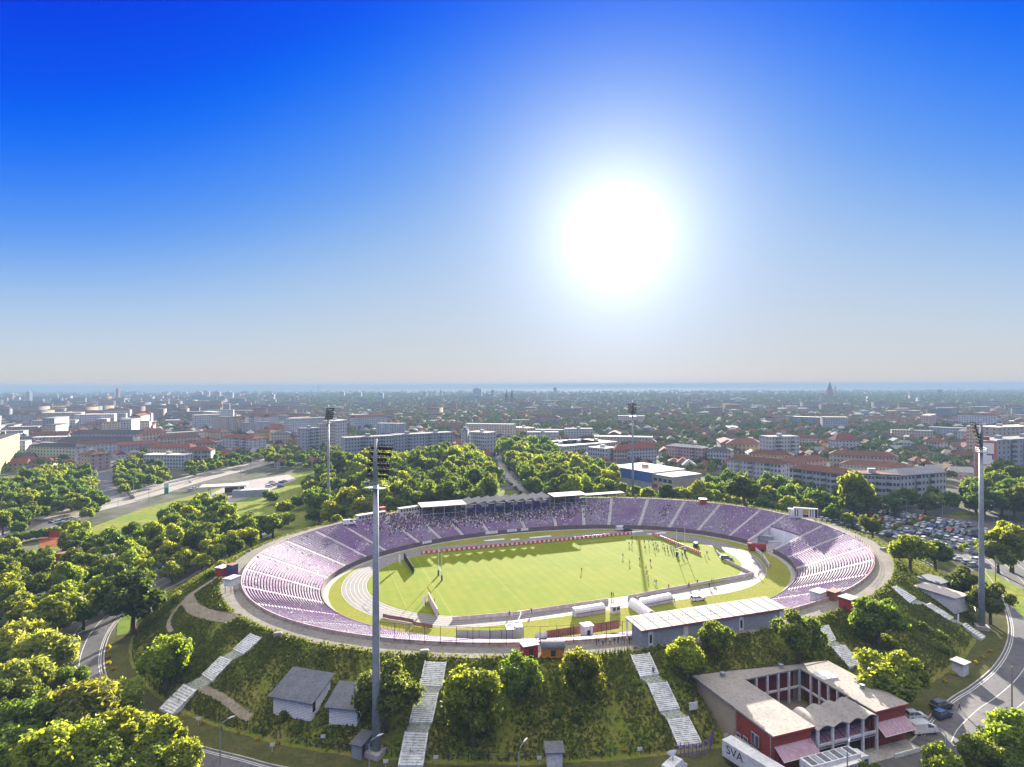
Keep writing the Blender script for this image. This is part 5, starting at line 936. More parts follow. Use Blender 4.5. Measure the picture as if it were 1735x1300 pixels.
building('orange-yellow villa with brown roof', (1230, 752), (1291, 754), 10, 20, 'ochre', 'hip', 'brown', 3, 9, 5); building('pale balconied flats above the L-shaped flats', (1302, 741), (1354, 740), 20, 14, 'white', 'flat', 'grey', 6, 10, balc=(2, 3, 7))
building('long flats with reddish roof, left of the two L-shaped blocks', (1231, 778), (1323, 787), 15, 12, 'white', 'hip', 'brown', 5, 16, 2.6, balc=(3, 7, 12)); building('salmon wing of the left L-shaped block', (1326, 786), (1400, 777), 14, 12, 'pink', 'hip', 'brown', 5, 11, 2.6); building('ochre inner wing behind the left L-shaped block', (1268, 768), (1342, 772), 14, 12, 'ochre', 'hip', 'brown', 5, 12, 2.6)
building('long flats with brown balconies above the tree belt', (1337, 793), (1438, 805), 16, 12, 'white', 'hip', 'brown', 5, 17, 2.6, balc=(2, 3, 6, 10, 13)); building('white stepped flats above the car park', (1440, 803), (1524, 806), 17, 12, 'white', 'flat', 'brown', 5, 14, balc=(3, 7, 10)); building('right end flats with grey roof above the car park', (1525, 806), (1602, 800), 17, 14, 'white', 'hip', 'grey', 5, 13, 2.6, balc=(4, 8)); building('yellowish rear wing of the right L-shaped flats', (1422, 786), (1546, 795), 15, 12, 'cream', 'hip', 'brown', 5, 20, 2.6)
building('long flats with brown roof behind the right L-shaped flats', (1405, 769), (1520, 775), 13, 12, 'beige', 'hip', 'brown', 4, 18, 3); building('white house with red dormer mansard', (1415, 746), (1456, 746), 12, 14, 'white', 'hip', 'red', 4, 7, 6); building('low pale flats far behind the white mansard house', (1510, 729), (1580, 731), 12, 11, 'cream', 'flat', 'grey', 4, 14)
r_, L_, D_ = building('tower block with orange end wall at the right edge', (1651, 747.5), (1688, 749.2), 30, 15, 'brick', 'flat', 'grey', cat='building'); child(r_, 'wall').data.materials[0] = mat('orange_render', (.46, .17, .085), (.40, .15, .08), .3, rough=.9)
bb = MB(); bb.box(2.2, L_ - 1.2, -.25, -.05, 11, 29.2); hb = bb.build('billboard', M_bwhite, r_)
for x0, x1, z0, z1, m in ((L_ * .55, L_ - 1.3, 21.6, 22.6, M_grey), (L_ * .8, L_ - 1.3, 19, 21.6, M_purple), (L_ * .35, L_ * .55, 15.2, 15.8, M_red), (L_ * .6, L_ * .75, 15.8, 16.3, M_pink)): bb = MB(); bb.box(x0, x1, -.29, -.252, z0, z1); bb.build('print_mark', m, hb)
building('long tower block side running off the right edge', (1689, 747), (1775, 742), 29, 14, 'grey', 'flat', 'grey', 9, 12, balc=(3, 6, 9)); building('pinkish tower block behind the orange-ended one', (1637, 723), (1690, 724.9), 28, 16, 'pink', 'flat', 'grey', 9, 10); building('pale upper tower block at the right edge', (1690, 725), (1770, 722), 30, 16, 'beige', 'flat', 'pale', 9, 11); building('white house with round gable left of the tower blocks', (1568, 748), (1592, 750), 10, 12, 'white', 'hip', 'red', 3, 5, 4)
# the sports hall
A_ = building('flat-roofed sports hall with blue upper wall behind the bowl', (1033, 790), (1104, 802), 11, 30, 'beige', 'flat', 'pale', 0, 0, name='sports_hall'); r_, L_, D_ = A_; child(r_, 'wall').data.materials[0] = WM['grey']
b = MB(); b.box(.3, L_, -.12, -.01, 5.2, 10.8); b.build('blue_band', M_blue, r_); b = MB(); b.box(L_ + .01, L_ + 16, 1, 26, -.3, 10.2); b.build('office_wing', WM['beige'], r_); b = MB(); b.box(L_ + .01, L_ + 16.3, .7, 26.3, 10.21, 10.7); b.build('wing_roof', RM['pale'], r_)
for x in (2, 6, 10, 14): b = MB(); b.box(L_ + x - 1.4, L_ + x + 1.4, .93, .98, 6.6, 8.6); b.build('window', M_glass, r_)
for x in (2, 9): b = MB(); b.box(L_ + x - 1.6, L_ + x + 1.6, .9, .97, 2.4, 4.6); b.build('red_panel', M_red, r_)
# petrol station by the boulevard, blue and white shed, tall lamp
p = at(392, 838); root = empty('petrol_station', 'petrol station with flat pale canopy beside the boulevard', 'petrol station', p, .3); MB().box(-17, 9, -5, 6, 5.2, 6.0).build('canopy', M_wroof, root)
for x in (-12, 4):
    for y in (-2.5, 3.5): b = MB(); b.tube([(x, y, -.1), (x, y, 5.21)], .25, 6); b.build('column', M_steel, root)
MB().box(2, 22, -12, -6.5, -.1, 4).build('shop', WM['grey'], root); MB().box(-5, 6, 8, 9, 0, 3.2).build('hedge_wall', M_dark, root)
p = at(318, 826); root = empty('price_totem', 'green and white price totem of the petrol station', 'sign', at(282, 836), .2); MB().box(-1.2, 1.2, -.3, .3, 0, 6).build('panel', mat('totem_green', (.02, .20, .13), (.03, .25, .16), .5, rough=.5), root); MB().box(-1.0, 1.0, -.34, -.301, 3.6, 5.6).build('price_panel', M_white, root)
building('long low shed with blue and white front under the left trees', (132, 962), (214, 957), 4.5, 9, 'white', 'flat', 'dark', 0, 0, name='shed', cat='shed'); r_ = [o for o in COL.objects if o.get('label', '').startswith('long low shed with blue')][0]; child(r_, 'wall').data.materials[0] = M_white
for x, w, m in ((1, 3.5, M_blue), (9, 7, M_rust), (24, 8.5, M_blue)): b = MB(); b.box(x, x + w, -.08, -.01, (.2 if w < 8 else 3.0), 3.9); b.build('painted_panel', m, r_)
building('low dark-roofed shed left of the blue and white one', (70, 957), (118, 953), 4, 8, 'brick', 'flat', 'brown', name='shed', cat='shed')
for x, l in ((72, 'red and white windbreak panel on the tennis court, left'), (92, 'red windbreak panel on the tennis court, right')): p = at(x, 912); b = MB(); b.box(-2.4, 2.4, -.05, .05, .3, 3.0); tag(b.build('windbreak', M_red if x > 80 else M_pink, None, p, .2), l, 'panel')
# landmarks far off
def spire(label, px, ytop, d, w, hb, name='church_tower', cat='church', dome=False, m='grey', group=None, rcol='dark'):
    x = (px - 867.5) / F * d; zt = CH - (ytop - HZ + ROLL * (px - 867.5)) / F * d; root = empty(name, label, cat, (x, d, 0), .3, group); MB().box(-w / 2, w / 2, -w / 2, w / 2, -.3, zt * hb).build('wall', WM[m], root); b = MB(); z0 = zt * hb
    if dome: b.tube([(0, 0, z0), (0, 0, z0 + (zt - z0) * .35), (0, 0, z0 + (zt - z0) * .6), (0, 0, z0 + (zt - z0) * .75), (0, 0, zt)], [w * .62, w * .66, w * .36, w * .12, .2], 8)
    else: b.tube([(0, 0, z0), (0, 0, z0 + (zt - z0) * .12), (0, 0, zt)], [w * .66, w * .5, .15], 8)
    b.build('spire', RM[rcol], root); return root, x, d
spire('left of the twin church spires far off in the middle', 858, 659, 1800, 8, .55, m='brick', group='twin church spires'); spire('right of the twin church spires far off in the middle', 867.5, 658.5, 1800, 8, .55, m='brick', group='twin church spires')
r_, x, d = spire('big cathedral tower standing above the horizon at the right', 1406, 646, 2500, 17, .55, m='brick'); MB().box(-30, -9, -12, 16, -.3, 24).build('nave', WM['brick'], r_)
for q in (-24, -36, 30, 40): b = MB(); b.tube([(q, 8, -.3), (q, 8, 26), (q, 8, 29), (q, 8, 38)], [4, 4, 5, .4], 8); b.build('turret', WM['beige'], r_)
b = MB(); b.tube([(28, 0, -.3), (28, 0, 40), (28, 0, 62)], [5, 5, .5], 8); b.build('side_tower', WM['beige'], r_)
spire('dark water tower on the horizon right of the twin spires', 940.5, 655.5, 3300, 15, .72, 'water_tower', 'tower', True); spire('thin tall chimney on the left horizon', 540, 651, 4200, 4.5, .985, 'chimney_stack', 'chimney'); spire('pale mast tower left of the chimney', 518, 659, 3000, 3.5, .97, 'mast_tower', 'tower', m='white'); spire('small dark dome on the right horizon', 1592, 659, 2900, 16, .7, dome=True, m='brick')
def slab_px(label, x0, x1, ytop, d, D, m, group='tower blocks on the skyline'):
    h = CH - (ytop - HZ + ROLL * (x0 - 867.5)) / F * d; A = Vector(((x0 - 867.5) / F * d, d, 0)); B = Vector(((x1 - 867.5) / F * d, d, 0)); root = empty('tower_block', label, 'building', A, 0, group); MB().box(0, B.x - A.x, 0, D, -.3, h).build('wall', FM[m], root); MB().box((B.x - A.x) * .3, (B.x - A.x) * .65, 2, D - 2, h, h + 5).build('roof_hut', WM[m], root); return root
slab_px('broad dark high-rise on the middle skyline', 801.5, 816, 658.5, 2600, 24, 'grey'); slab_px('lower high-rise right of the broad dark one', 832, 838, 661, 2600, 20, 'grey'); slab_px('narrow high-rise on the left skyline', 196, 200.5, 659, 2700, 14, 'brick'); slab_px('small tower block at the far left skyline', 44, 50, 664.5, 2300, 14, 'grey')
for i, (x, w, y, d) in enumerate([(330, 12, 664, 2900), (345, 9, 663, 3000), (362, 10, 664, 2900), (380, 14, 665, 2700), (455, 9, 668, 2300), (575, 8, 664, 3000), (600, 12, 665, 2800), (640, 9, 666, 2700), (715, 8, 664, 3100), (735, 5, 662, 3200), (745, 4, 662, 3200), (1160, 40, 668, 2400), (1240, 24, 676, 2000), (1275, 30, 690, 1500), (1320, 50, 692, 1300), (1375, 42, 688, 1500), (1450, 36, 700, 1150), (1505, 56, 696, 1250), (1620, 14, 664, 2800), (1640, 10, 663, 2900), (1690, 24, 663, 3000)]): slab_px(['pale panel block rising from the far roofs', 'bluish panel block low on the skyline', 'broad pale block among the far trees'][i % 3], x, x + w, y, d, 14, ['white', 'grey', 'beige'][i % 3])
# ---------------------------------------------------------------- the rest of the city: houses, flats and trees
def taken(x, y, pad=0):
    for cx, cy, a, hl, hd in CITY_BOX:
        dx, dy = x - cx, y - cy; c, s = math.cos(a), math.sin(a)
        if abs(dx * c + dy * s) < hl + pad and abs(-dx * s + dy * c) < hd + pad: return True
    return False
_bl = BLVD[::3]; _pk = PARK[::3] + SIDE[::3]
def on_road(x, y): return any((p.x - x) ** 2 + (p.y - y) ** 2 < 24 ** 2 for p in _bl) or any((p.x - x) ** 2 + (p.y - y) ** 2 < 12 ** 2 for p in _pk)
GROVE_END = [(-60, 455), (120, 470), (190, 520), (240, 560), (300, 530), (400, 500), (520, 480), (580, 455), (770, 470), (830, 450), (900, 470), (1040, 430), (1190, 420), (1330, 430), (1480, 400), (1600, 400), (1760, 420)]
def city_start(px):
    for (a, d0), (b_, d1) in zip(GROVE_END, GROVE_END[1:]):
        if a <= px <= b_: return d0 + (d1 - d0) * (px - a) / (b_ - a)
    return 470
HOUSES, FLATS, CITY_TREES = [], [], []
rg = random.Random(21)
y = 400.0
while y < 6100:
    cell = 14.5 if y < 1200 else 14.5 + (y - 1200) * .0105; x = -.92 * y
    while x < .92 * y:
        X, Y = x + rg.uniform(-.35, .35) * cell, y + rg.uniform(-.35, .35) * cell; px = 867.5 + F * X / Y; x += cell
        if not (-320 < px < 2060) or Y < city_start(px) or taken(X, Y) or (Y < 900 and on_road(X, Y)): continue
        left = px < 520; q = rg.random(); dist = math.sin(X * .0021 + 1.3) * math.sin(Y * .0017 + X * .0008) ; green = .45 + .24 * dist + (.06 if not left else -.12)
        if Y > 3900 and rg.random() < (Y - 3900) / 2400: continue
        if q < green:
            for _ in range(2 if Y < 1300 else 1): CITY_TREES.append((X + rg.uniform(-5, 5), Y + rg.uniform(-5, 5), rg.uniform(2.4, 4.9) * (1 if Y < 1300 else min(2.0, cell / 15))))
        elif q < green + (1 - green) * (.87 if left or dist < -.2 else .95): HOUSES.append((X, Y, rg.uniform(8, 14), rg.uniform(7, 9.5), rg.uniform(3.4, 6.8), rg.uniform(2.4, 4.2), .33 + round(dist * 2) * .5 + rg.choice((0, 1.5708)) + rg.uniform(-.1, .1), rg.random()))
        else: FLATS.append((X, Y, rg.uniform(22, 62), rg.uniform(11, 14), rg.choice((9, 12, 12, 15, 18, 24)) * (1 if left else .8), 0.0, .33 + round(dist * 2) * .5 + rg.choice((0, 0, 1.5708)), rg.random()))
    y += cell
HOUSES.sort(key=lambda t: t[1]); FLATS.sort(key=lambda t: t[1]); print('houses', len(HOUSES), 'flats', len(FLATS), 'city trees', len(CITY_TREES))
def house_obj(t, flat, label, group):
    X, Y, L_, D, h, rh, a, q = t; wk = ['white', 'cream', 'white', 'beige', 'pink', 'ochre' if not flat else 'grey', 'grey', 'white'][int(q * 8)]; rk = (['brown', 'red', 'grey', 'dark', 'brown', 'red'] if not flat else ['pale', 'grey', 'dark', 'pale', 'red', 'brown'])[int(q * 97) % 6]
    nm = {'white': 'white', 'cream': 'cream', 'beige': 'beige', 'pink': 'pinkish', 'ochre': 'ochre', 'grey': 'grey'}[wk]; rn = {'brown': 'brown', 'red': 'red', 'grey': 'grey', 'dark': 'dark', 'pale': 'pale'}[rk]
    b = MB(); b.box(-L_ / 2, L_ / 2, -D / 2, D / 2, -.3, h); o = b.build('flats' if flat else 'house', FM[wk], None, (X, Y, 0), a); tag(o, f"{'long ' if L_ > 40 else ''}{nm} {'flats' if flat else 'house'} with {rn} {'flat' if flat and rk in ('pale', 'grey', 'dark') else 'pitched'} roof {label}", 'flats' if flat else 'house', group)
    b = MB(); e = .5; x, y = L_ / 2 + e, D / 2 + e
    if flat and rk in ('pale', 'grey', 'dark'): b.box(-x + .3, x - .3, -y + .3, y - .3, h + .003, h + .5)
    else: rh = rh or 3.0; k = min(x, y) * (.95 if q > .5 else .05); b.add([(-x, -y, h), (x, -y, h), (x, y, h), (-x, y, h), (-x + k, 0, h + rh), (x - k, 0, h + rh)], [(0, 1, 5, 4), (2, 3, 4, 5), (1, 2, 5), (3, 0, 4), (0, 3, 2, 1)])
    b.build('roof', RM[rk], o)
def where(px): return 'beyond the boulevard' if px < 340 else 'between boulevard and white tower' if px < 520 else 'behind the long grey slab block' if px < 780 else 'behind the low white complex' if px < 1060 else 'beyond the sports hall' if px < 1250 else 'behind the L-shaped flats' if px < 1480 else 'near the right tower blocks'
for lst, flat, n in ((HOUSES, False, 270), (FLATS, True, 110)):
    seen = [t for t in lst if -20 < 867.5 + F * t[0] / t[1] < 1755][:n]; lst[:] = seen + [t for t in lst if t not in seen]
    for t in seen: house_obj(t, flat, where(867.5 + F * t[0] / t[1]), ('flats ' if flat else 'houses ') + where(867.5 + F * t[0] / t[1]))
def far_houses(lst, name, label):
    V, Q, MI = [], [], []; sg = np.array([[-1, -1], [1, -1], [1, 1], [-1, 1]])
    for X, Y, L_, D, h, rh, a, q in lst:
        c, s = math.cos(a), math.sin(a); o = len(V); e = .5
        def P(lx, ly, z): return (X + lx * c - ly * s, Y + lx * s + ly * c, z)
        for z in (-.3, h): V += [P(L_ / 2 * i, D / 2 * j, z) for i, j in sg]
        V += [P((L_ / 2 + e) * i, (D / 2 + e) * j, h + .01) for i, j in sg]; k = .1 if rh else .97; V += [P((L_ / 2 - (D * .4 if rh else 0)) * i, (D / 2) * k * j, h + (rh or .5)) for i, j in sg]
        Q += [(o, o + 1, o + 5, o + 4), (o + 1, o + 2, o + 6, o + 5), (o + 2, o + 3, o + 7, o + 6), (o + 3, o, o + 4, o + 7), (o + 8, o + 9, o + 13, o + 12), (o + 9, o + 10, o + 14, o + 13), (o + 10, o + 11, o + 15, o + 14), (o + 11, o + 8, o + 12, o + 15), (o + 12, o + 13, o + 14, o + 15)]; MI += [0] * 4 + [1] * 5
    def rnd(nm, cols):
        m, nt, N, L = _nodes(nm); out = N('ShaderNodeOutputMaterial'); d = N('ShaderNodeBsdfDiffuse'); L(d.outputs[0], out.inputs[0]); g = N('ShaderNodeNewGeometry'); r = N('ShaderNodeValToRGB'); r.color_ramp.interpolation = 'CONSTANT'; L(g.outputs['Random Per Island'], r.inputs[0]); L(r.outputs[0], d.inputs[0]); e = r.color_ramp.elements; e[0].color = (*cols[0], 1); e[1].position = 1 / len(cols); e[1].color = (*cols[1], 1)
        for i in range(2, len(cols)): x = e.new(i / len(cols)); x.color = (*cols[i], 1)
        return m
    mw = MATS.get('far_walls') or rnd('far_walls', [tuple(x * .68 for x in WC[k][1]) for k in ('white', 'cream', 'beige', 'white', 'pink', 'grey', 'ochre', 'beige')]); mr = MATS.get('far_roofs') or rnd('far_roofs', [(.11, .05, .04), (.08, .045, .04), (.10, .10, .11), (.05, .05, .06), (.10, .065, .05), (.30, .29, .28), (.13, .055, .04), (.07, .065, .065)]); MATS['far_walls'], MATS['far_roofs'] = mw, mr
    tag(link(name, np_mesh(name, V, Q, [mw, mr], MI)), label, None, None, 'stuff')
for i in range(420):                         # parkland that carries on past both sides of the view
    X, Y = rg.uniform(-520, 560), rg.uniform(60, 470); q = 867.5 + F * X / Y
    if (q < -70 or q > 1800) and abs(X) > 120 and not taken(X, Y) and not on_road(X, Y) and all((p.x - X) ** 2 + (p.y - Y) ** 2 > 26 ** 2 for p in EDGE[::4]): CITY_TREES.append((X, Y, rg.uniform(3, 5.5)))
far_houses(HOUSES[270:] + FLATS[110:], 'distant_houses', 'mass of far houses and flats out to the edge of the city')
for (X, Y, r) in CITY_TREES[:0]: pass
CITY_TREES = [(X, Y, r, None, '', '', 1.0) for X, Y, r in CITY_TREES]
# ---------------------------------------------------------------- vehicles
M_tyre = mat('tyre', (.02, .02, .02), (.03, .03, .03), 3, rough=.9); PAINT = {'white': (.62, .62, .62), 'silver': (.36, .38, .40), 'grey': (.14, .15, .16), 'black': (.018, .018, .022), 'blue': (.03, .07, .22), 'dark blue': (.015, .03, .09), 'red': (.30, .025, .02), 'green': (.03, .10, .06), 'beige': (.36, .31, .22)}
PM = {k: mat('paint_' + k.replace(' ', '_'), v, tuple(x * .85 for x in v), .5, rough=.28, spec=.6, metal=.15 if k in ('silver', 'grey') else 0) for k, v in PAINT.items()}
M_lamp_r = mat('tail_lamp', (.35, .01, .01), (.3, .01, .01), 2, rough=.3); M_lamp_f = mat('head_lamp', (.7, .7, .68), (.6, .6, .6), 2, rough=.15)
KIND = {  # side outline: (x, z) of the body below the glass, then of the glasshouse
    'hatchback': (4.0, 1.72, [(-2.0, .35), (-2.0, .80), (-1.9, .95), (.75, .98), (1.75, .82), (2.0, .62), (2.0, .32)], [(-1.85, .95), (-1.55, 1.46), (.05, 1.50), (.95, .97)]),
    'saloon': (4.5, 1.78, [(-2.25, .38), (-2.25, .85), (-1.5, .97), (.8, .97), (2.0, .82), (2.25, .6), (2.25, .32)], [(-1.65, .96), (-1.0, 1.42), (.1, 1.45), (1.05, .96)]),
    'estate': (4.6, 1.80, [(-2.3, .38), (-2.3, .95), (-2.2, 1.0), (.9, 1.0), (2.05, .85), (2.3, .6), (2.3, .32)], [(-2.2, .99), (-1.85, 1.5), (.2, 1.54), (1.1, .99)]),
    'off-roader': (4.6, 1.9, [(-2.3, .5), (-2.3, 1.1), (-2.2, 1.15), (.9, 1.15), (2.1, 1.05), (2.3, .8), (2.3, .45)], [(-2.15, 1.14), (-1.95, 1.78), (.2, 1.82), (1.05, 1.14)]),
    'van': (5.2, 2.0, [(-2.6, .4), (-2.6, 1.25), (-2.55, 1.3), (1.5, 1.3), (2.3, 1.05), (2.6, .8), (2.6, .38)], [(-2.55, 1.29), (-2.45, 2.1), (.9, 2.12), (1.75, 1.29)])}
def extr(b, P, w0, w1, m=0):                 # side outline extruded across, upper points drawn in
    n = len(P); zs = [z for _, z in P]; zl, zh = min(zs), max(zs); W_ = [w0 + (w1 - w0) * (z - zl) / (zh - zl) for _, z in P]
    b.add([(x, -w / 2, z) for (x, z), w in zip(P, W_)] + [(x, w / 2, z) for (x, z), w in zip(P, W_)], [tuple(range(n)), tuple(range(2 * n - 1, n - 1, -1))] + [(i, n + i, n + (i + 1) % n, (i + 1) % n) for i in range(n)], m)
def car_mesh(kind, col, whole):
    L_, w, body, glass = KIND[kind]; b = MB(); extr(b, body, w, w * .94, 0)
    g = MB(); extr(g, glass, w * .93, w * .72); r_ = [(x, z + .02) for x, z in glass[1:3]]; b.obox((r_[0][0] + r_[1][0]) / 2, 0, max(r_[0][1], r_[1][1]) - .03, max(r_[0][1], r_[1][1]) + .02, r_[1][0] - r_[0][0] + .1, w * .74, 0, 0)
    for x, z in ((glass[0][0] * .5 + glass[1][0] * .5, 0), ((glass[1][0] + glass[2][0]) / 2, 0)):
        for s in (-1, 1): b.tube([(x, s * w * .462, glass[0][1]), (x, s * w * .365, glass[1][1])], .05, 4, 0)
    for s in (-1, 1): b.obox(-L_ / 2 - .005, s * w * .38, .62, .82, .05, .28, 0, 3); b.obox(L_ / 2 - .02, s * w * .36, .55, .7, .06, .34, 0, 4); b.obox(glass[3][0] - .25, s * (w / 2 + .06), glass[3][1], glass[3][1] + .16, .12, .2, 0, 0)
    wh = []
    for x in (-L_ * .31, L_ * .32):
        for s in (-1, 1):
            t = MB(); y = s * (w / 2 - .12); t.tube([(x, y - .11, .33), (x, y + .11, .33)], .33, 12); wh.append(t)
    mats = [PM[col], M_glass, M_tyre, M_lamp_r, M_lamp_f]
    if whole:
        b.add(g.v, g.f, 1)
        for t in wh: b.add(t.v, t.f, 2)
        if kind == 'van': b.obox(-.9, 0, 1.25, 2.0, 3.0, w * .9, 0, 0)
        return b.mesh('car', mats)
    return b.mesh('body', mats), g.mesh('glasshouse', [M_glass]), [t.mesh('wheel', [M_tyre], True) for t in wh]
_cm = {}
def far_car(x, y, a, kind, col, label, group, z=0.0):
    if (kind, col) not in _cm: _cm[kind, col] = car_mesh(kind, col, True)
    return tag(link('parked_car', _cm[kind, col], None, (x, y, z), a), label, 'car' if kind != 'van' else 'van', group)
def near_car(px, py, a, kind, col, label, z=0.0, name='car'):
    p = at(px, py, z); bm, g, wh = car_mesh(kind, col, False); root = link(name, bm, None, (p.x, p.y, z), a); tag(root, label, 'van' if kind == 'van' else 'car'); link('glasshouse', g, root)
    for w in wh: link('wheel', w, root)
    if kind == 'van': MB().obox(-1.1, 0, 1.28, 2.13, 2.7, 1.9, 0, 0).build('load_panel', PM[col], root)
    return root
near_car(1561, 1240, .15, 'van', 'white', 'white people carrier parked at the end of the red courtyard building'); near_car(1548, 1216, .1, 'hatchback', 'white', 'small white car squeezed behind the people carrier'); near_car(1592, 1200, .35, 'off-roader', 'black', 'black off-roader parked on the ring road, upper of the dark pair'); near_car(1594, 1214, .4, 'hatchback', 'dark blue', 'dark blue car parked on the ring road, lower of the dark pair')
near_car(1181, 1017, STH, 'estate', 'white', 'white car standing on the track beside the right dugout'); near_car(1178, 926, 1.2, 'off-roader', 'black', 'dark off-roader behind the slanting red boards'); near_car(1230, 948, -.3, 'estate', 'grey', 'dark grey car at the right end of the pitch'); near_car(591, 889, .4, 'van', 'white', 'white van on the far left rim', 9.3); near_car(1052, 899, STH - .2, 'van', 'white', 'white van below the crowd at the far touchline'); near_car(1063, 900, STH - .2, 'hatchback', 'black', 'dark car beside the white van at the far touchline'); near_car(960, 895, STH, 'van', 'silver', 'pale van on the far grass below the crowd')
def ambulance(px, py, label):
    p = at(px, py); root = empty('ambulance', label, 'ambulance', p, STH + 1.35, 'white ambulances by the near left bend'); b = MB(); b.box(-2.7, 1.0, -1.0, 1.0, .45, 2.5); extr(b, [(1.0, .45), (1.0, 2.3), (1.7, 2.2), (2.3, 1.4), (2.8, 1.1), (2.8, .45)], 1.95, 1.7); b.build('body', M_white, root); b = MB(); b.box(-2.72, 1.0, -1.03, 1.03, .9, 1.2); b.build('red_stripe', M_red, root)
    for s in (-.5, .5): b = MB(); b.box(-2.74, -2.70, s - .38, s + .38, 1.45, 2.15); b.build('rear_window', M_glass, root)
    for x in (-1.7, 1.8):
        for s in (-.85, .85): b = MB(); b.tube([(x, s - .12, .36), (x, s + .12, .36)], .36, 10); b.build('wheel', M_tyre, root)
    MB().box(.4, .9, -.7, .7, 2.52, 2.7).build('light_bar', M_blue, root)
ambulance(862, 1076, 'left of two white ambulances seen from behind'); ambulance(876, 1071, 'right of two white ambulances seen from behind')
p = at(1281, 933); root = empty('fire_engine', 'red fire engine at the mouth of the service tunnel', 'fire engine', p, 2.9); MB().box(-3.4, 1.6, -1.2, 1.2, .6, 2.9).build('body', M_red, root); b = MB(); b.box(1.65, 3.4, -1.2, 1.2, .6, 2.8); b.build('cab', M_red, root); b = MB(); b.box(1.9, 3.43, -1.23, 1.23, 1.7, 2.4); b.build('cab_window', M_glass, root); b = MB(); b.box(-3.0, 1.5, -.3, .3, 2.95, 3.15); b.build('ladder', M_steel, root)
for x in (-2.2, 2.4):
    for s in (-1.05, 1.05): b = MB(); b.tube([(x, s - .15, .5), (x, s + .15, .5)], .5, 10); b.build('wheel', M_tyre, root)
def lettering(txt, size, m, parent, loc, rot, name='lettering'):
    c = bpy.data.curves.new(name, 'FONT'); c.body = txt; c.size = size; c.extrude = .012; c.align_x = 'CENTER'; c.align_y = 'CENTER'; c.materials.append(m); o = bpy.data.objects.new(name, c); COL.objects.link(o); dg = bpy.context.evaluated_depsgraph_get(); me = bpy.data.meshes.new_from_object(o.evaluated_get(dg)); bpy.data.objects.remove(o); me.materials.clear(); me.materials.append(m); o = link(name, me, parent, loc); o.rotation_euler = rot; return o
def truck(label, A, ang, L_, H, box_m, seen, extras):
    root = empty('broadcast_truck', label, 'truck', A, ang, 'white broadcast trucks by the red building'); w = 2.5; MB().box(0, L_, -w / 2, w / 2, .9, H).build('box_body', box_m, root); b = MB(); b.box(.1, L_ - .1, -w / 2 + .15, w / 2 - .15, .45, .897); b.build('chassis', M_dark, root)
    b = MB(); extr(b, [(L_ + .15, .6), (L_ + .15, 3.0), (L_ + .8, 3.15), (L_ + 1.9, 2.95), (L_ + 2.15, 1.9), (L_ + 2.2, .6)], 2.45, 2.3); b.build('cab', M_white, root); b = MB(); b.box(L_ + .9, L_ + 1.75, -1.21, 1.21, 1.75, 2.6); b.build('side_window', M_glass, root); b = MB(); b.add([(L_ + 1.98, -1.05, 2.75), (L_ + 1.98, 1.05, 2.75), (L_ + 2.17, 1.05, 1.95), (L_ + 2.17, -1.05, 1.95)], [(0, 1, 2, 3)]); b.build('windscreen', M_glass, root)
    for x in (1.4, 2.6, L_ + 1.2):
        for s in (-1.05, 1.05): b = MB(); b.tube([(x, s - .17, .5), (x, s + .17, .5)], .5, 12); b.build('wheel', M_tyre, root)
    return root
r1 = truck('white broadcast truck beside the brick side of the red building', at(1229, 1284), math.atan2(-1, .55) + .05, 10.5, 3.7, M_white, 1, None)
for t in ((2.6, -1.27, 2.5, 0), (2.6, 1.27, 2.5, math.pi)): lettering('SVA', 2.0, M_dark, r1, t[:3], (R(90), 0, t[3]))
MB().box(-.06, .0, -1.2, 1.2, 1.0, 3.68).build('rear_door', M_steel, r1); b = MB(); b.box(7.4, 8.6, 1.252, 1.29, 1.5, 2.3); b.build('side_mark', M_red, r1)
r2 = truck('white broadcast truck with louvred roof in front of the red building', at(1362, 1330), .33, 10.6, 3.8, M_white, 1, None)
b = MB(); b.box(1.5, 10.2, -1.9, -1.26, 1.0, 2.9); sl = b.build('slide_out', M_white, r2); lettering('SVA', 1.5, M_dark, r2, (8.6, -1.93, 2.15), (R(90), 0, 0)); lettering('SVA', .8, M_dark, r2, (.75, -1.27, 2.9), (R(90), 0, 0)); b = MB(); b.box(6.2, 7.3, -1.93, -1.902, 1.5, 2.6); b.build('blue_mark', M_blue, r2); b = MB(); b.box(3.6, 4.8, -1.93, -1.902, 1.9, 2.3); b.build('red_mark', M_red, r2); b = MB(); b.box(1.4, 10.3, -1.95, -1.2, 2.903, 3.0); b.build('slide_roof', M_bwhite, r2)
for i in range(7): b = MB(); b.box(.5 + i * 1.42, 1.5 + i * 1.42, -1.0, 1.0, 3.803, 3.9); b.build('roof_unit', M_steel if i % 2 else M_grey, r2)
for px, py, k, c, l in ((1258, 1280, 'van', 'silver', 'silver van between white truck and red building, rear'), (1277, 1290, 'estate', 'black', 'dark estate car between white truck and red building')): near_car(px, py, math.atan2(-1, .55), k, c, l)
p = at(1140, 1312); root = empty('satellite_dish_van', 'van roof with white satellite dish cut by the bottom edge', 'van', p, .8); b = MB(); extr(b, [(-2.6, .4), (-2.6, 2.5), (1.2, 2.5), (2.2, 1.3), (2.7, 1.1), (2.7, .4)], 2.0, 1.8); b.build('body', M_white, root); b = MB(); b.tube([(-.4, 0, 2.5), (-.4, 0, 3.2)], .1, 6); b.build('dish_stand', M_steel, root); b = MB(); b.tube([(-.4, 0, 3.3), (-.2, .3, 3.6), (-.1, .45, 3.75)], [.15, .75, .95], 14); b.build('dish', M_bwhite, root)
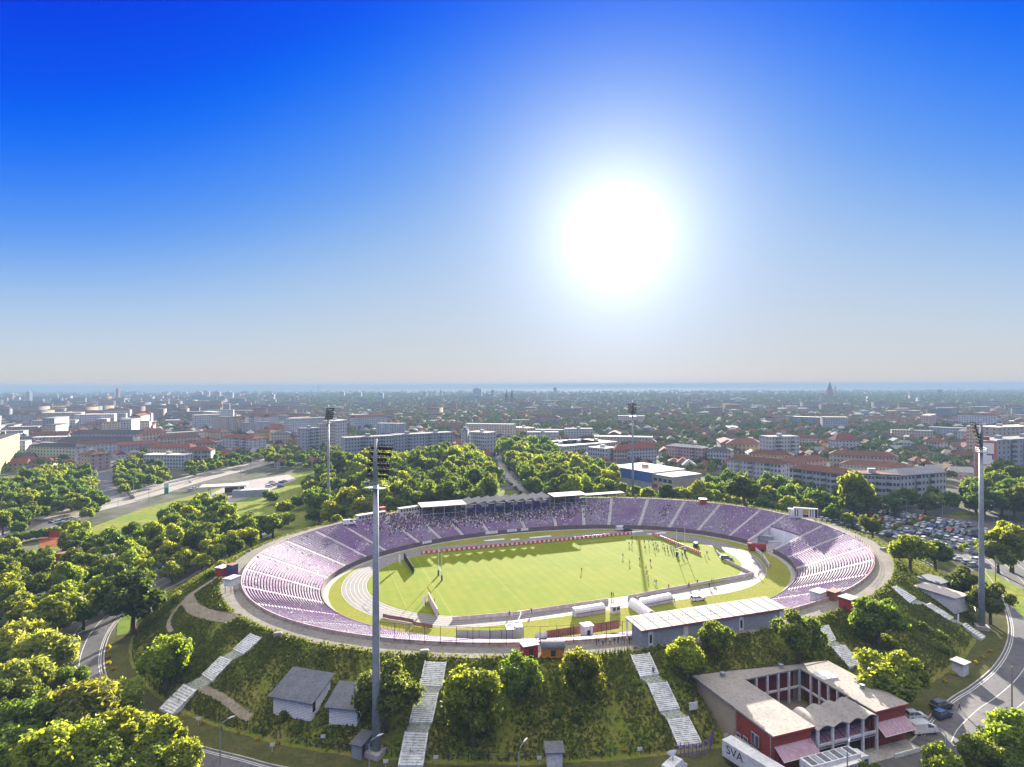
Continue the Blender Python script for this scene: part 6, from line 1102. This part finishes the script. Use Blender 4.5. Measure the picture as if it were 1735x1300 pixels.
# the crowded car park: cars stand in rows
cols = ['silver'] * 7 + ['white'] * 6 + ['grey'] * 3 + ['black'] * 4 + ['blue', 'dark blue', 'dark blue', 'red', 'green', 'beige']; kinds = ['hatchback', 'saloon', 'estate', 'hatchback', 'off-roader']
LOT = [at(x, y)[:2] for x, y in [(1372, 882), (1420, 868), (1480, 863), (1530, 866), (1580, 876), (1650, 893), (1676, 900), (1668, 925), (1652, 948), (1608, 932), (1545, 917), (1480, 906), (1420, 896)]]
o = at(1480, 906); d = (at(1608, 932) - o).normalized(); n = Vector((-d.y, d.x, 0)); 
if n.y < 0: n = -n
LOTCARS = []
for r_ in range(-2, 34):
    for i in range(-70, 80):
        off = (r_ // 2) * 15.2 + (r_ % 2) * 5.0; p = o + d * (i * 2.62) + n * (off + 2.6)
        if not inside(p.x, p.y, LOT) or random.random() < .05: continue
        if i % 12 == 0: PLANT.append((p.x, p.y, 1.5, ('bush', 1), 'small round sapling between the rows of parked cars', 'saplings in the car park', 1.6)); continue
        LOTCARS.append((p, r_))
LOTCARS.sort(key=lambda t: t[0].y); print('lot cars', len(LOTCARS)); a0 = math.atan2(n.y, n.x)
def lot_name(p): q = 867.5 + F * p.x / p.y; return 'at the left end' if q < 1500 else 'in the middle' if q < 1590 else 'at the right end'
LIM = 215
for p, r_ in LOTCARS[:LIM]: c, k = random.choice(cols), random.choice(kinds); far_car(p.x, p.y, a0 + random.choice((0, math.pi)) + random.uniform(-.04, .04), k, c, f'{c} {k} parked {lot_name(p)} of the crowded car park', 'cars in the crowded car park')
if len(LOTCARS) > LIM:
    C, S, A = [], [], []
    for p, r_ in LOTCARS[LIM:]: C += [(p.x, p.y, .65), (p.x - .2 * n.x, p.y - .2 * n.y, 1.15)]; S += [(4.3, 1.75, .75), (2.3, 1.5, .55)]; A += [a0, a0]
    V, Q = scatter_boxes(np.array(C), np.array(S), np.array(A)); m, nt, N, L = _nodes('far_car_paint'); out = N('ShaderNodeOutputMaterial'); pb = N('ShaderNodeBsdfPrincipled'); L(pb.outputs[0], out.inputs[0]); pb.inputs['Roughness'].default_value = .3; g = N('ShaderNodeNewGeometry'); rr = N('ShaderNodeValToRGB'); rr.color_ramp.interpolation = 'CONSTANT'; L(g.outputs['Random Per Island'], rr.inputs[0]); L(rr.outputs[0], pb.inputs['Base Color']); e = rr.color_ramp.elements; e[0].color = (*PAINT['silver'], 1); e[1].position = .2; e[1].color = (*PAINT['black'], 1)
    for i, k in enumerate(('white', 'grey', 'dark blue', 'silver', 'red', 'black')): x = e.new(.35 + i * .11); x.color = (*PAINT[k], 1)
    tag(link('far_parked_cars', np_mesh('far_parked_cars', V, Q, [m])), 'far rows of the crowded car park', None, None, 'stuff')
near_car(1575, 903, a0, 'van', 'white', 'white van towering over the cars in the car park')
def along(P, k0, k1, step, off, lab, grp, jit=.3, z=0.0, flip=0.0):
    t = k0
    while t < k1:
        i = int(t); 
        if i + 1 >= len(P): break
        p = P[i].lerp(P[i + 1], t - i); dd = (P[i + 1] - P[i]); a = math.atan2(dd.y, dd.x); q = p + Vector((-dd.y, dd.x, 0)).normalized() * off; c, k = random.choice(cols), random.choice(kinds)
        if random.random() > .12: far_car(q.x, q.y, a + flip + random.uniform(-.05, .05), k, c, f'{c} {k} {lab}', grp)
        t += step / max(.5, dd.length) * random.uniform(1, 1 + jit)
along(PARK, 2, 24, 5.6, 3.6, 'parked on the left side of the street through the wood', 'cars along the street through the wood'); along(PARK, 2, 24, 5.6, -3.6, 'parked on the right side of the street through the wood', 'cars along the street through the wood')
along(SIDE, 1, 20, 5.4, 8.6, 'parked on the right of the side street', 'cars in the side street'); along(SIDE, 1, 20, 5.4, -8.6, 'parked on the left of the side street', 'cars in the side street'); along(BLVD, 14, 26, 4.0, 11.0, 'parked along the boulevard before the left park', 'cars along the boulevard', flip=.9); along(BLVD, 16, 52, 60, -7, 'driving on the boulevard', 'cars driving on the boulevard', 1.5)
for i in range(16): x, y = [(455, 826), (463, 823), (470, 821), (476, 819), (460, 818), (482, 817), (430, 838), (437, 835), (395, 832), (324, 832), (330, 829), (475, 826), (100, 887), (112, 884), (120, 881), (106, 890)][i]; p = at(x, y); far_car(p.x, p.y, .9 + random.uniform(-.2, .2), random.choice(kinds), ['white', 'silver', 'white', 'blue'][i % 4], ['parked beside the petrol station', 'parked behind the cypress row'][i >= 12] and f"{['white', 'silver', 'white', 'blue'][i % 4]} car {['parked beside the petrol station', 'parked behind the cypress row'][i >= 12]}", 'cars by the petrol station' if i < 12 else 'cars behind the cypress row')
for i, (x, y) in enumerate([(10, 1022), (38, 1018), (60, 1008), (72, 1014), (22, 1034), (92, 1002)]): p = at(x, y); far_car(p.x, p.y, .5, kinds[i % 5], cols[i * 3], f'{cols[i * 3]} {kinds[i % 5]} parked in the yard under the left trees', 'cars in the left yard')
p = at(1500, 900)
for i, (x, y) in enumerate([(1615, 946), (1625, 950), (1640, 956), (1648, 960), (1655, 952), (1668, 905), (1690, 898), (1706, 902), (1735, 895)]): p = at(x, y); far_car(p.x, p.y, -.5 + .2 * i, kinds[i % 5], cols[i * 2], f'{cols[i * 2]} {kinds[i % 5]} beside the road at the edge of the car park', 'cars at the edge of the car park')
# ---------------------------------------------------------------- people
_pm = {}
def body_mesh(pose):
    if pose in _pm: return _pm[pose]
    ph = {'stand': (.06, -.04, .1, -.05, 0), 'walk': (.26, -.26, -.2, .22, .03), 'run': (.42, -.40, -.42, .45, .12), 'reach': (.12, -.1, .5, .6, .05)}[pose]; lf, rf, la, ra, lean = ph; bk = .22 if pose == 'run' else .05
    J = {'pel': (0, 0, .95), 'wai': (lean * .3, 0, 1.12), 'che': (lean, 0, 1.36), 'nec': (lean * 1.2, 0, 1.50), 'hea': (lean * 1.3 + .02, 0, 1.62), 'top': (lean * 1.3 + .01, 0, 1.74), 'lh': (0, .10, .90), 'lk': (lf * .7, .11, .50), 'la': (lf - (bk if lf < 0 else 0), .11, .09 + (bk if lf < 0 else 0)), 'lt': (lf + .17 - (bk if lf < 0 else 0), .12, .04 + (bk * .6 if lf < 0 else 0)), 'rh': (0, -.10, .90), 'rk': (rf * .5 + .04, -.11, .50), 'ra': (rf - (bk if rf < 0 else 0), -.11, .09 + (bk if rf < 0 else 0)), 'rt': (rf + .17 - (bk if rf < 0 else 0), -.12, .04 + (bk * .6 if rf < 0 else 0)), 'ls': (lean, .20, 1.42), 'le': (lean + la * .4 - .05, .27, 1.15), 'lw': (lean + la, .25, .98 + abs(la) * .5), 'rs': (lean, -.20, 1.42), 're': (lean + ra * .4 - .05, -.27, 1.15), 'rw': (lean + ra, -.25, .98 + abs(ra) * .5)}
    rad = {'pel': .135, 'wai': .12, 'che': .15, 'nec': .055, 'hea': .10, 'top': .07, 'lh': .10, 'lk': .065, 'la': .045, 'lt': .035, 'ls': .065, 'le': .048, 'lw': .038}; K = list(J); E = [('pel', 'wai'), ('wai', 'che'), ('che', 'nec'), ('nec', 'hea'), ('hea', 'top')] + [(a, b_) for s in 'lr' for a, b_ in (('pel', s + 'h'), (s + 'h', s + 'k'), (s + 'k', s + 'a'), (s + 'a', s + 't'), ('che', s + 's'), (s + 's', s + 'e'), (s + 'e', s + 'w'))]
    me = bpy.data.meshes.new('person_skeleton'); me.from_pydata([J[k] for k in K], [(K.index(a), K.index(b_)) for a, b_ in E], []); o = bpy.data.objects.new('person_skeleton', me); COL.objects.link(o); md = o.modifiers.new('skin', 'SKIN'); o.modifiers.new('sub', 'SUBSURF').levels = 1
    for i, k in enumerate(K):
        r_ = rad.get(k) or rad.get('l' + k[1:]); sv = me.skin_vertices[0].data[i]; sv.radius = (r_, r_); sv.use_root = (k == 'pel')
    dg = bpy.context.evaluated_depsgraph_get(); out = bpy.data.meshes.new_from_object(o.evaluated_get(dg)); bpy.data.objects.remove(o); _pm[pose] = out; return out
M_skin = mat('skin', (.42, .25, .17), (.36, .21, .14), 3, rough=.7); M_hair = mat('hair', (.03, .022, .016), (.05, .035, .025), 5, rough=.8); CL = {'navy': (.02, .03, .09), 'white': (.6, .6, .6), 'black': (.02, .02, .02), 'red': (.38, .03, .03), 'yellow': (.65, .58, .05), 'orange': (.55, .14, .02), 'grey': (.2, .2, .22), 'blue': (.05, .12, .4)}
CM = {k: mat('cloth_' + k, v, tuple(x * .8 for x in v), 4, rough=.9) for k, v in CL.items()}; _dress = {}
def person(px, py, pose, top, leg, a, label, group=None, z=None, cat='person'):
    k = (pose, top, leg)
    if k not in _dress:
        me = body_mesh(pose).copy(); me.name = 'person'; me.materials.clear()
        for m in (M_skin, CM[top], CM[leg], M_hair): me.materials.append(m)
        mi = []
        for f in me.polygons:
            c = f.center; mi.append(3 if c.z > 1.68 or (c.z > 1.58 and c.x < me.vertices[0].co.x - .5) else 0 if c.z > 1.5 else 0 if abs(c.y) > .235 and c.z < 1.2 else 1 if c.z > 1.0 else 2 if c.z > (.55 if leg in ('white', 'navy') else .1) else 0)
        me.polygons.foreach_set('material_index', mi); me.polygons.foreach_set('use_smooth', [True] * len(mi)); _dress[k] = me
    p = at_g(px, py) if z is None else at(px, py, z); o = link('person', _dress[k], None, (p.x, p.y, p.z), a); return tag(o, label, cat, group)
PL = [(78, 352), (138, 412), (135, 245), (158, 258), (275, 228), (283, 272), (315, 228), (318, 276), (345, 212), (362, 248), (368, 298), (380, 246), (390, 272), (400, 258), (438, 236), (455, 258), (460, 292), (485, 266), (490, 298), (510, 258), (520, 282), (540, 278), (560, 288), (575, 310), (585, 340), (545, 298), (528, 308), (615, 330), (625, 350), (290, 460), (300, 512), (308, 565), (330, 405), (368, 585), (388, 600), (230, 392), (850, 330), (832, 360)]
rp = random.Random(5)
for i, (x, y) in enumerate(PL): t, l = [('navy', 'navy'), ('white', 'black'), ('black', 'white'), ('navy', 'white')][i % 4]; ps = ['run', 'walk', 'stand', 'run', 'reach'][i % 5]; person(1040 + x / 5.42, 880 + y / 5.42, ps, t, l, rp.uniform(0, 6.28), f"{'running' if ps == 'run' else 'walking' if ps == 'walk' else 'standing'} player in {t} shirt and {l} shorts {'in the cluster near the right goal' if 430 < x < 640 and y < 350 else 'spread out left of the right goal' if x < 430 else 'behind the right goal'}", 'players on the pitch', .02)
person(984.5, 970, 'walk', 'black', 'black', .4, 'lone person in dark clothes in the middle of the pitch', None, .02)
for x, y, t, l in [(497, 638, 'orange', 'black'), (680, 622, 'red', 'black'), (686, 626, 'orange', 'black'), (760, 598, 'navy', 'navy'), (893, 585, 'yellow', 'grey'), (910, 592, 'yellow', 'grey'), (870, 628, 'black', 'black'), (1325, 530, 'grey', 'navy'), (1240, 310, 'grey', 'black')]: person(1040 + x / 5.42, 880 + y / 5.42, 'stand', t, l, rp.uniform(0, 6.28), f'person in {t} top standing at the near right edge of the pitch', 'people along the near touchline', .02)
for i, (x, y) in enumerate([(1035, 1012), (1038, 1012), (899, 1040), (862, 1045), (1134, 1014), (1141, 1022), (1192, 1020), (1070, 914), (1077, 914), (720, 1027), (735, 1022)]): person(x, y, ['stand', 'walk'][i % 2], ['black', 'grey', 'navy', 'blue'][i % 4], 'black', rp.uniform(0, 6.28), f"person in {['black', 'grey', 'navy', 'blue'][i % 4]} top {['by the dugouts', 'at the touchline', 'beside the pitch boards'][i % 3]}", 'people along the near touchline', .02)
for i, x in enumerate([1009, 1013, 1020, 1025, 1032, 1040, 1046, 1051, 1056, 1061, 1065, 1068]): person(x, 1093 - (x - 1009) * .06 + (i % 3), ['stand', 'walk', 'stand'][i % 3], ['black', 'navy', 'grey', 'red', 'white'][i % 5], ['black', 'grey'][i % 2], rp.uniform(0, 6.28), f"person in {['black', 'navy', 'grey', 'red', 'white'][i % 5]} top waiting on the walkway left of the official building", 'people waiting on the front walkway', 9.3)
person(1484, 1250, 'stand', 'yellow', 'black', -1.2, 'person in yellow safety vest at the entrance of the red building', None, .22); person(1490, 1247, 'stand', 'black', 'black', -1.5, 'person in black beside the one in the yellow vest', None, .22); person(1623, 1203, 'walk', 'red', 'black', 2.5, 'person in red top walking on the ring road', None, 0); person(1105, 1143, 'stand', 'blue', 'black', 1.0, 'person in blue standing on the pale stairs')
p = at_g(1620, 1062); root = empty('feather_flag', 'white and red feather flag beside the narrow right stairs', 'flag', p, .4); b = MB(); b.tube([(0, 0, 0), (0, 0, 3.4)], .03, 5); b.build('pole', M_steel, root); b = MB(); b.box(.03, .75, -.02, .02, .9, 3.3); b.build('cloth', M_bwhite, root)
# ---------------------------------------------------------------- planting
PLANT.sort(key=lambda t: -t[2] / t[1])
def plant_things(lst):
    for x, y, r, k, label, group, zs in lst:
        T = TREES[k]; z = gz(x, y); rz = random.uniform(0, 6.28)
        if T['trunk'] is None:
            o = link(T['name'], T['crown'], None, (x, y, z), rz); o.scale = (r, r, r * zs); tag(o, label, 'shrub', group); continue
        o = empty(T['name'], label, 'tree', (x, y, z), rz, group); o.scale = (r, r, r * zs); link('crown', T['crown'], o); link('trunk', T['trunk'], o)
shr = [t for t in PLANT if TREES[t[3]]['trunk'] is None]; trs = [t for t in PLANT if TREES[t[3]]['trunk'] is not None]
plant_things(shr); plant_things(trs[:300])
print('trees', len(trs), 'shrubs', len(shr))
def far_trees(lst, name, n, m, seed):
    """trees past the three hundred that show largest: one mass"""
    rng = np.random.default_rng(seed); A = np.array([(t[0], t[1], t[2], t[2] * 1.25) for t in lst]); N_ = len(A); d = rng.normal(size=(N_ * n, 3)); d /= np.linalg.norm(d, axis=1)[:, None]; d[:, 2] = np.abs(d[:, 2]) * 1.1 - .35
    rr = np.repeat(A[:, 2], n) * rng.uniform(.6, 1.05, N_ * n); C = np.repeat(A[:, :2], n, 0); P = np.stack([C[:, 0] + d[:, 0] * rr, C[:, 1] + d[:, 1] * rr, np.repeat(A[:, 3], n) + d[:, 2] * rr], 1); P[:, 2] = np.maximum(P[:, 2], .3)
    Nn = d + rng.normal(size=d.shape) * .45; Nn /= np.linalg.norm(Nn, axis=1)[:, None]; V, Q = leaf_quads(P, Nn, np.repeat(A[:, 2], n) * 2.6 / math.sqrt(n), rng, 1.3)
    tag(link(name, np_mesh(name, V, Q, [m])), 'far treetops between the houses, too many to count', None, None, 'stuff')
near_rest = [t for t in trs[300:]]; print('rest', len(near_rest))
for j in (0, 1):                             # park trees past the three hundred: full crowns, one mass per kind of green
    T = TREES['lite', j]; me = T['crown']; n = len(me.vertices); V0 = np.zeros(n * 3, np.float32); me.vertices.foreach_get('co', V0); V0 = V0.reshape(-1, 3); VV = []
    for t in near_rest[j::2]:
        a = random.uniform(0, 6.28); c, s = math.cos(a), math.sin(a); VV.append(np.stack([t[0] + (V0[:, 0] * c - V0[:, 1] * s) * t[2], t[1] + (V0[:, 0] * s + V0[:, 1] * c) * t[2], gz(t[0], t[1]) + V0[:, 2] * t[2] * t[6]], 1))
    if VV: VV = np.concatenate(VV); tag(link('further_park_trees', np_mesh('further_park_trees', VV, np.arange(len(VV)).reshape(-1, 4), [me.materials[0]])), 'further treetops of the parks and avenues, one mass', None, None, 'stuff')
far_trees([t for t in CITY_TREES if t[1] < 900], 'distant_trees', 110, LEAF['far'], 5); far_trees([t for t in CITY_TREES if t[1] >= 900], 'distant_trees', 30, LEAF['far'], 7)
# long grass and weeds on the bank, one mass
rng = np.random.default_rng(11); P = []
while len(P) < 80000:
    ph = random.uniform(0, 6.2832); d = WALK + (TOE - WALK) * random.random() ** 1.1; u, v = oval(ph, 1, d); q = uvw(u, v)
    if q.y > 190 and random.random() < .75: continue
    if (math.sin(q.x * .31 + 2) * math.sin(q.y * .27) + math.sin(q.x * .9) * .4) < random.uniform(-1.5, .9): continue
    if any(inside(q.x, q.y, z) for z in CLEAR): continue
    P.append((q.x, q.y, gz(q.x, q.y) + .12 + random.random() * .28 + (.5 * random.random() if d < WALK + 2.5 and random.random() < .5 else 0)))
P = np.array(P); d = rng.normal(size=P.shape); d[:, 2] = np.abs(d[:, 2]) * .5 + .2; d /= np.linalg.norm(d, axis=1)[:, None]; V, Q = leaf_quads(P, d, .42, rng, 1.6)
tag(link('bank_weeds', np_mesh('bank_weeds', V, Q, [LEAF['weed']])), 'long grass and weeds on the bank', None, None, 'stuff')
# ---------------------------------------------------------------- air
b = MB(); b.box(-17000, 17000, -1500, 17000, -1.4, 76.0)
def haze_mat():
    m, nt, N, L = _nodes('haze_air'); out = N('ShaderNodeOutputMaterial'); v = N('ShaderNodeVolumePrincipled'); v.inputs['Density'].default_value = HAZE_D; v.inputs['Color'].default_value = (.155, .226, .325, 1); v.inputs['Anisotropy'].default_value = .0
    L(v.outputs[0], out.inputs['Volume']); return m
HAZE_D = 2.5e-4
tag(b.build('haze', haze_mat()), kind='stuff')
